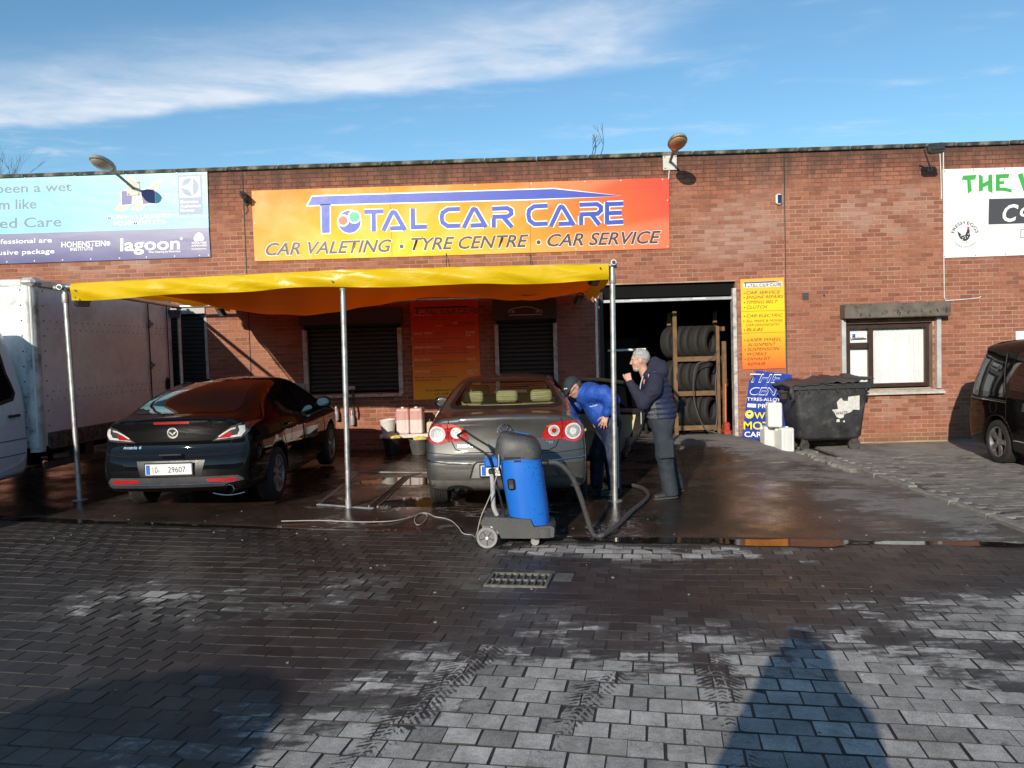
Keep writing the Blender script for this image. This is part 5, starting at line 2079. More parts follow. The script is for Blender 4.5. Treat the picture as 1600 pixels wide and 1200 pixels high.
def badge_text(car, parent, s_, x0, x1, z, h, mat, shear=0.):
    me = text_mesh(s_, shear, .02)
    co = np.array([v.co[:] for v in me.vertices])
    lo, hi = co.min(0), co.max(0)
    for i, v in enumerate(me.vertices):
        xx = x0 + (x1 - x0) * (co[i, 0] - lo[0]) / (hi[0] - lo[0])
        zz = z + co[i, 1] / .729 * h
        loc, nrm = car.hit('rear', xx, zz)
        v.co = loc + nrm * .004 if loc is not None else (xx, 0, zz)
    return link('badge_lettering', me, mat, parent)


def ring_poly(c, r0, r1, n=24):
    return [(c[0] + r0 * math.cos(2 * math.pi * i / n), c[1] + r0 * math.sin(2 * math.pi * i / n)) for i in range(n)]


# --------------------------------------------------------------- black hatchback saloon (left bay)
prof = [(.22, .27), (.05, .33), (.00, .48), (.012, .62), (.05, .70), (.085, .80), (.082, .97), (.055, 1.085), (.10, 1.108), (.45, 1.17), (.95, 1.345), (1.55, 1.45), (2.1, 1.47), (2.65, 1.43), (3.1, 1.26), (3.6, 1.0), (4.1, .90), (4.5, .76), (4.70, .58), (4.74, .42), (4.66, .22), (4.3, .17), (3.0, .18), (1.45, .19), (.8, .25)]
width = [(.1, .80), (.25, .855), (.45, .893), (.62, .905), (.78, .897), (.92, .872), (.99, .845), (1.1, .785), (1.25, .700), (1.38, .610), (1.5, .52)]
plan = [(-.3, .80), (0, .875), (.25, .935), (.6, .975), (1.1, 1.0), (2.4, 1.0), (3.5, .985), (4.2, .94), (4.6, .84), (4.9, .70)]
gh = [(-.3, .06), (.1, .07), (.6, .055), (1.2, .01), (2.2, 0), (3.2, .02), (3.8, .06), (4.8, .1)]
CA = Car(prof, width, plan, (1.02, 3.745), .325, .365, crown=.05, k=.085, gh=gh)
ca = thing('parked_car', 'black hatchback saloon seen from behind under the left half of the canopy', 'car', (-3.87, 8.17, gz(-3.9, 9.3)), rz=R(.8), rx=R(.69))
ca.scale = (.96, .97, .99)
pA = car_paint('black_car_paint', (.003, .003, .0035), .5, .0, .008, coat=.75, spec=.0)
CA.body('body', pA, ca)
rw_poly = spline([(-.60, 1.135), (-.30, 1.132), (0, 1.132), (.30, 1.132), (.60, 1.135), (.555, 1.29), (.47, 1.40), (.25, 1.423), (0, 1.428), (-.25, 1.423), (-.47, 1.40), (-.555, 1.29)], 3, True)
CA.part('rear_window', m_darkglass, ca, 'rear', rw_poly, .004)
for sd in (-1, 1):
    CA.part('side_window', m_darkglass, ca, 'side', [(.72, 1.0), (1.28, .985), (1.28, 1.30), (1.05, 1.255), (.85, 1.15)], .004, side=sd)
    CA.part('side_window', m_darkglass, ca, 'side', [(1.34, .985), (2.10, .965), (2.10, 1.345), (1.7, 1.345), (1.34, 1.315)], .004, side=sd)
    CA.part('side_window', m_darkglass, ca, 'side', [(2.18, .965), (3.20, .95), (3.02, 1.10), (2.70, 1.27), (2.18, 1.345)], .004, side=sd)
    dr = CA.line('door_gap', m_gap, ca, 'side', [(1.18, .95), (1.32, .62), (1.45, .30), (2.13, .27), (2.13, .95)], .008, .001, side=sd)
    CA.line('door_gap', m_gap, ca, 'side', [(2.15, .95), (2.15, .27), (3.05, .27), (3.30, .60), (3.30, .93)], .008, .001, side=sd)
    for yh in (1.40, 2.30):
        loc, nr = CA.hit('side', yh + .08, .88, side=sd)
        MB().box(tuple(loc + Vector((sd * .018, 0, 0))), (.028, .20, .028), .01).build('door_handle', pA, ca)
    loc, nr = CA.hit('side', 3.02, .98, side=sd)

    def fm(p, c=loc, s_=sd):
        return smax(sd_ell(p, (c.x + s_ * .13, c.y, c.z + .05), (.12, .085, .085)), -(p[:, 1] - c.y + .045), .02)
    mi = sd_obj('door_mirror', fm, (loc.x - .3, loc.y - .15, loc.z - .15), (loc.x + .3, loc.y + .15, loc.z + .2), .02, pA, ca)
    MB().prism([(loc.x + sd * .13 + a, loc.z + .05 + c) for a, c in arc(0, 0, .092, 0, 345, 23, .062)], loc.y - .050, loc.y - .046, 'xz').build('mirror_glass', surf('mirror_glass', (.35, .38, .38), .03, 1.0, var=.02), mi)
    MB().tube([tuple(loc), (loc.x + sd * .08, loc.y, loc.z + .02)], [.035, .025], 8).build('mirror_stalk', m_trim, mi)
    # tail lamps
    px6 = lambda a: [((x - 690) / 138 / 6.154 * .92, 1.012 - (y - 100) / 138 / 6.154 * 1.03) for x, y in a]
    up_ = lambda a: [(x, z + .045) for x, z in a]
    lens = up_([(.435, .785), (.53, .79), (.66, .795), (.76, .81), (.815, .88), (.81, .965), (.74, .972), (.65, .945), (.56, .88)])
    lens = lens if sd > 0 else mirror_x(lens)
    tl_ = CA.part('tail_lamp', m_darklens, ca, 'rear', lens, .008, .025)
    red = [(.49, .812), (.635, .822), (.655, .885), (.60, .875), (.54, .845)]
    rim_ = [(.47, .802), (.75, .828), (.785, .88), (.775, .94), (.72, .945), (.735, .90), (.71, .848), (.60, .832), (.50, .812)]
    top_ = [(.50, .835), (.56, .875), (.65, .925), (.70, .935), (.695, .915), (.65, .905), (.58, .868), (.52, .828)]
    for nm, pl_, mt, of in (('red_segment', up_(red), m_redlens, .013), ('clear_segment', up_(rim_), m_whitelens, .012), ('clear_segment', up_(top_), m_whitelens, .0125)):
        CA.part(nm, mt, tl_, 'rear', pl_ if sd > 0 else mirror_x(pl_), of, .02)
    CA.part('reflector', m_redlens, ca, 'rear', [(q if sd > 0 else -q, z) for q, z in ([(.385, .395), (.68, .385), (.71, .43), (.385, .43)])], .006, .03)
# bumper lines, boot lid gap, badge, spoiler lip, plate
CA.line('boot_gap', m_gap, ca, 'rear', [(-.66, 1.0), (-.655, .86), (-.62, .72), (-.54, .695), (.54, .695), (.62, .72), (.655, .86), (.66, 1.0)], .010, .001)
CA.line('bumper_gap', m_gap, ca, 'rear', [(-.82, .715), (-.6, .685), (0, .675), (.6, .685), (.82, .715)], .008, .001)
CA.part('bumper_insert', surf('bumper_grey', (.05, .05, .052), .5, var=.2), ca, 'rear', [(-.80, .375), (-.72, .335), (.55, .335), (.62, .375), (.80, .40), (.72, .455), (-.72, .455)], .003)
CA.line('bumper_lip', m_chrome, ca, 'rear', [(-.72, .38), (-.6, .37), (.55, .37), (.68, .385)], .008, .005)
CA.part('brake_lamp', m_redlens, ca, 'rear', [(-.20, 1.035), (.20, 1.035), (.20, 1.06), (-.20, 1.06)], .006, .03)
CA.line('spoiler_lip', pA, ca, 'rear', [(x, 1.085 - .02 * (x / .6) ** 2) for x in np.linspace(-.60, .60, 13)], .026, .003)
CA.part('plate_recess', m_trim, ca, 'rear', [(-.36, .465), (.33, .465), (.37, .635), (-.40, .635)], .004)
loc, _ = CA.hit('rear', 0, .54)
number_plate(CA, ca, -.02, .548, .52, .118, loc.y - .022, [('10-', .16, .31), ('29607', .49, .87)])
bd = CA.part('badge', m_chrome, ca, 'rear', ring_poly((0, .935), .062, 0), .006, .012)
CA.part('badge_field', m_trim, bd, 'rear', [(x * 1.0, .935 + (z - .935) * .82) for x, z in ring_poly((0, .935), .050, 0)], .008, .012)
CA.part('badge_wing', m_chrome, bd, 'rear', [(-.050, .955), (-.02, .945), (0, .925), (.02, .945), (.050, .955), (.03, .932), (0, .906), (-.03, .932)], .011, .01)
badge_text(CA, ca, 'mazda 6', -.585, -.37, .765, .034, m_chrome, .2)
MB().box((-.0, loc.y - .002, .705), (.26, .03, .022), .006).build('boot_handle', m_trim, ca)
ex = MB().lathe([(.048, -.04), (.052, -.035), (.052, .2), (.043, .2), (.043, -.035)], 20, tr(.62, .10, .30) @ rot('X', -90) , cap=False).build('exhaust', m_chrome, ca)
MB().lathe([(.044, 0), (.001, .002)], 16, tr(.62, .17, .30) @ rot('X', -90)).build('exhaust_bore', m_gap, ex)
MB().tube([(x, .03 + .3 * (x - .62) ** 2, .27 - .03 * math.cos((x - .62) * 8)) for x in np.linspace(.44, .80, 9)], .006, 5).build('exhaust_trim', m_chrome, ex)
MB().box((0, 2.3, .30), (1.30, 3.6, .2), .05).build('underbody', m_under, ca)
for yw in CA.wheels:
    for sd in (-1, 1):
        wheel(ca, sd * .795, yw, .325, .205, (7, .030, True), .222, m_alloy, sd)

# --------------------------------------------------------------- grey saloon (middle bay)
prof = [(.22, .30), (.05, .355), (.00, .48), (.0, .62), (.04, .70), (.07, .83), (.085, .98), (.08, 1.085), (.13, 1.118), (.40, 1.13), (.66, 1.15), (1.0, 1.285), (1.40, 1.405), (1.9, 1.462), (2.4, 1.46), (2.85, 1.38), (3.25, 1.20), (3.65, 1.0), (4.1, .92), (4.5, .80), (4.70, .62), (4.75, .42), (4.66, .23), (4.3, .18), (3.0, .19), (1.5, .20), (.85, .27)]
width = [(.1, .82), (.25, .865), (.45, .903), (.62, .912), (.80, .902), (.95, .872), (1.02, .835), (1.12, .775), (1.25, .705), (1.38, .620), (1.5, .53)]
plan = [(-.3, .82), (0, .895), (.25, .945), (.6, .98), (1.1, 1.0), (2.4, 1.0), (3.5, .985), (4.2, .94), (4.6, .84), (4.9, .70)]
gh = [(-.3, .07), (.1, .07), (.6, .05), (1.2, .01), (2.2, 0), (3.2, .02), (3.8, .06), (4.8, .1)]


def dentB(d, x, y, z):        # bumper step along the chrome strip
    return d


CB = Car(prof, width, plan, (1.10, 3.81), .325, .365, crown=.05, k=.085, gh=gh)
cb_ = thing('parked_car', 'grey saloon seen from behind with its rear side door open, beside the vacuum cleaner', 'car', (-.255, 7.98, gz(0, 9.0)), rz=R(.2), rx=R(.69))
pB = car_paint('grey_car_paint', (.056, .054, .050), .38, .35, .15)
rwB = spline([(-.60, 1.155), (-.3, 1.150), (0, 1.148), (.3, 1.150), (.60, 1.155), (.565, 1.26), (.495, 1.375), (.46, 1.395), (.25, 1.408), (0, 1.412), (-.25, 1.408), (-.46, 1.395), (-.495, 1.375), (-.565, 1.26)], 3, True)
sw1 = [(.92, 1.02), (1.30, 1.005), (1.30, 1.31), (1.10, 1.24)]
sw2 = [(1.36, 1.005), (2.16, .985), (2.16, 1.375), (1.75, 1.37), (1.36, 1.325)]
sw3 = [(2.24, .985), (3.22, .965), (3.02, 1.13), (2.72, 1.30), (2.24, 1.375)]
WS = [(-.62, 1.02), (.62, 1.02), (.50, 1.36), (-.50, 1.36)]
doorP = [(1.22, .98), (1.30, .70), (1.50, .30), (2.20, .27), (2.20, 1.405), (1.75, 1.40), (1.34, 1.345), (1.22, 1.28)]
cutsB = [('rear', rwB, lambda c: (c[:, 1] < 1.6) & (c[:, 1] > .45)), ('side', sw2, lambda c: np.abs(c[:, 0]) > .4), ('side', sw3, lambda c: np.abs(c[:, 0]) > .4),
         ('side', doorP, lambda c: c[:, 0] > .5), ('rear', WS, lambda c: c[:, 1] > 2.9)]
CB.body('body', pB, cb_, cutsB)
CB.part('rear_window', m_clear, cb_, 'rear', rwB, .0)
rim_out = [(x * 1.05, 1.275 + (z - 1.275) * 1.10) for x, z in rwB]
rim_in = [(x * .955, 1.275 + (z - 1.275) * .90) for x, z in rwB]
n_ = len(rwB)
mb = MB()
for i in range(n_):
    q = [rim_in[i], rim_in[(i + 1) % n_], rim_out[(i + 1) % n_], rim_out[i]]
    pts = []
    for (x, z) in q:
        loc, nr = CB.hit('rear', x, z)
        pts.append(tuple(loc + nr * .005))
    mb.add(pts, [(0, 1, 2, 3)])
mb.build('window_seal', m_trim, cb_)
# heating wires
for k in range(11):
    z = 1.17 + k * .021
    hwid = .56 - (z - 1.1) * .30
    CB.line('heating_wire', surf('heating_wire', (.10, .07, .03), .6), cb_, 'rear', [(-hwid, z), (hwid, z)], .003, -.006, .06)
for sd in (-1, 1):
    CB.part('side_window', m_darkglass, cb_, 'side', sw1, .003, side=sd)
    CB.part('side_window', m_clear, cb_, 'side', sw3, .001, side=sd)
    if sd < 0:
        CB.part('side_window', m_clear, cb_, 'side', sw2, .001, side=sd)
        CB.line('door_gap', m_gap, cb_, 'side', doorP[:5] + doorP[:1], .008, .001, side=sd)
    CB.line('door_gap', m_gap, cb_, 'side', [(2.22, .98), (2.22, .27), (3.10, .27), (3.34, .60), (3.34, .95)], .008, .001, side=sd)
    CB.line('window_trim', m_chrome, cb_, 'side', [(.90, 1.005), (1.3, .99), (2.2, .972), (3.24, .952)], .012, .004, side=sd)
    loc, nr = CB.hit('side', 3.02, 1.0, side=sd)

    def fm(p, c=loc, s_=sd):
        return smax(sd_ell(p, (c.x + s_ * .13, c.y, c.z + .05), (.12, .085, .085)), -(p[:, 1] - c.y + .045), .02)
    mi = sd_obj('door_mirror', fm, (loc.x - .3, loc.y - .15, loc.z - .15), (loc.x + .3, loc.y + .15, loc.z + .2), .02, pB, cb_)
    MB().tube([tuple(loc), (loc.x + sd * .08, loc.y, loc.z + .02)], [.035, .025], 8).build('mirror_stalk', m_trim, mi)
    # lamps: red lens with two round clear units
    lens = spline([(x, z + .065) for x, z in [(.40, .785), (.60, .775), (.66, .755), (.74, .745), (.815, .79), (.815, .90), (.78, .955), (.68, .965), (.55, .96), (.46, .925), (.41, .86)]], 3, True)
    lens = lens if sd > 0 else mirror_x(lens)
    tl_ = CB.part('tail_lamp', m_redlens, cb_, 'rear', lens, .006, .025)
    for c_, r_, inner in (((.715, .920), .085, None), ((.515, .933), .060, (.30, .03, .03))):
        cc_ = (c_[0] * sd, c_[1])
        CB.part('round_lamp', m_whitelens, tl_, 'rear', [(x, z) for x, z in ring_poly(cc_, r_, 0)], .012, .02)
        CB.part('lamp_facets', surf('lamp_reflector', (.48, .47, .46), .3, .5, var=.5, scale=70), tl_, 'rear', ring_poly(cc_, r_ * .80, 0), .015, .02)
        CB.part('lamp_core', m_redlens if (inner and sd > 0) else m_whitelens, tl_, 'rear', ring_poly(cc_, r_ * .42, 0), .018, .015)
    am = [(.43, .985), (.50, 1.0), (.47, .96)]
    CB.part('amber_segment', surf('amber_lens', (.55, .12, .01), .15, coat=1), tl_, 'rear', [(x * sd, z) for x, z in am], .010, .02)
    CB.line('lamp_split', m_gap, tl_, 'rear', [(sd * .610, 1.03), (sd * .595, .835)], .006, .008)
    CB.line('bumper_strip', m_chrome, cb_, 'rear', [(sd * .335, .622), (sd * .6, .632), (sd * .83, .65)], .016, .006)
CB.line('boot_gap', m_gap, cb_, 'rear', [(-.60, 1.09), (-.585, .88), (-.53, .765), (-.44, .725), (.44, .725), (.53, .765), (.585, .88), (.60, 1.09)], .010, .001)
CB.line('bumper_gap', m_gap, cb_, 'rear', [(-.84, .73), (-.55, .705), (0, .70), (.55, .705), (.84, .73)], .008, .001)
CB.line('bumper_strip', m_trim, cb_, 'rear', [(-.83, .64), (-.6, .615), (-.36, .608)], .010, .004)
CB.part('plate_recess', surf('recess_grey', (.22, .215, .20), .5), cb_, 'rear', [(-.375, .465), (.375, .465), (.31, .625), (-.31, .625)], .003)
CB.line('recess_edge', m_trim, cb_, 'rear', [(-.375, .465), (-.335, .60), (-.30, .630), (.30, .630), (.335, .60), (.375, .465)], .016, .006)
CB.part('diffuser', surf('lower_bumper', (.10, .095, .085), .6, var=.3, scale=3), cb_, 'rear', [(-.78, .31), (.78, .31), (.80, .44), (-.80, .44)], .003)
loc, _ = CB.hit('rear', 0, .55)
number_plate(CB, cb_, .0, .545, .52, .11, loc.y - .024, [('06', .24, .40)])
vw = CB.part('badge', m_chrome, cb_, 'rear', ring_poly((0, .935), .085, 0), .008, .015)
CB.part('badge_field', m_trim, vw, 'rear', ring_poly((0, .935), .073, 0), .011, .015)
for pts in ([(-.040, .995), (-.004, .932), (.004, .932), (.040, .995)], [(-.064, .965), (-.030, .878), (0, .938), (.030, .878), (.064, .965)]):
    CB.line('badge_mark', m_chrome, vw, 'rear', pts, .014, .014, .01)
badge_text(CB, cb_, 'PASSAT', -.505, -.335, .785, .024, m_chrome)
badge_text(CB, cb_, 'TDI', .43, .50, .80, .024, m_chrome)
for x_ in (-.545, -.445):
    ex = MB().lathe([(.034, -.05), (.038, -.045), (.038, .15), (.031, .15), (.031, -.045)], 18, tr(x_, .12, .335) @ rot('X', -90), cap=False).build('exhaust', m_chrome, cb_)
    MB().lathe([(.032, 0), (.001, .002)], 14, tr(x_, .15, .335) @ rot('X', -90)).build('exhaust_bore', m_gap, ex)
CB.part('exhaust_cutout', m_gap, cb_, 'rear', spline([(-.62, .315), (-.62, .365), (-.50, .39), (-.38, .365), (-.34, .315)], 4, False) + [(-.36, .305), (-.60, .305)], .005)
# cabin
m_beige = surf('beige_leather', (.36, .31, .19), .6, var=.15, scale=6, bump=.2)
m_cab = surf('cabin_dark', (.035, .030, .026), .8, var=.2)
MB().box((0, 2.3, .42), (1.50, 3.0, .08), .02).build('cabin_floor', m_cab, cb_)
MB().box((0, .93, .98), (1.25, .55, .04), .01).build('parcel_shelf', surf('parcel_shelf', (.28, .24, .15), .8), cb_)


def seat(x, y, w_, hgt, hr=True):
    sp = bpy.data.objects.new('seat', None)
    COL.objects.link(sp)
    sp.parent = cb_
    sp.location = (x, y, .50)
    MB().box((0, .22, .02), (w_, .5, .16), .05).build('cushion', m_beige, sp)
    MB().box((0, -.03, .36), (w_, .13, hgt), .05, rot('X', 10)).build('backrest', m_beige, sp)
    if hr:
        for xx in hr:
            hy_, hz_ = (-.10, hgt + .12) if hgt > .6 else (-.02, hgt + .145)
            sd_obj('headrest', lambda p, c=(xx, hy_, hz_): sd_box(p, c, (.135, .05, .075), .045), (xx - .16, hy_ - .07, hz_ - .1), (xx + .16, hy_ + .07, hz_ + .1), .016, m_beige, sp)


seat(-.38, 2.45, .50, .62, (0,))
seat(.38, 2.45, .50, .62, (0,))
seat(0, 1.42, 1.30, .57, (-.42, 0, .42))
MB().box((.0, 3.35, .85), (1.45, .5, .22), .08).build('dashboard', m_cab, cb_)
MB().tube([(.38 + .19 * math.cos(a), 3.05 + .06 * math.sin(a), .92 + .19 * math.sin(a)) for a in np.linspace(0, 6.0, 22)], .014, 6).build('steering_wheel', m_cab, cb_)
# open rear door on the right: hinged on the pillar, swung out
hinge = Vector((.875, 2.20, 0))
dr_ = bpy.data.objects.new('open_door', None)
COL.objects.link(dr_)
dr_.parent = cb_
dr_.location = hinge
dr_.rotation_euler = (0, 0, R(66))
dr_['label'] = 'open rear side door with a cream inner panel'


def door_skin(poly, off, inward=False):
    V, F = CB.patch('side', poly, off, .05, 1)
    return [tuple(Vector(v) - hinge) for v in V], F


wind = [(1.36, 1.02), (2.12, 1.0), (2.12, 1.365), (1.75, 1.36), (1.36, 1.315)]
low = [(1.24, .985), (1.30, .70), (1.50, .30), (2.19, .27), (2.19, .985)]
frame = [(1.24, .985), (2.19, .985), (2.19, 1.40), (1.75, 1.395), (1.34, 1.34), (1.24, 1.27)]
V, F = door_skin(low, .002)
MB().add(V, F).build('outer_panel', pB, dr_, smooth=60)
V, F = door_skin(low, -.10)
MB().add(V, F).build('edge_panel', m_trim, dr_, smooth=60)
mb = MB()
ring_o = [Vector((y, z)) for y, z in low]
for off0, off1 in ((.002, -.10),):
    A_, B_ = [], []
    for i in range(len(ring_o)):
        a, bq = ring_o[i], ring_o[(i + 1) % len(ring_o)]
        for k in range(6):
            q = a.lerp(bq, k / 6)
            loc, nr = CB.hit('side', q.x, q.y, side=1)
            A_.append(tuple(loc + nr * off0 - hinge))
            B_.append(tuple(loc + nr * off1 - hinge))
    mb.loft([A_, B_], cap=False)
mb.build('door_edge', m_trim, dr_)
card = [(1.34, .945), (1.40, .70), (1.56, .38), (2.12, .34), (2.12, .945)]
V, F = door_skin(card, -.118)
cd_ = MB().add(V, F).build('door_card', surf('cream_door_card', (.62, .50, .30), .6, var=.1, scale=4), dr_, smooth=60)
V, F = door_skin([(1.50, .66), (2.06, .64), (2.06, .70), (1.50, .72)], -.150)
MB().add(V, F).build('arm_rest', surf('cream_arm_rest', (.52, .41, .24), .6), cd_, smooth=60)
V, F = door_skin([(1.34, .945), (2.12, .945), (2.12, .99), (1.34, .99)], -.116)
MB().add(V, F).build('window_ledge', m_trim, dr_, smooth=60)
V, F = door_skin(wind, -.02)
MB().add(V, F).build('window', m_darkglass, dr_, smooth=60)
fr = []
for (y, z) in [(1.24, .985), (1.24, 1.27), (1.34, 1.335), (1.75, 1.39), (2.19, 1.395), (2.19, .985)]:
    loc, nr = CB.hit('side', y, z, side=1)
    fr.append(tuple(loc - nr * .02 - hinge))
MB().tube(fr, .024, 8).build('window_frame', m_trim, dr_)
MB().tube([tuple(Vector(q) + Vector((.012, 0, .014))) for q in fr[1:5]], .007, 6).build('frame_chrome', m_chrome, dr_)
loc, nr = CB.hit('side', 1.46, .92, side=1)
MB().box(tuple(loc + Vector((.02, .1, 0)) - hinge), (.03, .2, .03), .01).build('door_handle', pB, dr_)
MB().tube([tuple(Vector((.855, 1.25, .98))), (.86, 1.31, .70), (.86, 1.51, .30), (.86, 2.2, .27)], .012, 6).build('door_seal', m_trim, cb_)
MB().box((0, 2.3, .31), (1.30, 3.6, .2), .05).build('underbody', m_under, cb_)
for yw in CB.wheels:
    for sd in (-1, 1):
        wheel(cb_, sd * .805, yw, .325, .215, (5, .05, False), .215, m_alloy, sd)

# --------------------------------------------------------------- black people carrier at the right edge
prof = [(.10, .22), (.02, .30), (.00, .46), (.02, .60), (.06, .80), (.10, 1.05), (.20, 1.40), (.30, 1.63), (.24, 1.70), (.42, 1.745), (1.2, 1.79), (2.2, 1.79), (2.8, 1.72), (3.2, 1.50), (3.7, 1.10), (4.1, .98), (4.4, .80), (4.46, .45), (4.36, .25), (4.0, .19), (2.5, .18), (1, .18)]
width = [(.1, .82), (.25, .865), (.45, .890), (.65, .897), (.90, .888), (1.0, .872), (1.2, .835), (1.45, .775), (1.62, .715), (1.75, .64), (1.9, .52)]
plan = [(-.3, .84), (0, .90), (.2, .95), (.5, .985), (1.0, 1.0), (2.4, 1.0), (3.4, .985), (4.0, .93), (4.4, .82), (4.7, .7)]
CV = Car(prof, width, plan, (.98, 3.62), .315, .36, crown=.05, k=.09, res=.034, rear_bow=.08)
pV = car_paint('black_van_paint', (.004, .003, .003), .5, .0, .012, coat=.6, spec=.0)


def build_van(root, paint):
    CV.body('body', paint, root)
    for sd in (-1, 1):
        CV.part('side_window', m_darkglass, root, 'side', [(.33, 1.02), (1.14, 1.0), (1.02, 1.22), (.94, 1.50), (.50, 1.56), (.40, 1.30)], .004, side=sd)
        CV.part('side_window', m_darkglass, root, 'side', [(1.26, 1.06), (2.12, 1.03), (2.12, 1.58), (1.30, 1.57), (1.20, 1.30)], .004, side=sd)
        CV.part('side_window', m_darkglass, root, 'side', [(2.20, 1.03), (3.30, 1.0), (3.02, 1.30), (2.75, 1.54), (2.20, 1.58)], .004, side=sd)
        CV.line('window_gasket', m_trim, root, 'side', [(1.18, 1.0), (1.08, 1.25), (1.0, 1.56)], .02, .004, side=sd)
        CV.line('sliding_rail', m_trim, root, 'side', [(.55, .915), (1.22, .90)], .018, .004, side=sd)
        CV.line('rail_trim', m_chrome, root, 'side', [(.60, .895), (1.22, .88)], .010, .006, side=sd)
        CV.line('door_gap', m_gap, root, 'side', [(1.22, 1.6), (1.22, .30), (2.16, .26), (2.16, 1.6)], .009, .001, side=sd)
        CV.part('fuel_flap', paint, root, 'side', [(.9 + a, .80 + c) for a, c in arc(0, 0, .085, 0, 345, 23, .085)], .003, .03, side=sd)
        CV.line('flap_gap', m_gap, root, 'side', [(.9 + a, .80 + c) for a, c in arc(0, 0, .088, 0, 360, 24, .088)], .006, .004, .02, side=sd)
        CV.part('sill_trim', m_trim, root, 'side', [(1.36, .22), (3.24, .22), (3.24, .36), (1.36, .36)], .006, side=sd)
        CV.line('sill_chrome', m_chrome, root, 'side', [(1.40, .37), (3.2, .37)], .012, .008, side=sd)
        tl_ = [(.70, .72), (.86, .72), (.86, 1.28), (.74, 1.28)]
        CV.part('tail_lamp', m_redlens, root, 'rear', [(x * sd * .93, z) for x, z in tl_], .006)
    CV.part('rear_window', m_darkglass, root, 'rear', spline([(-.58, 1.05), (0, 1.04), (.58, 1.05), (.52, 1.5), (0, 1.53), (-.52, 1.5)], 4, True), .004)
    CV.part('rear_bumper', surf('van_bumper', (.035, .033, .032), .6), root, 'rear', [(-.80, .26), (.80, .26), (.82, .56), (-.82, .56)], .008)
    sp_ = [(x, .20 + .10 * (x / .6) ** 2, 1.69 - .04 * (x / .6) ** 2) for x in np.linspace(-.58, .58, 17)]
    mb = MB().loft([[(x, y - .07, z + .015), (x, y + .25, z + .07), (x, y + .25, z + .02), (x, y - .05, z - .02)] for x, y, z in sp_])
    mb.build('roof_spoiler', paint, root)
    MB().box((0, 2.2, .30), (1.3, 3.4, .2), .05).build('underbody', m_under, root)
    for yw in CV.wheels:
        for sd in (-1, 1):
            wheel(root, sd * .79, yw, .315, .205, (5, .072, False), .215, m_alloy, sd)


# nose towards the camera: y of the car runs to -Y of the yard
vn = thing('parked_van', 'black people carrier cut off by the right edge, parked tail to the wall', 'van', (7.60, 11.98, .014), rz=R(180 - 3))
build_van(vn, pV)
# a second one stands behind the photographer; only its shadow falls into view on the left
v2 = thing('parked_van', 'grey people carrier parked behind the camera, casting the shadow at lower left', 'van', (-3.55, .0, -.014), rz=R(180 + 2))
build_van(v2, car_paint('grey_van_paint', (.12, .12, .13), .3, .4, .1))
print('cars', round(time.time() - T0, 1))

# ---------------------------------------------------------------- white box truck on the left
def world_at(px, py, y):
    v = ray(px, py)
    return Vector((v.x * y / v.y, y, CAM_H + v.z * y / v.y))


m_tw = surf('truck_white', (.72, .72, .71), .5, var=.10, scale=2.0, dirt=((.24, .22, .19), .45, 1.8), rvar=.15)
m_tside = surf('truck_side_panel', (.80, .78, .76), .5, var=.12, scale=1.2, dirt=((.52, .49, .45), .5, 1.1))
m_tcab = surf('truck_cab_paint', (.72, .73, .74), .35, var=.08, scale=2, coat=.5, dirt=((.2, .19, .17), .3, 2))
m_talu = surf('truck_post', (.60, .59, .56), .45, .25, var=.2, scale=6, dirt=((.12, .10, .08), .5, 4))
TX, TY0, TY1 = -6.13, 9.45, 13.2
tk = thing('box_truck', 'white box truck with riveted side parked beside the canopy at the left edge', 'truck', (-7.2, 10.4, gz(-6.5, 10.4)))
TO = Vector(tk.location)


def tw(x, y, z):
    return tuple(Vector((x, y, z)) - TO)


zb, zt = .74, 2.86
MB().box(tw(-7.28, (TY0 + TY1) / 2, (zb + zt) / 2), (2.28, TY1 - TY0, zt - zb - .05), .01).build('box_body', m_tside, tk)
MB().box(tw(-7.28, TY0 - .004, (zb + zt) / 2), (2.10, .02, zt - zb - .1), .004).build('front_panel', m_tw, tk)
cp = []
for z in (zb - .03, zb + .02, zt - .08, zt - .02):
    cp.append([tw(TX - .09 + .11 * math.cos(a), TY0 + .09 - .11 * math.sin(a), z) for a in np.linspace(-.15, math.pi / 2 + .15, 10)] + [tw(TX - .12, TY0 + .12, z)])
post = MB().loft(cp).build('corner_post', m_talu, tk)
MB().box(tw(TX - .03, TY0 + .06, zt - .02), (.20, .22, .10), .04).build('corner_cap', m_talu, tk)
MB().box(tw(TX + .004, (TY0 + TY1) / 2 + .06, zt - .03), (.05, TY1 - TY0 - .2, .09), .012).build('top_rail', m_talu, tk)
MB().box(tw(-7.28, TY0, zt - .03), (2.1, .05, .09), .012).build('top_rail', m_talu, tk)
MB().box(tw(TX + .004, (TY0 + TY1) / 2 + .08, zb + .10), (.03, TY1 - TY0 - .22, .20), .006).build('skirt_rail', surf('skirt_rail', (.16, .14, .12), .7, .2, var=.5, scale=14, dirt=((.03, .025, .02), .7, 18)), tk)
MB().box(tw(TX + .02, (TY0 + TY1) / 2 + .08, zb - .01), (.05, TY1 - TY0 - .22, .03), .006).build('bottom_edge', m_trim, tk)
rv = MB()
for z in (2.36, 2.26, 1.46, 1.36):
    for k in range(24):
        y = TY0 + .28 + k * .142 + (.05 if z in (2.36, 1.46) else 0)
        rv.lathe([(.009, 0), (.007, .006)], 6, Matrix.Translation(tw(TX + .010, y, z)) @ rot('Y', 90))
for k in range(11):
    rv.lathe([(.012, 0), (.009, .007)], 6, Matrix.Translation(tw(TX + .012, TY0 + .20, zb + .1 + k * .19)) @ rot('Y', 90))
    rv.lathe([(.012, 0), (.009, .007)], 6, Matrix.Translation(tw(TX - .13, TY0 - .015, zb + .1 + k * .19)) @ rot('X', 90))
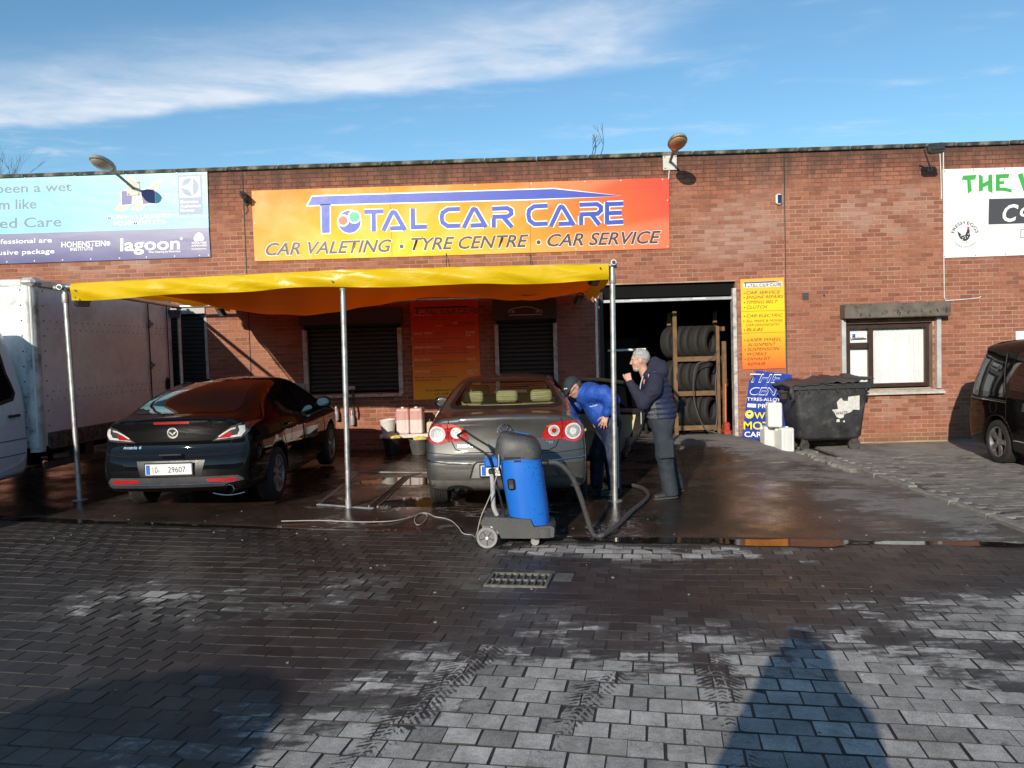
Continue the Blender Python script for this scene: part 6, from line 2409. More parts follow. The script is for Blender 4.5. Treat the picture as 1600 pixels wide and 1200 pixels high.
tag(rv.build('rivets', surf('rivet_dark', (.12, .11, .10), .5, .4), tk), kind='stuff')
MB().box(tw(TX + .014, 12.36, (zb + zt) / 2), (.012, .02, zt - zb - .2)).build('door_seam', m_gap, tk)
MB().box(tw(TX + .014, 13.0, (zb + zt) / 2), (.010, .015, zt - zb - .2)).build('door_seam', m_gap, tk)
for z in (2.42, 1.75, 1.0):
    h_ = MB().box(tw(TX + .025, 12.40, z), (.02, .16, .05), .006).build('hinge', m_arm, tk)
    MB().cyl(tw(TX + .035, 12.36, z - .06), tw(TX + .035, 12.36, z + .06), .013, seg=8).build('hinge_pin', m_arm, h_)
MB().prism([(TO.y * 0 + y, z) for y, z in ell(12.92 - TO.y, 1.42 - TO.z, .055, .11)], TX + .012 - TO.x, TX + .024 - TO.x, 'yz').build('latch_hole', m_gap, tk)
# chassis
for x_ in (-7.75, -6.85):
    MB().box(tw(x_, 10.5, .60), (.08, 5.4, .16), .01).build('chassis_rail', m_under, tk)
MB().box(tw(-6.42, 10.55, .47), (.05, 1.1, .10), .01).build('side_guard', surf('side_guard', (.16, .16, .16), .6, .4, var=.3), tk)
for y_ in (10.15, 10.9):
    MB().box(tw(-6.44, y_, .62), (.05, .06, .22), .008).build('guard_bracket', m_under, tk)
MB().box(tw(-6.9, 11.3, .55), (.5, .6, .3), .05).build('fuel_tank', surf('fuel_tank', (.2, .2, .2), .5, .5, var=.3), tk)
for (x_, y_, sd) in ((-6.45, 12.2, 1), (-8.1, 12.2, -1), (-6.45, 7.6, 1), (-8.1, 7.6, -1)):
    wheel(tk, x_ - TO.x, y_ - TO.y, .36, .24, (8, .05, False), .22, surf('steel_rim', (.25, .25, .25), .6, .4, var=.3), sd).location.z = .352
# cab: side outline with the rear edge leaning forward at the top, extruded across
cabp = spline([(9.40, .50), (9.41, 1.0), (9.40, 1.45), (9.30, 2.0), (9.20, 2.24), (9.0, 2.32), (8.2, 2.36), (7.8, 2.28), (7.3, 1.75), (7.05, 1.45), (6.3, 1.20), (6.15, .95), (6.15, .5), (6.5, .42), (8, .42), (9.2, .44)], 4, True)
CXW = 2.02


def cabf(p):
    d = poly_sdf(cabp, p[:, 1], p[:, 2])
    hwid = 1.06 - .14 * np.clip((p[:, 2] - 1.25) / 1.1, 0, 1) ** 1.3 - .05 * np.clip((.7 - p[:, 2]) / .4, 0, 1)
    d = smax(d, np.abs(p[:, 0] + 7.28) - hwid, .10)
    return smax(d, -np.maximum(np.hypot(p[:, 1] - 7.6, p[:, 2] - .36) - .44, .55 - np.abs(p[:, 0] + 7.28)), .02)


vs, fs = surfnet(cabf, (-8.5, 6.0, .3), (-6.1, 9.6, 2.5), .05)
link('cab', np_mesh('cab', vs - np.array(TO), fs), m_tcab, tk)
cab_bvh = BVHTree.FromPolygons([tuple(v) for v in vs], [tuple(int(i) for i in q) for q in fs])


def cab_patch(name, poly, mat, off, parent):
    dense = []
    for i in range(len(poly)):
        a, bq = Vector(poly[i]), Vector(poly[(i + 1) % len(poly)])
        dense += [a.lerp(bq, k / 4) for k in range(4)]
    v2, e2, f2, *_ = geometry.delaunay_2d_cdt(dense, [(i, (i + 1) % len(dense)) for i in range(len(dense))], [list(range(len(dense)))], 1, 1e-5)
    V = []
    for q in v2:
        l_, n_, i_, d_ = cab_bvh.ray_cast(Vector((-5, q.x, q.y)), Vector((-1, 0, 0)))
        V.append(tuple((l_ if l_ else Vector((-6.3, q.x, q.y))) + Vector((off, 0, 0)) - TO))
    return MB().add(V, f2).build(name, mat, parent, smooth=60)


door_ = cab_patch('door', spline([(9.28, .62), (9.28, 1.3), (9.22, 1.75), (9.08, 2.17), (8.5, 2.22), (8.0, 2.1), (7.9, 1.4), (8.05, .62)], 3, True), m_tcab, .006, tk)
cab_patch('door_window', spline([(9.10, 1.42), (9.06, 1.7), (8.94, 2.06), (8.5, 2.10), (8.1, 2.0), (8.05, 1.5), (8.3, 1.38)], 3, True), m_darkglass, .012, door_)
cab_patch('window_rubber', spline([(9.145, 1.38), (9.10, 1.72), (8.98, 2.10), (8.5, 2.135), (8.05, 2.03), (8.0, 1.48), (8.28, 1.34)], 3, True), m_trim, .009, door_)
hx = cab_bvh.ray_cast(Vector((-5, 9.17, 1.18)), Vector((-1, 0, 0)))[0].x
MB().box(tw(hx + .022, 9.12, 1.20), (.035, .20, .035), .012).build('door_handle', m_trim, door_)
MB().lathe([(.045, 0), (.045, .012)], 14, Matrix.Translation(tw(hx + .008, 9.16, 1.205)) @ rot('Y', 90)).build('handle_dish', m_tcab, door_)
for z0, z1 in ((.90, .905), (.72, .725)):
    cab_patch('side_groove', [(6.7, z0), (9.34, z0), (9.34, z1 + .006), (6.7, z1 + .006)], surf('groove_shadow_gap', (.12, .12, .125), .6), .010, tk)

# ---------------------------------------------------------------- wet vacuum cleaner
m_vblue, t, b = mat_new('vacuum_blue')
p = t.objc()
c = t.mix(t.noise(p, 3, 4), (.010, .12, .52), (.018, .17, .62))
vo = t.n('ShaderNodeTexVoronoi', {'Scale': 34.0, 'Randomness': 1.0})
t.put(vo.inputs['Vector'], p)
spots_ = t.m('MULTIPLY', t.ss(vo.outputs['Distance'], .22, .17), t.ss(t.m('ADD', t.noise(p, 3.1, 3), t.m('MULTIPLY', t.xyz(p)[0], .55)), .47, .62))
c = t.mix(spots_, c, (.012, .016, .03))
t.put(b.inputs['Base Color'], c)
b.inputs['Roughness'].default_value = .35
m_vgrey, t, b = mat_new('vacuum_grey')
p = t.objc()
c = t.mix(t.noise(p, 4, 5), (.045, .045, .046), (.085, .085, .084))
vo = t.n('ShaderNodeTexVoronoi', {'Scale': 55.0})
t.put(vo.inputs['Vector'], p)
c = t.mix(t.m('MULTIPLY', t.ss(vo.outputs['Distance'], .24, .18), .8), c, (.010, .010, .011))
t.put(b.inputs['Base Color'], c)
b.inputs['Roughness'].default_value = .6
m_vlid = surf('vacuum_lid', (.050, .050, .050), .5, var=.35, scale=9, bump=.15, dirt=((.14, .13, .12), .3, 4))
vx, vy = -.115, 7.26
va = thing('vacuum_cleaner', 'blue wet vacuum cleaner on wheels standing behind the grey car', 'vacuum cleaner', (vx, vy, -.012), rz=R(-3))
V6 = lambda cx, cy: ((720 + cx / 6 - 812) / 165.3, (848.5 - (660 + cy / 6)) / 165.3)


def sect(x0, x1, y0, y1, z, n=28, e=2.6, tilt_=0.):
    pts = []
    for k in range(n):
        a = 2 * math.pi * k / n
        c, s_ = math.cos(a), math.sin(a)
        pts.append(((x0 + x1) / 2 + (x1 - x0) / 2 * math.copysign(abs(c) ** (2 / e), c), (y0 + y1) / 2 + (y1 - y0) / 2 * math.copysign(abs(s_) ** (2 / e), s_), z + tilt_ * c))
    return pts


rings = []
for (cyp, xl, xr, hy) in ((330, 382, 776, .185), (420, 390, 788, .19), (560, 408, 802, .185), (720, 432, 820, .178), (860, 452, 832, .170), (945, 462, 838, .165)):
    z = V6(0, cyp)[1]
    rings.append(sect(V6(xl, 0)[0], V6(xr, 0)[0], -hy, hy, z))
MB().loft(rings).build('tank', m_vblue, va, smooth=50)
MB().loft([sect(V6(378, 0)[0], V6(781, 0)[0], -.192, .192, V6(0, q)[1]) for q in (352, 332, 322)]).build('tank_rim', m_vblue, va, smooth=40)
rings = []
for (cyp, xl, xr, hy) in ((328, 350, 776, .190), (300, 340, 776, .192), (240, 343, 774, .190), (180, 362, 762, .182), (135, 380, 745, .168), (108, 398, 720, .15), (96, 425, 680, .12)):
    rings.append(sect(V6(xl, 0)[0], V6(xr, 0)[0], -hy, hy, V6(0, cyp)[1] - (.012 if cyp < 150 else 0), e=3.6, tilt_=-.030 if cyp < 200 else 0))
lid = MB().loft(rings).build('lid', m_vlid, va, smooth=45)
MB().box((V6(512, 0)[0], -.185, V6(0, 310)[1]), (.155, .03, .018), .004).build('lid_lip', m_trim, lid)
MB().box((V6(560, 0)[0], -.193, V6(0, 338)[1]), (.065, .012, .015), .003).build('lid_clip', m_trim, lid)
a, bz = V6(600, 105)
MB().box((a, -.06, bz + .01), (.14, .012, .008), .003, tr(a, -.06, bz + .01) @ rot('Y', 12) @ tr(-a, .06, -bz - .01)).build('lid_inlay', m_vblue, lid)
a, bz = V6(497, 550)
MB().box((a, -.196, bz), (.068, .03, .105), .016, tr(a, 0, bz) @ rot('Y', -4) @ tr(-a, 0, -bz)).build('latch', m_trim, va)
MB().box((a + .002, -.213, bz - .02), (.045, .012, .045), .005).build('latch_tab', m_vlid, va)
MB().box((V6(315, 0)[0], -.02, V6(0, 358)[1]), (.145, .22, .10), .02).build('side_pocket', m_vblue, va)
# trolley base
bp = [V6(*q) for q in ((198, 905), (240, 850), (430, 860), (665, 880), (695, 950), (850, 940), (882, 960), (876, 1045), (690, 1055), (390, 1050), (360, 985), (300, 935), (215, 935))]
mb = MB().prism([tuple(q) for q in bp], -.20, .20, 'xz')
mb.build('trolley', m_vgrey, va, smooth=20)
MB().loft([sect(V6(690, 0)[0], V6(890, 0)[0], -.21, .21, V6(0, q)[1], e=3.2) for q in (1050, 1000, 962)]).build('bumper', m_vgrey, va, smooth=40)
m_wgrey = surf('vacuum_wheel_grey', (.26, .25, .24), .6, var=.25, scale=10)
for yy in (-.235, .235):
    w_ = bpy.data.objects.new('rear_wheel', None)
    COL.objects.link(w_)
    w_.parent = va
    w_.location = (V6(265, 0)[0], yy, .099)
    M = rot('X', 90)
    MB().lathe([(.072, -.018), (.094, -.02), (.099, -.012), (.099, .012), (.094, .02), (.072, .018)], 36, M, cap=False).build('tyre', m_wgrey, w_)
    mb = MB().lathe([(.076, -.006), (.076, .006)], 30, M)
    mb.build('disc', surf('vacuum_wheel_disc', (.17, .165, .16), .6, var=.2), w_)
    for k in range(5):
        MB().box((.042, 0, 0), (.066, .022, .007), .002, rot('Y', 72 * k + 20)).build('spoke', m_vlid, w_)
    MB().lathe([(.014, -.026), (.014, .026)], 14, M).build('hub_cap', m_platew, w_)
for yy in (-.15, .15):
    c_ = bpy.data.objects.new('castor', None)
    COL.objects.link(c_)
    c_.parent = va
    c_.location = (V6(700, 0)[0], yy, .040)
    MB().lathe([(.02, -.013), (.036, -.014), (.040, -.009), (.040, .009), (.036, .014), (.02, .013)], 22, rot('X', 90)).build('castor_wheel', m_wgrey, c_)
    MB().box((.02, 0, .035), (.05, .04, .05), .008).build('castor_fork', m_vlid, c_)
# push handle of two rails
hp = [V6(*q) for q in ((438, 885), (395, 700), (340, 460), (300, 310), (262, 262), (120, 170), (12, 95), (22, 84), (100, 76), (200, 140), (345, 215))]
hpts = spline([(hp[i][0], -.17, hp[i][1]) for i in range(7)], 4)
MB().tube(hpts, .0105, 8).build('handle_rail', m_trim, va)
h2 = spline([(hp[i][0] + .02, .17, hp[i][1] + .01) for i in range(7)], 4)
MB().tube(h2, .0105, 8).build('handle_rail', m_trim, va)
MB().tube([hpts[-1], h2[-1]], .0125, 8).build('handle_grip', m_trim, va)
MB().tube([(V6(300, 0)[0], -.17, V6(0, 320)[1]), (V6(300, 0)[0] + .02, .17, V6(0, 310)[1])], .01, 8).build('handle_brace', m_trim, va)
MB().tube(spline([(*V6(312, 460), 0), (*V6(318, 600), 0), (*V6(318, 740), 0), (*V6(328, 800), 0), (*V6(352, 850), 0)], 4) and [(q[0], -.11, q[1]) for q in spline([V6(312, 440), V6(318, 600), V6(318, 740), V6(328, 800), V6(352, 855)], 4)], .0225, 12).build('standpipe', surf('standpipe_grey', (.34, .33, .31), .5, var=.15), va)
MB().box((V6(312, 0)[0], -.11, V6(0, 440)[1]), (.06, .06, .05), .01).build('pipe_clip', m_trim, va)
MB().lathe([(.034, 0), (.034, .05), (.028, .07)], 16, tr(V6(772, 0)[0], -.02, V6(0, 385)[1]) @ rot('Y', 90)).build('hose_socket', m_trim, va)
# ribbed hose from the socket to the car
hw_ = [Vector((vx + V6(795, 0)[0], vy - .03, V6(0, 385)[1] - .012))]
for (px_, py_, y_) in ((872, 724, 7.25), (893, 744, 7.3), (908, 779, 7.34)):
    hw_.append(world_at(px_, py_, y_))
hz_ = .03
for (px_, py_) in ((926, 828), (942, 831), (966, 818), (988, 797), (1004, 785), (1013, 774), (1004, 764), (985, 759), (968, 757), (950, 752), (936, 742)):
    x_, y_ = on_ground(px_, py_, hz_ + .02)
    hw_.append(Vector((x_, y_, gz(x_, y_) + .028 if y_ > edge_y(x_) else .02)))
hs = spline([tuple(q) for q in hw_], 22)
rr_ = [.0265 if (i % 2) else .0235 for i in range(len(hs))]
tag(MB().tube(hs, rr_, 10).build('vacuum_hose', surf('hose_grey', (.055, .054, .053), .55, var=.25, scale=14)), 'grey corrugated hose running from the blue vacuum cleaner across the wet ground', 'hose')
# its power lead
cab_ = [Vector((vx + V6(380, 0)[0], vy - .2, V6(0, 285)[1])), Vector((vx + V6(372, 0)[0], vy - .21, V6(0, 420)[1])), Vector((vx + V6(300, 0)[0], vy - .20, V6(0, 640)[1])), Vector((vx + V6(200, 0)[0], vy - .16, V6(0, 860)[1])), Vector((vx + V6(140, 0)[0], vy - .08, .07))]
for (px_, py_) in ((738, 838), (724, 836), (716, 828), (706, 819), (694, 815), (680, 813), (668, 808), (655, 809), (648, 818), (652, 826), (662, 822), (668, 812), (660, 808), (640, 815), (610, 821), (560, 823), (500, 822), (440, 824)):
    x_, y_ = on_ground(px_, py_, .0)
    zz_ = max(tilt(x_, y_) + .004, gz(x_, y_) + .006 if y_ > edge_y(x_) - .03 else -9)
    cab_.append(Vector((x_, y_, zz_)))
tag(MB().tube(spline([tuple(q) for q in cab_], 5), .0052, 6).build('power_lead', surf('lead_pale', (.36, .34, .31), .5, var=.2)), 'thin pale power lead trailing from the vacuum cleaner to the left', 'cable')

# ---------------------------------------------------------------- gully grate in the paving
gr = thing('drain_grate', 'small iron drain grate set in the wet paving', 'drain', (-.115, 6.02, -.014), rz=ROW)
m_iron = surf('grate_iron', (.15, .145, .12), .65, .4, var=.4, scale=16, dirt=((.04, .035, .03), .5, 9))
MB().box((0, 0, -.022), (.50, .34, .012)).build('gully_pit', m_gap, gr, smooth=0)
for (c, s_) in (((0, -.165, 0), (.50, .03, .03)), ((0, .165, 0), (.50, .03, .03)), ((-.237, 0, 0), (.026, .30, .03)), ((.237, 0, 0), (.026, .30, .03)), ((0, 0, 0), (.448, .022, .026))):
    MB().box(c, s_, .005).build('frame_bar', m_iron, gr)
for k in range(8):
    MB().box((-.196 + k * .056, 0, .001), (.017, .298, .024), .004).build('grate_bar', m_iron, gr)
for k in range(9):
    MB().box((-.224 + k * .056, .195, -.006), (.03, .018, .02), .004).build('frame_lug', m_iron, gr)
mb = MB()
for (x0, x1, y0, y1) in ((-.42, -.262, -.24, .24), (.262, .42, -.24, .24), (-.26, .26, .215, .30), (-.26, .26, -.30, -.19)):
    MB().box(((x0 + x1) / 2, (y0 + y1) / 2, -.012), (x1 - x0 - .006, y1 - y0, .022), .004).build('concrete_surround', surf('gully_concrete', (.10, .092, .082), .7, var=.35, scale=5, bump=.3), gr)

# floor channels between the bays
ch = thing('floor_channel', 'dark drainage slots crossing the wet forecourt between the two cars', 'drain', (-1.9, 9.2, gz(-1.9, 9.2)))
for (a, bq, w_) in (((583, 795), (637, 747), .09), ((497, 794), (583, 796), .035), ((497, 794), (560, 745), .02), ((560, 745), (668, 742), .05), ((668, 742), (637, 747), .04)):
    A_ = Vector((*on_ground(*a, .03), 0))
    B_ = Vector((*on_ground(*bq, .05), 0))
    pts = []
    d = (B_ - A_).normalized()
    nrm = Vector((-d.y, d.x, 0)) * w_ / 2
    V = []
    for q in (A_ + nrm, B_ + nrm, B_ - nrm, A_ - nrm):
        V.append(tuple(Vector((q.x, q.y, gz(q.x, q.y) + .004)) - Vector(ch.location)))
    MB().add(V, [(0, 1, 2, 3)]).build('slot', surf('slot_dark', (.008, .007, .006), .5), ch, smooth=0)
    for s_ in (1, -1):
        L_ = [tuple(Vector((q.x, q.y, gz(q.x, q.y) + .006)) - Vector(ch.location)) for q in (A_ + nrm * s_ * 1.1, A_.lerp(B_, .5) + nrm * s_ * 1.1, B_ + nrm * s_ * 1.1)]
        MB().tube(L_, .006, 5).build('slot_edge', m_galv, ch)

# ---------------------------------------------------------------- waste bin by the wall
m_bin = surf('bin_plastic', (.032, .033, .035), .55, var=.35, scale=5, bump=.12, bscale=30, dirt=((.12, .115, .11), .35, 4))
bn = thing('waste_bin', 'large dark grey four-wheeled waste bin with a collapsed lid against the wall', 'bin', (4.98, 13.08, .0), rz=R(4))
BW0, BW1, BH0, BH1 = .54, .655, .20, 1.10


def bsec(hx, hy, z, r=.09):
    return [(x, y, z) for x, y in rrect(-hx, -hy, hx, hy, r, 4)]


MB().loft([bsec(.50, .27, .20, .12), bsec(.54, .31, .24, .11), bsec(.575, .335, .62, .09), bsec(.62, .36, 1.04, .07)]).build('tub', m_bin, bn, smooth=50)
MB().loft([bsec(.625, .365, 1.035, .05), bsec(.67, .40, 1.04, .05), bsec(.675, .405, 1.12, .05), bsec(.60, .33, 1.125, .05)]).build('rim', m_bin, bn, smooth=40)
for k in range(6):
    x_ = -.50 + k * .20
    MB().box((x_, -.345, .70), (.014, .02, .66), .005, tr(0, 0, 0) @ Matrix.Rotation(-.055, 4, 'X') @ tr(0, .02, 0)).build('rib', m_bin, bn)
for k in range(8):
    MB().prism([(-.56 + k * .16 - .02, 1.035), (-.56 + k * .16 + .02, 1.035), (-.56 + k * .16, .965)], -.385, -.345, 'xz').build('gusset', m_bin, bn, smooth=0)
for sx in (-1, 1):
    MB().tube([(sx * .63, -.10, 1.0), (sx * .74, -.10, .99), (sx * .74, .10, .99), (sx * .63, .10, 1.0)], .02, 8).build('trunnion', m_bin, bn)
    MB().box((sx * .69, -.02, .93), (.10, .16, .14), .02).build('lift_bracket', m_bin, bn)


def lid_sheet(name, x0, x1, z0, seed, hump, skew=0.):
    P = []
    rr = random.Random(seed)
    ph = [rr.uniform(0, 6.28) for _ in range(4)]
    for i in range(15):
        u = i / 14
        row = []
        for j in range(9):
            v = j / 8
            x = x0 + (x1 - x0) * u
            y = -.44 + .86 * v
            z = z0 + hump * math.sin(math.pi * u) ** .7 * (.5 + .5 * v) + .018 * math.sin(u * 9 + ph[0]) * math.cos(v * 5 + ph[1]) + .012 * math.sin(u * 21 + v * 8 + ph[2]) + skew * u - .03 * (1 - v)
            row.append((x, y, z))
        P.append(row)
    top = MB().grid(P)
    low_ = MB().grid([[(a, b_, c - .022) for a, b_, c in r] for r in P])
    n = len(top.v)
    top.add(low_.v, [f[::-1] for f in low_.f])
    nu, nv = 15, 9
    edge = [(i, 0) for i in range(nu)] + [(nu - 1, j) for j in range(1, nv)] + [(i, nv - 1) for i in range(nu - 2, -1, -1)] + [(0, j) for j in range(nv - 2, 0, -1)]
    idx = [i * nv + j for i, j in edge]
    for k in range(len(idx)):
        a, bq = idx[k], idx[(k + 1) % len(idx)]
        top.f.append((a, bq, bq + n, a + n))
    return top.build(name, surf('bin_lid', (.040, .040, .043), .48, var=.35, scale=4, dirt=((.11, .10, .10), .35, 3)), bn, smooth=50)


lid_sheet('lid', -.74, -.02, 1.135, 1, .05, .02)
lid_sheet('lid', -.14, .42, 1.165, 2, .075, .0)
lid_sheet('lid', .30, .66, 1.18, 5, .035, .05)
MB().tube([(-.70, -.40, 1.10), (-.72, -.44, 1.0), (-.68, -.43, .90), (-.73, -.40, .84)], [.03, .04, .03, .01], 7).build('torn_flap', m_bin, bn)
m_stick = surf('torn_label', (.62, .61, .57), .7, var=.15, scale=20, dirt=((.3, .29, .26), .4, 14))
kx = lambda a: [((x - 1230) / 5 / 93.5 + .05, 1.115 - (y - 185) / 5 / 93.5) for x, y in a]
by_ = lambda z: -.372 + (1.04 - z) * .062
for nm, poly in (('label', [(1245, 350), (1240, 325), (1262, 300), (1275, 292), (1290, 315), (1325, 318), (1330, 285), (1418, 278), (1420, 390), (1370, 385), (1352, 405), (1325, 412), (1300, 420), (1295, 445), (1270, 452), (1240, 440), (1225, 410), (1202, 382), (1250, 378)]),
                 ('label_scrap', [(1240, 458), (1262, 455), (1268, 478), (1240, 480)]), ('label_scrap', [(1290, 472), (1304, 466), (1308, 482), (1292, 482)])):
    q = kx(poly)
    tris = geometry.tessellate_polygon([[Vector((a, c, 0)) for a, c in q]])
    lab = MB().add([(a, by_(c) - .004, c) for a, c in q], tris).build(nm, m_stick, bn, smooth=0)
me = text_mesh('WASTE', 0, .02)
co = np.array([v.co[:] for v in me.vertices])
lo, hi = co.min(0), co.max(0)
(xa, za), (xb, _) = kx([(1232, 422), (1325, 405)])
for v in me.vertices:
    u = (v.co.x - lo[0]) / (hi[0] - lo[0])
    zz = za + v.co.y / .729 * .044 + u * .012
    v.co = (xa + (xb - xa) * u, by_(zz) - .0065, zz)
link('label_lettering', me, K_PRINT, bn)
m_cast = surf('bin_castor', (.05, .045, .04), .8, var=.3)
for (x_, y_) in ((-.42, -.22), (.43, -.22), (-.42, .22), (.43, .22)):
    c_ = bpy.data.objects.new('castor', None)
    COL.objects.link(c_)
    c_.parent = bn
    c_.location = (x_, y_, .095)
    c_.rotation_euler = (0, 0, R(25 if x_ < 0 else -20))
    MB().lathe([(.04, -.022), (.085, -.026), (.095, -.015), (.095, .015), (.085, .026), (.04, .022)], 20, rot('X', 90)).build('castor_wheel', m_cast, c_)
    MB().box((0, 0, .06), (.11, .075, .09), .015).build('castor_fork', m_cast, c_)
MB().box((0, 0, .205), (.95, .5, .04), .01).build('base_frame', m_cast, bn)


# ---------------------------------------------------------------- jerrycans
def jerrycan(name, label, loc, mat, rz=0., s_=(.125, .145, .20), cap=None, group=None, capmat=None):
    t_ = thing(name, label, 'jerrycan', loc, rz, group)
    hx, hy, hz = s_

    def f(p):
        d = sd_box(p, (0, 0, hz), (hx, hy, hz), .035)
        d = smax(d, -sd_box(p, (0, .03, hz * 2 - .035), (hx * 1.4, .045, .022), .02), .015)
        d = smax(d, -(sd_cap(p, (hx * .55, -hy - .02, .06), (hx * .55, -hy - .02, hz * 1.6), .026)), .01)
        d = smax(d, -(sd_cap(p, (-hx * .55, -hy - .02, .06), (-hx * .55, -hy - .02, hz * 1.6), .026)), .01)
        return d
    sd_obj('body', f, (-hx - .02, -hy - .02, -.02), (hx + .02, hy + .02, hz * 2 + .02), .013, mat, t_)
    MB().lathe([(.026, 0), (.026, .03), (.022, .034)], 14, tr(0, -hy * .6, hz * 2 - .012)).build('cap', capmat or m_platew, t_)
    return t_


m_hdpe, t, b = mat_new('white_hdpe')
t.put(b.inputs['Base Color'], t.mix(t.noise(t.objc(), 5, 4), (.62, .64, .62), (.74, .75, .72)))
b.inputs['Roughness'].default_value = .42
b.inputs['Subsurface Weight'].default_value = .25
b.inputs['Subsurface Radius'].default_value = (.03, .03, .03)
G_ = 'empty white jerrycans beside the bin'
jerrycan('jerrycan', 'empty white jerrycan stacked on top of two others beside the bin', (4.06, 12.78, .43), m_hdpe, R(-8), (.118, .13, .205), group=G_)
jerrycan('jerrycan', 'empty white jerrycan at the front of the lower pair beside the bin', (4.20, 12.70, .02), m_hdpe, R(10), (.112, .14, .205), group=G_)
jerrycan('jerrycan', 'empty white jerrycan behind the front one, touching the blue board', (4.03, 12.98, .03), m_hdpe, R(4), (.112, .125, .20), group=G_)

# ---------------------------------------------------------------- blue board leaning on the wall
bl_ = thing('leaning_board', 'blue tyre centre board leaning on the wall beside the door', 'sign', (4.1, 13.38, .18))
DB = 13.36
m_bb = surf('board_blue', hexc('#1f3f9c'), .4, var=.12, scale=3, dirt=((.2, .2, .22), .2, 6))
pts = [(1159.5, 683), (1171, 594), (1179.5, 592.5), (1181, 579), (1238, 585.5), (1226, 694)]
MB().prism([on_wall(x, y, DB) for x, y in pts], DB, DB + .008, 'xz').build('panel', m_bb, bl_, smooth=0, world=True)
k5 = lambda cx, cy: (1040 + cx / 5, 560 + cy / 5)
YL = pr('print_yellow', '#f2e21c')
for (s_, a, y_, bq, h, m, sh, bd, ol) in (('THE', 660, 186, 905, 70, W_PRINT, .3, .016, 1), ('CEN', 658, 284, 872, 62, W_PRINT, .3, .016, 1), ('TYRES-ALLOYS', 636, 330, 915, 26, W_PRINT, 0, .010, 0), ('PRE', 722, 388, 815, 34, W_PRINT, 0, .010, 0),
                                   ('W', 692, 470, 778, 52, YL, 0, .016, 0), ('MOT', 610, 552, 815, 62, YL, 0, .016, 0), ('CAR S', 616, 612, 798, 42, W_PRINT, 0, .014, 0)):
    x0, y0 = k5(a, y_)
    x1, _ = k5(bq, y_)
    wall_text(s_, x0, y0, x1, h / 5, m, bl_, DB, .002, sh, bd, slope=.02)
    if ol:
        wall_text(s_, x0 + .9, y0 - .7, x1 - .9, h / 5 * .86, m_bb, bl_, DB, .004, sh, .0, slope=.02, name='letter_infill')
px_poly([[k5(640, 352), k5(708, 356), k5(706, 384), k5(638, 380)]], W_PRINT, bl_, DB, .002, 'dash')
px_poly([ell(*k5(655, 437), 6.6)], YL, bl_, DB, .002, 'round_emblem')
px_poly([ell(*k5(655, 437), 4.2, 3.0)], W_PRINT, bl_, DB, .003, 'emblem_centre')
px_poly([ell(*k5(655, 432), 2.6, 1.6)], K_PRINT, bl_, DB, .004, 'emblem_mark')

# ---------------------------------------------------------------- bench with cleaning supplies under the canopy
m_bench = surf('white_plank', (.62, .60, .56), .6, var=.12, scale=4)
by = 13.16
bx0, bx1 = on_wall(596, 680, by)[0], .2
bz = .455
be = thing('wooden_bench', 'low white plank bench against the shaded wall behind the cars', 'bench', ((bx0 + bx1) / 2, by, gz(-1.5, by)))
L_ = bx1 - bx0
MB().box((0, 0, bz - .04 - be.location.z), (L_, .36, .06), .006).build('plank', m_bench, be)
for x_ in (-L_ / 2 + .14, 0, L_ / 2 - .14):
    MB().box((x_, .05, (bz - .07 - be.location.z) / 2), (.06, .26, bz - .07 - be.location.z), .006).build('leg', surf('bench_leg_dark', (.06, .05, .045), .8), be)
BZ = bz - .01
m_pink, t, b = mat_new('pink_filled_hdpe')
p = t.objc()
z_ = t.xyz(p)[2]
c = t.mix(t.ss(z_, .235, .25), (.66, .55, .53), (.52, .30, .27))
t.put(b.inputs['Base Color'], c)
b.inputs['Roughness'].default_value = .4
m_tubw = surf('tub_white', (.62, .62, .59), .45, var=.12, scale=8, dirt=((.3, .29, .26), .3, 10))
tub = thing('plastic_tub', 'small white plastic tub at the left end of the bench', 'tub', (on_wall(607, 676, by)[0], by - .03, BZ))
MB().lathe([(.10, 0), (.105, .005), (.132, .235), (.140, .24), (.140, .255), (.13, .255), (.10, .02)], 24, cap=False).build('shell', m_tubw, tub)
MB().lathe([(.126, .22), (.001, .221)], 24).build('contents', m_tubw, tub)
for i, pxx in enumerate((631.5, 653)):
    jerrycan('jerrycan', ('left' if i == 0 else 'right') + ' of two pinkish half-full jerrycans on the bench', (on_wall(pxx, 676, by)[0], by - .02, BZ), m_pink, R(2 - 5 * i), (.112, .13, .222), group='pink jerrycans on the bench')
sp = thing('pressure_sprayer', 'white pressure sprayer bottle on the bench half hidden by the grey car', 'sprayer', (on_wall(689, 676, by)[0], by, BZ))
MB().lathe([(.09, 0), (.10, .02), (.10, .22), (.085, .30), (.05, .35), (.045, .38)], 22).build('tank', m_tubw, sp)
MB().lathe([(.05, .38), (.05, .42), (.02, .43), (.02, .47), (.04, .475), (.04, .49)], 16).build('pump', m_trim, sp)
MB().tube([(.06, 0, .30), (.14, -.02, .34), (.16, -.05, .2)], .008, 6).build('spray_tube', m_trim, sp)
bo = thing('detergent_bottle', 'small pale green detergent bottle on the bench beside the grey car', 'bottle', (on_wall(673, 676, by)[0], by - .06, BZ))
MB().box((0, 0, .10), (.11, .08, .20), .025).build('body', surf('bottle_pale_green', (.50, .55, .40), .4), bo)
MB().lathe([(.02, .19), (.02, .24), (.013, .25)], 12).build('cap', m_trim, bo)
MB().tube([(.0, 0, .24), (-.03, -.02, .29), (.02, -.02, .36)], .006, 6).build('nozzle', m_trim, bo)
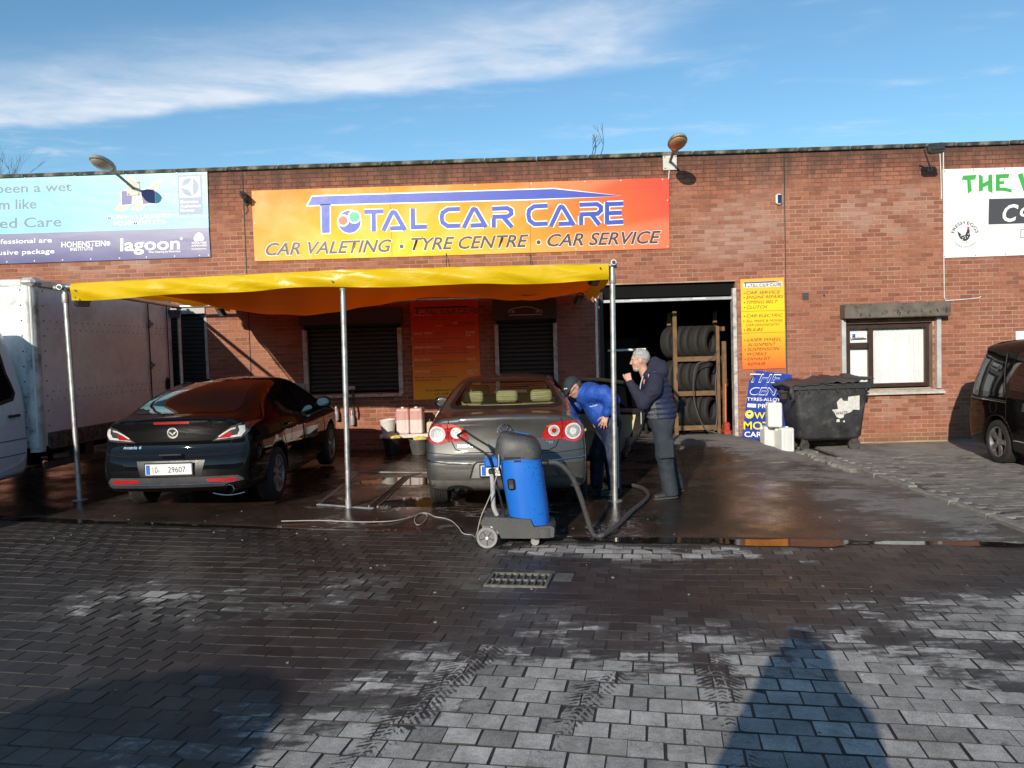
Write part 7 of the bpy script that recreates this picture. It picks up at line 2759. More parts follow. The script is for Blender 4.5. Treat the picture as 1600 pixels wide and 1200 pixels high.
for i, (pxx, col, h_) in enumerate(((613.5, (.012, .012, .013), .29), (655, (.07, .07, .07), .265))):
    yb = 12.92
    xb_ = on_wall(pxx, 712, yb)[0]
    bk = thing('bucket', ('black bucket with a yellow cloth under the left end of the bench', 'grey ribbed bucket with a yellow cloth under the bench by the car')[i], 'bucket', (xb_, yb, gz(xb_, yb)), group='buckets under the bench')
    mb_ = surf('bucket_%d' % i, col, .5, var=.3, scale=7)
    MB().lathe([(.115, 0), (.12, .005), (.155, h_ - .02), (.165, h_ - .015), (.165, h_), (.155, h_), (.12, .03), (.001, .03)], 26, cap=False).build('pail', mb_, bk)
    if i:
        for k in range(18):
            a = 2 * math.pi * k / 18
            MB().tube([(.118 * math.cos(a), .118 * math.sin(a), .02), (.150 * math.cos(a), .150 * math.sin(a), h_ - .06)], .005, 5).build('rib', mb_, bk)

    def fc(p, i=i):
        return sd_ell(p, (.02, -.02, h_ + .005), (.115, .10, .045)) + .012 * vnoise(p, 22, 3 + i)
    sd_obj('cloth', fc, (-.16, -.16, h_ - .08), (.18, .16, h_ + .08), .013, surf('yellow_cloth', (.72, .58, .16), .9, var=.2, scale=14, bump=.4), bk)
# spray bottles hooked on the wall
for i, (pxx, y0_, col, lab) in enumerate(((518, 659, (.52, .22, .20), 'pink spray bottle hanging on the shaded wall, left of three'), (526.5, 657, (.26, .27, .27), 'grey spray bottle hanging on the shaded wall, middle of three'), (551, 664, (.34, .33, .31), 'pale spray bottle hanging on the shaded wall right of the canopy post'))):
    x_, z_ = on_wall(pxx, y0_, WALL_Y - .08)
    sb_ = thing('spray_bottle', lab, 'bottle', (x_, WALL_Y - .08, z_), group='spray bottles on the wall')
    MB().lathe([(.036, 0), (.040, .01), (.040, .13), (.030, .165), (.014, .185)], 16).build('body', surf('spray_body_%d' % i, col, .35, var=.15), sb_)
    MB().lathe([(.016, .18), (.016, .21)], 12).build('collar', m_platew, sb_)
    MB().box((0, -.015, .235), (.024, .07, .045), .008).build('trigger_head', m_platew, sb_)
    MB().tube([(0, -.03, .22), (0, -.035, .19), (0, -.025, .165)], .005, 6).build('trigger', m_platew, sb_)
    MB().tube([(0, .0, .255), (0, .03, .30), (0, .075, .31)], .004, 6).build('hook', m_arm, sb_)
so = thing('outdoor_socket', 'pale socket box with a black lead hanging over the window sill', 'socket', (-3.12, WALL_Y - .10, 1.24))
MB().box((0, 0, 0), (.14, .07, .07), .01).build('case', surf('socket_grey', (.40, .38, .35), .5), so)
MB().tube([(.02, -.04, -.02), (.05, -.06, -.14), (.04, -.05, -.30), (.06, -.05, -.42), (.05, -.03, -.52)], .018, 7).build('lead', m_black, so)
gpz = on_wall(462, 600, WALL_Y - .05)
pn = thing('wall_panel', 'pale grey panel leaning on the wall beside the left shuttered window', 'panel', (-4.08, WALL_Y - .14, .95))
MB().box((0, 0, .2), (.24, .02, .42), .004, rot('Y', 6)).build('sheet', surf('pale_grey_panel', (.33, .31, .29), .7, var=.15), pn)
rg = thing('red_cloth', 'crumpled dark red cloth on the window sill above the black car', 'cloth', (-4.0, WALL_Y - .13, 1.12))


def frg(p):
    return sd_ell(p, (0, 0, .04), (.11, .06, .045)) + .012 * vnoise(p, 25, 5)


sd_obj('fabric', frg, (-.15, -.1, -.03), (.15, .1, .12), .012, surf('red_fabric', (.20, .02, .03), .9, var=.2, bump=.4), rg)

# ---------------------------------------------------------------- inside the workshop
m_wood = surf('rack_timber', (.16, .09, .042), .8, var=.3, scale=9, bump=.25, bscale=30)
rk = thing('tyre_rack', 'timber rack of tyres just inside the workshop door', 'rack', (3.38, 15.2, .16))
RO = Vector(rk.location)
for (x_, y_, h_) in ((3.60, 14.14, 1.72), (3.60, 14.78, 2.3), (2.74, 14.30, 2.3), (2.74, 14.86, 2.3)):
    MB().box((x_ - RO.x, y_ - RO.y, h_ / 2), (.075, .075, h_), .006).build('upright', m_wood, rk)
MB().box((3.47 - RO.x, 14.06 - RO.y, 1.0), (.06, .05, 2.0), .006).build('upright', m_wood, rk)
for z_ in (.13, .77, 1.41):
    for y_ in (14.30, 14.72):
        MB().box((3.17 - RO.x, y_ - RO.y, z_), (.94, .07, .09), .006).build('rail', m_wood, rk)
for z_ in (.70, 1.34, 1.95):
    MB().box((3.60 - RO.x, 14.46 - RO.y, z_), (.06, .62, .08), .006).build('cross_beam', m_wood, rk)
m_tyre = MATS['tyre_rubber']


def make_tyre():
    t_ = thing('loose_tyre', 'tyre on the timber rack', 'tyre', (0, 0, 0), group='tyres on the rack')
    prof = [(.19, -.07), (.20, -.085), (.26, -.098), (.292, -.088), (.303, -.06)]
    for q in (-.04, -.013, .013, .04):
        prof += [(.304, q - .006), (.294, q - .004), (.294, q + .004), (.304, q + .006)]
    prof += [(.303, .06), (.292, .088), (.26, .098), (.20, .085), (.19, .07), (.215, .0), (.19, -.07)]
    MB().lathe(prof, 36, rot('X', 90), cap=False).build('carcass', m_tyre, t_)
    lab = [(.3062, -.05), (.3062, .05)]
    P = []
    for k in range(5):
        a = R(205 + k * 4)
        P.append([(.3065 * math.cos(a), -.028, .3065 * math.sin(a)), (.3065 * math.cos(a), .028, .3065 * math.sin(a))])
    MB().grid(P).build('tread_label', m_platew, t_)
    return t_


proto = make_tyre()
tiers = ('bottom', 'middle', 'top')
first = True
rt = random.Random(12)
for ti, z_ in enumerate((.18, .82, 1.46)):
    for k in range(5):
        x_ = 3.42 - k * .165 + rt.uniform(-.01, .01)
        o = proto if first else copy_tree(proto)
        first = False
        o.location = (x_, 14.52 + rt.uniform(-.02, .02), .16 + z_ + .265)
        o.rotation_euler = (R(rt.uniform(-3, 3)), R(rt.uniform(-75, -40)), R(48 + rt.uniform(-4, 4)))
        pos_ = ('rightmost tyre', 'second tyre from the right', 'third tyre from the right', 'fourth tyre from the right', 'leftmost tyre')[k]
        o['label'] = pos_ + ' of the ' + tiers[ti] + ' row on the timber rack inside the door'
for i, (x_, y_, rx_) in enumerate(((2.55, 14.45, 14), (2.48, 14.9, 12))):
    o = copy_tree(proto)
    o.location = (x_, y_, .16 + .30)
    o.rotation_euler = (0, R(20), R(80))
    o['label'] = ('loose tyre leaning on the foot of the rack behind the standing man', 'second loose tyre leaning on the rack deeper in the workshop')[i]
    o['group'] = 'tyres leaning on the rack'
# hanging air hose
ah = thing('air_hose', 'dark air hose hanging in loops from the tyre rack', 'hose', (3.3, 14.05, .2))
MB().tube(spline([(.20, .0, 1.55), (.02, -.06, 1.35), (-.22, -.08, 1.28), (-.30, -.08, 1.0), (-.28, -.08, .55), (-.12, -.10, .12), (.05, -.10, .06), (.12, -.08, .40), (.10, -.06, .9), (.16, -.04, 1.3)], 8), .011, 7).build('coil', surf('air_hose_grey', (.06, .06, .062), .5), ah)
MB().tube(spline([(-.12, -.10, .10), (.1, -.2, .02), (.25, -.1, -.01), (.3, -.3, -.02)], 6), .011, 7).build('tail', surf('air_hose_grey', (.06, .06, .062), .5), ah)
jk = thing('trolley_jack', 'red trolley jack with a long handle standing inside the door frame', 'jack', (3.62, 13.98, .16))
MB().box((-.06, 0, .07), (.14, .4, .10), .02).build('chassis', surf('jack_red', (.38, .045, .02), .5, var=.25), jk)
MB().box((-.06, -.10, .18), (.10, .14, .16), .02).build('pump_body', surf('jack_red', (.38, .045, .02), .5, var=.25), jk)
MB().tube([(-.06, -.05, .2), (-.04, .0, .95)], .016, 8).build('handle', surf('jack_orange', (.55, .12, .02), .5), jk)
for y_ in (-.15, .15):
    MB().lathe([(.045, -.08), (.045, .08)], 14, tr(-.06, y_, .045) @ rot('Y', 90)).build('jack_wheel', m_trim, jk)
wb = thing('barrier_bar', 'white horizontal bar in the dark workshop behind the men', 'bar', (1.9, 14.7, .16))
MB().cyl((-.36, 0, 1.605), (.36, 0, 1.615), .022, seg=10).build('bar', m_platew, wb)
for x_ in (-.34, .34):
    MB().box((x_, .03, .80), (.05, .05, 1.6), .006).build('stand', m_under, wb)
cb2 = thing('storage_cabinet', 'dark steel cabinet at the back of the workshop', 'cabinet', (2.0, 19.6, .16))
MB().box((0, 0, .95), (1.6, .5, 1.9), .01).build('carcase', surf('cabinet_dark', (.05, .05, .055), .5, .3), cb2)
for s_ in (-1, 1):
    d_ = MB().box((s_ * .39, -.26, .95), (.76, .02, 1.84), .006).build('door', surf('cabinet_door', (.06, .06, .066), .5, .3), cb2)
    MB().box((s_ * .08, -.28, 1.0), (.02, .03, .16), .006).build('door_handle', m_galv, d_)
print('objects', round(time.time() - T0, 1))

# ---------------------------------------------------------------- people
m_skin = surf('skin', (.50, .27, .19), .5, var=.12, scale=18, sss=.15, bump=.1, bscale=90)
m_skin2 = surf('skin_fair', (.55, .31, .22), .5, var=.12, scale=18, sss=.15, bump=.1, bscale=90)


def nrm3(v):
    v = np.array(v, float)
    return v / np.linalg.norm(v)


def frame_from(fwd, up):
    f = nrm3(fwd)
    l = nrm3(np.cross(up, f))
    u = np.cross(f, l)
    return np.stack([f, l, u])        # rows: forward, left, up


def head_sdf(p, c, F, s=1.0):
    """head with brow, nose, jaw, ears and eye hollows; c = centre, F = forward/left/up"""
    q = ((p - np.array(c)) @ F.T) / s
    d = sd_ell(q, (-.012, 0, .028), (.098, .078, .098))
    d = smin(d, sd_ell(q, (.022, 0, -.045), (.068, .060, .072)), .05)
    d = smin(d, sd_ell(q, (.060, 0, -.088), (.026, .030, .024)), .03)
    d = smin(d, sd_cap(q, (.086, 0, .020), (.108, 0, -.020), .010, .015), .018)
    d = smin(d, sd_cap(q, (.078, -.035, .034), (.078, .035, .034), .012), .02)
    for sg in (-1, 1):
        d = smax(d, -sd_ell(q, (.098, sg * .032, .012), (.020, .018, .011)), .012)
        d = smin(d, sd_ell(q, (-.008, sg * .080, .000), (.022, .010, .034)), .010)
        d = smin(d, sd_ell(q, (.060, sg * .042, -.020), (.022, .020, .02)), .02)
    d = smax(d, -sd_cap(q, (.098, -.022, -.052), (.098, .022, -.052), .006), .008)
    d = smin(d, sd_cap(q, (.086, -.016, -.062), (.086, .016, -.062), .009), .01)
    return d * s


def hand_parts(wrist, fwd, palm_n, curl, spread=.12, thumb=.6, s=1.0, left=True):
    """capsules (a, b, ra, rb) of a palm, four unequal fingers and a thumb leaving the side of the palm"""
    f, n = nrm3(fwd), nrm3(palm_n)
    n = nrm3(n - f * (f @ n))
    sd = np.cross(n, f) * (1 if left else -1)       # towards the thumb
    w = np.array(wrist, float)
    C = []
    for k, o in enumerate((-.028, -.009, .010, .029)):
        C.append((w + sd * o * .7 * s, w + f * .085 * s + sd * o * s, .017 * s, .013 * s))
    for k, (o, L) in enumerate(((.029, .072), (.010, .080), (-.009, .075), (-.028, .058))):
        base = w + f * .088 * s + sd * o * s
        ang = curl[k]
        d0 = f + sd * spread * (o / .029)
        p0 = base
        tot = 0
        for sg, fr in enumerate((.45, .32, .23)):
            tot += ang * (1.0, 1.15, .8)[sg]
            d = nrm3(d0 * math.cos(tot) + n * math.sin(tot))
            p1 = p0 + d * L * fr * s
            C.append((p0, p1, (.0098 - .0009 * sg) * s, (.0092 - .0011 * sg) * s))
            p0 = p1
    p0 = w + f * .028 * s + sd * .030 * s
    for sg, L in enumerate((.038, .030, .024)):
        a = thumb * (1 - .28 * sg)
        d = nrm3(f * math.cos(a) + sd * math.sin(a) + n * .30 * (sg + .5))
        p1 = p0 + d * L * s
        C.append((p0, p1, (.0135 - .0018 * sg) * s, (.012 - .0018 * sg) * s))
        p0 = p1
    return C


def caps(p, C, k):
    d = None
    for (a, b, ra, rb) in C:
        e = sd_cap(p, a, b, ra, rb)
        d = e if d is None else smin(d, e, k)
    return d


def bbox(C, pad):
    P = np.array([q for c in C for q in (c[0], c[1])])
    r = max(max(c[2], c[3]) for c in C)
    return P.min(0) - r - pad, P.max(0) + r + pad


def folds(p, amp, sc, seed, stretch=(1, 1, 1)):
    q = p * np.array(stretch)
    w_ = vnoise(q, sc * .6, seed + 9)[:, None] * np.array((.05, .04, .06))
    a = vnoise(q + w_, sc, seed)
    b = vnoise(q + w_ * 1.4, sc * 2.3, seed + 3)
    return amp * ((1 - np.abs(a) * 2.2) * .55 + (1 - np.abs(b) * 2.2) * .40)


def shoe(parent, toe, heel, h, mat, sole, name='shoe'):
    toe, heel = np.array(toe, float), np.array(heel, float)
    m_ = heel + (toe - heel) * .35

    def f(p):
        d = sd_cap(p, heel + (0, 0, .045), toe + (0, 0, .035), .042, .038)
        d = smin(d, sd_cap(p, heel + (0, 0, .05), heel + (toe - heel) * .15 + (0, 0, h), .042, .045), .04)
        return smax(d, -(p[:, 2] - (heel[2] + .012)), .01)
    lo = np.minimum(toe, heel) - .07
    hi = np.maximum(toe, heel) + .07
    lo[2] = heel[2] - .02
    hi[2] = heel[2] + h + .07
    o = sd_obj(name, f, lo, hi, .012, mat, parent)

    def g(p):
        d = sd_cap(p * np.array((1, 1, 0)), heel * (1, 1, 0), toe * (1, 1, 0), .046, .043)
        return smax(d, np.abs(p[:, 2] - heel[2] - .012) - .012, .006)
    lo[2] = heel[2] - .03
    hi[2] = heel[2] + .05
    sd_obj('sole', g, lo, hi, .011, sole, o)


def eyes(parent, c, F, s=1.0):
    for sg in (-1, 1):
        q = np.array(c) + (np.array((.0735, sg * .032, .012)) * s) @ F
        e = MB().lathe([(.001, -.010), (.008, -.007), (.0105, 0), (.008, .007), (.001, .010)], 12, Matrix.Translation(q)).build('eye', surf('eye_white', (.7, .68, .65), .2, var=.05), parent)
        q2 = np.array(c) + (np.array((.0825, sg * .032, .012)) * s) @ F
        MB().lathe([(.001, -.005), (.0045, 0), (.001, .005)], 10, Matrix.Translation(q2)).build('iris', surf('iris_dark', (.03, .025, .02), .2), e)


# --- the standing man: grey hair, navy gilet over a hooded top, slate work trousers
gx, gy = 1.62, 9.10
p2 = thing('person', 'grey-haired man in a navy padded gilet and hood standing with one fist at his mouth', 'person', (gx, gy, gz(gx, gy)), ry=R(-4))
Fh = frame_from((-1, .10, -.06), (0, 0, 1))
hc = np.array((-.175, .02, 1.645))
hand2 = hand_parts((-.335, -.115, 1.415), (-.18, .16, 1), (.5, 1, .1), (1.25, 1.3, 1.35, 1.4), .05, .5, .98, left=False)
hand2b = hand_parts((-.04, .27, .93), (-.15, .05, -1), (-.3, -1, 0), (.3, .35, .4, .45), .05, .6, .95)
Cb = [((-.10, .02, 1.40), (-.155, .02, 1.56), .060, .056),
      ((.0, .02, .95), (-.03, .02, 1.36), .12, .13), ((-.05, -.17, 1.40), (-.045, .21, 1.40), .06, .06),
      ((-.05, -.19, 1.40), (-.20, -.20, 1.16), .046, .040), ((-.20, -.20, 1.16), (-.335, -.115, 1.415), .038, .028),
      ((-.04, .22, 1.40), (-.02, .28, 1.12), .046, .040), ((-.02, .28, 1.12), (-.04, .27, .93), .038, .028),
      ((.01, -.08, .93), (.0, -.10, .52), .075, .055), ((.0, -.10, .52), (.04, -.10, .09), .052, .036),
      ((.01, .10, .93), (.06, .16, .52), .075, .055), ((.06, .16, .52), (.18, .26, .09), .052, .036)]


def fb2(p):
    d = caps(p, Cb, .04)
    d = smin(d, head_sdf(p, hc, Fh), .02)
    return smin(d, np.minimum(caps(p, hand2, .006), caps(p, hand2b, .006)), .006)


sd_obj('body', fb2, (-.50, -.36, .02), (.34, .40, 1.80), .0085, m_skin2, p2)
eyes(p2, hc, Fh)


def fhair(p):
    q = (p - hc) @ Fh.T
    d = sd_ell(q, (-.018, 0, .034), (.108, .086, .103)) + .004 * vnoise(p, 70, 3)
    d = smax(d, q[:, 0] - .045 - .03 * np.clip(q[:, 2] / .1, 0, 1), .012)
    side = -(q[:, 2] + .012 - .45 * np.clip(-q[:, 0] - .01, 0, 1))
    return smax(d, smin(side, q[:, 0] + .055, .02), .012)


sd_obj('hair', fhair, hc - .16, hc + .17, .008, surf('grey_hair', (.34, .33, .31), .7, var=.35, scale=40, bump=.5, bscale=160), p2)


def fbeard(p):
    q = (p - hc) @ Fh.T
    d = sd_ell(q, (.046, 0, -.090), (.047, .052, .040)) + .003 * vnoise(p, 90, 5)
    return smax(d, q[:, 2] + .068, .01)


sd_obj('beard', fbeard, hc + np.array((-.14, -.09, -.16)), hc + np.array((.06, .09, .0)), .008, surf('grey_stubble', (.38, .36, .34), .8, var=.3, scale=60, bump=.4, bscale=160), p2)
m_navy = surf('navy_quilt', (.012, .018, .052), .62, var=.25, scale=7)
m_hood = surf('dark_navy_fleece', (.016, .017, .036), .85, var=.25, scale=9, bump=.35, bscale=120)
Cs = [((-.045, -.18, 1.405), (-.085, -.245, 1.30), .088, .083), ((-.085, -.245, 1.30), (-.215, -.215, 1.155), .080, .072), ((-.215, -.215, 1.155), (-.325, -.125, 1.385), .068, .050),
      ((-.03, .21, 1.405), (-.01, .29, 1.12), .088, .070), ((-.01, .29, 1.12), (-.035, .275, .955), .066, .052)]
Ch = [((.0, .02, 1.46), (-.01, .02, 1.50), .125, .10), ((.05, -.07, 1.50), (.05, .11, 1.50), .085, .085), ((.035, .02, 1.55), (.0, .02, 1.60), .10, .07), ((-.10, -.05, 1.46), (-.12, .09, 1.46), .055, .055)]


def fhood(p):
    d = caps(p, Cs, .05) - folds(p, .007, 15, 2)
    e = caps(p, Ch, .06) - folds(p, .006, 15, 7)
    e = smax(e, -sd_ell(p, hc + np.array((-.01, 0, .02)), (.118, .10, .14)), .015)
    return smin(d, e, .05)


sd_obj('hooded_top', fhood, (-.46, -.38, .88), (.22, .42, 1.74), .011, m_hood, p2)
Cg = [((.02, .02, 1.0), (-.01, .02, 1.30), .165, .168), ((-.03, -.09, 1.42), (-.03, .13, 1.42), .105, .105), ((.02, -.06, 1.0), (.02, .10, 1.0), .15, .15), ((-.04, -.04, 1.18), (-.04, .08, 1.18), .165, .165)]


def fgil(p):
    d = caps(p, Cg, .09)
    d = d + .006 * np.cos(p[:, 2] * 2 * math.pi / .062 + 3 * p[:, 0]) + folds(p, .007, 9, 4)
    for sy in (-.265, .31):
        d = smax(d, -sd_ell(p, (-.03, sy, 1.33), (.085, .10, .12)), .02)
    d = smax(d, -(p[:, 2] - .875 - .02 * np.sin(p[:, 0] * 9)), .03)
    return smax(d, -sd_cap(p, (-.14, .02, 1.45), (-.14, .02, 1.60), .085), .02)


gil = sd_obj('gilet', fgil, (-.28, -.28, .82), (.28, .32, 1.60), .012, m_navy, p2)
zp = spline([(-.235, -.07, .90), (-.225, -.075, 1.05), (-.225, -.075, 1.20), (-.20, -.07, 1.36), (-.16, -.065, 1.46)], 6)
MB().tube([(a - .004, b_, c) for a, b_, c in zp], .0065, 6).build('zip', surf('zip_pale', (.55, .55, .56), .4, .3), gil)


def fside(p):
    return smax(np.abs(fgil(p)) - .004, np.maximum(np.maximum(np.abs(p[:, 0] + .125) - .065, p[:, 1] + .03), np.maximum(.89 - p[:, 2], p[:, 2] - 1.17)), .004)


sd_obj('side_panel', lambda p: fside(p), (-.22, -.28, .86), (-.03, .0, 1.20), .009, surf('grey_side_panel', (.10, .10, .115), .7, var=.2, scale=9), gil)
pipe = []
for (x_, y_, z_) in ((-.115, -.165, 1.48), (-.125, -.185, 1.42), (-.135, -.19, 1.36), (-.14, -.185, 1.30)):
    pipe.append((x_, y_, z_))
MB().tube(spline(pipe, 5), .006, 6).build('piping', surf('zip_pale', (.55, .55, .56), .4, .3), gil)
m_slate = surf('slate_workwear', (.022, .030, .040), .8, var=.3, scale=8, bump=.3, bscale=140)
Ct = [((.015, -.05, .90), (.015, .09, .90), .145, .145), ((.005, -.085, .88), (-.005, -.105, .52), .118, .094), ((-.005, -.105, .52), (.025, -.105, .06), .092, .086),
      ((.03, .10, .88), (.065, .165, .52), .115, .092), ((.065, .165, .52), (.17, .255, .06), .090, .084)]


def ftro(p):
    d = caps(p, Ct, .05) - folds(p, .008, 11, 11, (1, 1, .8))
    return smax(d, -(p[:, 2] - .03), .01)


tro = sd_obj('trousers', ftro, (-.20, -.28, .03), (.32, .40, 1.06), .012, m_slate, p2)
MB().box((-.0, -.212, .60), (.17, .030, .19), .012, tr(0, 0, 0) @ Matrix.Rotation(.05, 4, 'X')).build('cargo_pocket', m_slate, tro)
MB().box((-.0, -.224, .675), (.18, .020, .055), .008).build('pocket_flap', m_slate, tro)
m_shoe = surf('dark_shoe', (.020, .021, .022), .6, var=.3, scale=14)
m_sole = surf('shoe_sole', (.05, .05, .05), .8)
shoe(p2, (-.15, -.125, .0), (.065, -.105, .0), .10, m_shoe, m_sole)
shoe(p2, (.02, .26, .0), (.215, .265, .0), .10, m_shoe, m_sole)

# --- the man bending at the car: cap, blue jacket, navy tracksuit trousers
gx, gy = .925, 9.36
p1 = thing('person', 'man in a dark cap and bright blue jacket bending over beside the grey car', 'person', (gx, gy, gz(gx, gy)))
Fh = frame_from((-.62, -.36, -.68), (-.55, -.15, .80))
hc1 = np.array((-.375, -.06, 1.315))
hA = hand_parts((-.005, -.235, .985), (-.35, -.10, -1.0), (.25, 1.0, -.1), (.18, .12, .14, .22), .42, .85, 1.0)
hB = hand_parts((-.50, .12, .88), (-.7, .1, -.6), (0, 0, -1), (.5, .5, .55, .6), .1, .6, .95)
Cb1 = [((-.27, -.01, 1.235), (-.345, -.04, 1.285), .058, .056), ((.06, .04, .90), (-.18, .02, 1.20), .12, .13), ((-.17, -.17, 1.24), (-.20, .20, 1.22), .06, .06),
       ((-.14, -.19, 1.24), (.07, -.26, 1.17), .046, .040), ((.07, -.26, 1.17), (-.005, -.235, .985), .038, .028),
       ((-.22, .21, 1.22), (-.38, .22, 1.02), .046, .038), ((-.38, .22, 1.02), (-.50, .12, .88), .036, .028),
       ((.06, -.07, .88), (.06, -.10, .48), .075, .055), ((.06, -.10, .48), (.10, -.08, .09), .052, .036),
       ((.04, .12, .88), (-.08, .20, .48), .075, .055), ((-.08, .20, .48), (-.10, .24, .09), .052, .036)]


def fb1(p):
    d = caps(p, Cb1, .04)
    d = smin(d, head_sdf(p, hc1, Fh), .02)
    return smin(d, np.minimum(caps(p, hA, .006), caps(p, hB, .006)), .006)


sd_obj('body', fb1, (-.66, -.42, .02), (.34, .44, 1.50), .0085, m_skin, p1)
eyes(p1, hc1, Fh)


def fcap(p):
    q = (p - hc1) @ Fh.T
    d = sd_ell(q, (-.012, 0, .036), (.112, .092, .108))
    d = smax(d, -(q[:, 2] - .045 + .15 * np.clip(-q[:, 0], 0, .1)), .008)
    br = sd_ell(q, (.115, 0, .040), (.095, .078, .016))
    br = smax(br, -(q[:, 2] - .034), .004)
    return smin(d, br, .012)


m_cap = surf('dark_slate_cap', (.016, .024, .032), .75, var=.25, scale=12, bump=.3, bscale=150)
cp_ = sd_obj('cap', fcap, hc1 - .24, hc1 + .22, .008, m_cap, p1)
bl0 = hc1 + np.array((.108, .045, .066)) @ Fh
MB().tube([tuple(hc1 + np.array((.095, .058 - .03 * k, .078)) @ Fh) for k in range(3)], .010, 6).build('cap_logo', surf('cap_logo_white', (.6, .6, .58), .6), cp_)
gp = [tuple(hc1 + np.array(q) @ Fh) for q in ((-.01, .088, .014), (.06, .078, .014), (.104, .055, .012), (.106, .018, .010), (.104, .0, .014), (.106, -.018, .010), (.104, -.055, .012))]
MB().tube(gp, .004, 6).build('glasses', m_trim, p1)


def fh1(p):
    q = (p - hc1) @ Fh.T
    d = sd_ell(q, (-.03, 0, .0), (.092, .084, .085))
    return smax(d, q[:, 0] + .015, .01)


sd_obj('hair', fh1, hc1 - .16, hc1 + .16, .009, surf('short_dark_hair', (.05, .045, .04), .8, var=.3, scale=40), p1)
m_blue = surf('blue_nylon_jacket', (.014, .070, .36), .6, var=.22, scale=5, bump=.15, bscale=50)
Cj = [((.045, .03, .90), (-.03, .03, 1.08), .155, .168), ((-.02, .03, 1.08), (-.17, .02, 1.21), .175, .15), ((-.15, -.13, 1.235), (-.19, .16, 1.22), .105, .105), ((-.26, -.02, 1.225), (-.29, -.03, 1.25), .085, .075),
      ((-.03, -.08, 1.0), (-.05, .13, 1.0), .15, .15)]
Csl = [((-.13, -.18, 1.245), (-.03, -.245, 1.245), .092, .088), ((-.03, -.245, 1.245), (.07, -.27, 1.165), .085, .078), ((.07, -.27, 1.165), (.01, -.242, 1.015), .074, .053),
       ((-.21, .20, 1.22), (-.37, .225, 1.03), .092, .078), ((-.37, .225, 1.03), (-.475, .14, .905), .075, .052)]


def fjac(p):
    d = smin(caps(p, Cj, .09), caps(p, Csl, .05), .045)
    d = d - folds(p, .010, 11, 21, (1.3, 1.3, .8)) - folds(p, .005, 24, 22)
    hem = -(p[:, 2] - .80 - .10 * np.clip(-p[:, 0] + .02, -.2, .3) * .6)
    return smax(d, hem, .02)


jac = sd_obj('jacket', fjac, (-.62, -.44, .70), (.34, .46, 1.46), .012, m_blue, p1)
jb = BVHTree.FromPolygons([tuple(v.co) for v in jac.data.vertices], [tuple(q.vertices) for q in jac.data.polygons])
L_ = []
for k in range(9):
    x_, z_ = -.19 + .011 * k, 1.085 + .003 * k + .006 * math.sin(k * 2.2)
    h_ = jb.ray_cast(Vector((x_, -1, z_)), Vector((0, 1, 0)))[0]
    L_.append((x_, (h_.y if h_ else -.2) - .003, z_))
me = MB().tube(L_, .0055, 5).mesh('chest_logo')
link('chest_logo', me, surf('cap_logo_white', (.6, .6, .58), .6), jac)
m_track = surf('navy_tracksuit', (.010, .018, .050), .6, var=.25, scale=7)
Ct1 = [((.045, -.05, .86), (.04, .12, .86), .14, .14), ((.065, -.075, .86), (.06, -.105, .48), .118, .096), ((.06, -.105, .48), (.095, -.085, .10), .092, .080),
       ((.04, .13, .86), (-.08, .20, .48), .115, .092), ((-.08, .20, .48), (-.10, .235, .10), .090, .076)]


def ftk(p):
    d = caps(p, Ct1, .05) - folds(p, .009, 11, 31, (1, 1, .8))
    return smax(d, -(p[:, 2] - .03), .01)


tk1 = sd_obj('trousers', ftk, (-.26, -.28, .02), (.32, .40, 1.05), .012, m_track, p1)
tb = BVHTree.FromPolygons([tuple(v.co) for v in tk1.data.vertices], [tuple(q.vertices) for q in tk1.data.polygons])
for off in (.0, .026):
    L_ = []
    for z_ in np.linspace(.84, .10, 18):
        h_ = tb.ray_cast(Vector((.105 + off, -1, z_)), Vector((0, 1, 0)))[0]
        if h_:
            L_.append((h_.x, h_.y - .003, h_.z))
    MB().tube(L_, .007, 6).build('side_stripe', surf('stripe_white', (.66, .66, .66), .6), tk1)
shoe(p1, (-.06, -.125, .0), (.13, -.085, .0), .10, m_shoe, m_sole)
shoe(p1, (-.26, .25, .0), (-.07, .24, .0), .10, m_shoe, m_sole)

# --- the photographer, standing where the picture is taken from: his shadow falls across the paving
p3 = thing('person', 'photographer behind the camera whose shadow lies on the paving at lower right', 'person', (-.03, -.22, -.014))
Fh = frame_from((0, 1, -.05), (0, 0, 1))
hc3 = np.array((0, .02, 1.70))
hl = hand_parts((-.10, .12, 1.70), (.45, .55, .75), (.9, -.2, 0), (.6, .7, .7, .7), .08, .6, 1.0, left=False)
hr = hand_parts((.10, .12, 1.70), (-.45, .55, .75), (-.9, -.2, 0), (.6, .7, .7, .7), .08, .6, 1.0)
Cb3 = [((0, 0, 1.46), (0, .01, 1.62), .06, .056), ((0, 0, 1.0), (0, 0, 1.42), .13, .14), ((-.19, 0, 1.46), (.19, 0, 1.46), .065, .065),
       ((-.21, 0, 1.45), (-.27, .10, 1.20), .048, .042), ((-.27, .10, 1.20), (-.10, .12, 1.70), .040, .028), ((.21, 0, 1.45), (.27, .10, 1.20), .048, .042), ((.27, .10, 1.20), (.10, .12, 1.70), .040, .028),
       ((-.10, 0, .98), (-.11, 0, .52), .08, .058), ((-.11, 0, .52), (-.12, 0, .09), .054, .038), ((.10, 0, .98), (.11, 0, .52), .08, .058), ((.11, 0, .52), (.12, 0, .09), .054, .038)]


def fb3(p):
    d = smin(caps(p, Cb3, .04), head_sdf(p, hc3, Fh, 1.04), .02)
    return smin(d, np.minimum(caps(p, hl, .006), caps(p, hr, .006)), .006)


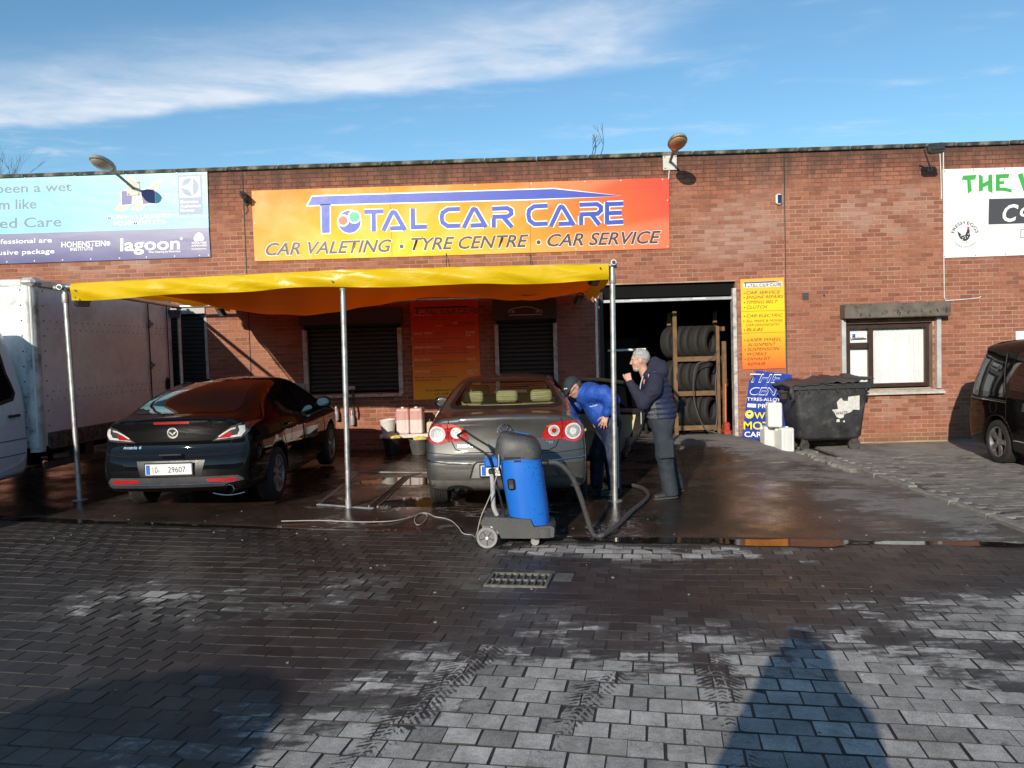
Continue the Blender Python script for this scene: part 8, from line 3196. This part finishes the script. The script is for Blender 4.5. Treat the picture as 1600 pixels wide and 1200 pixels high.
sd_obj('body', fb3, (-.40, -.25, .02), (.40, .46, 1.90), .011, m_skin2, p3)
eyes(p3, hc3, Fh, 1.04)
Cc3 = [((0, 0, .92), (0, 0, 1.35), .21, .20), ((-.17, 0, 1.42), (.17, 0, 1.42), .12, .12), ((-.08, 0, .92), (.08, 0, .92), .19, .19),
       ((-.21, 0, 1.42), (-.28, .10, 1.20), .10, .085), ((-.28, .10, 1.20), (-.12, .115, 1.64), .085, .06), ((.21, 0, 1.42), (.28, .10, 1.20), .10, .085), ((.28, .10, 1.20), (.12, .115, 1.64), .085, .06)]


def fcoat(p):
    d = smax(caps(p, Cc3, .07) - folds(p, .008, 9, 41), -(p[:, 2] - .78), .02)
    h = smax(sd_ell(p, (0, -.02, 1.69), (.145, .15, .175)), -sd_ell(p, (0, .09, 1.69), (.10, .14, .13)), .02)  # raised hood, added to fill out the cast shadow of head and arms
    return smin(d, h, .06)


sd_obj('coat', fcoat, (-.45, -.30, .74), (.45, .42, 1.92), .017, surf('charcoal_coat', (.03, .03, .033), .8, var=.2), p3)
Ct3 = [((-.06, 0, .92), (.06, 0, .92), .16, .16), ((-.10, 0, .92), (-.11, 0, .50), .12, .098), ((-.11, 0, .50), (-.12, .0, .10), .095, .082), ((.10, 0, .92), (.11, 0, .50), .12, .098), ((.11, 0, .50), (.12, .0, .10), .095, .082)]
sd_obj('trousers', lambda p: smax(caps(p, Ct3, .05), -(p[:, 2] - .05), .01), (-.30, -.25, .02), (.30, .25, 1.10), .018, m_slate, p3)
sd_obj('hair', lambda p: smax(sd_ell((p - hc3) @ Fh.T, (-.018, 0, .04), (.112, .09, .105)), ((p - hc3) @ Fh.T)[:, 0] - .06, .01), hc3 - .17, hc3 + .18, .012, surf('short_dark_hair', (.05, .045, .04), .8, var=.3, scale=40), p3)
shoe(p3, (-.15, .17, .0), (-.12, -.06, .0), .10, m_shoe, m_sole)
shoe(p3, (.15, .17, .0), (.12, -.06, .0), .10, m_shoe, m_sole)
ph = thing('mobile_phone', 'mobile phone held up by the photographer', 'phone', (0, -.035, 1.715))
MB().box((0, 0, .07), (.145, .008, .072), .003).build('case', m_black, ph)
MB().box((0, -.0048, .07), (.135, .001, .066)).build('screen', m_darkglass, ph, smooth=0)

# ---------------------------------------------------------------- unseen row of units, added behind the camera to block low sky light
op = thing('sky_blocker_unit', 'low brick unit added unseen behind the camera to block low sky light', 'building', (0, -17, 0))
MB().box((0, -3, 2.05), (60, 6, 4.1), .02).build('wall', surf('far_brick', (.20, .09, .06), .9, var=.3, scale=3, bump=.3), op, smooth=0)
MB().box((0, -3, 4.15), (60.4, 6.4, .12), .02).build('roof', surf('roof_felt', (.05, .05, .05), .95), op)
for k in range(7):
    x_ = -24 + k * 8
    d_ = MB().box((x_, .02, 1.6), (3.4, .06, 3.2), .01).build('roller_door', surf('far_door', (.10, .12, .14), .6, var=.2), op)
    for j in range(8):
        MB().box((x_, .055, .3 + j * .38), (3.4, .015, .03)).build('door_rib', surf('far_door_rib', (.07, .08, .09), .6), d_, smooth=0)
    w_ = MB().box((x_ + 3.3, .02, 2.0), (1.4, .05, 1.1), .01).build('window', m_darkglass, op)
    MB().box((x_ + 3.3, .01, 2.0), (1.55, .05, 1.25), .01).build('window_frame', m_platew, w_)
print('people', round(time.time() - T0, 1))
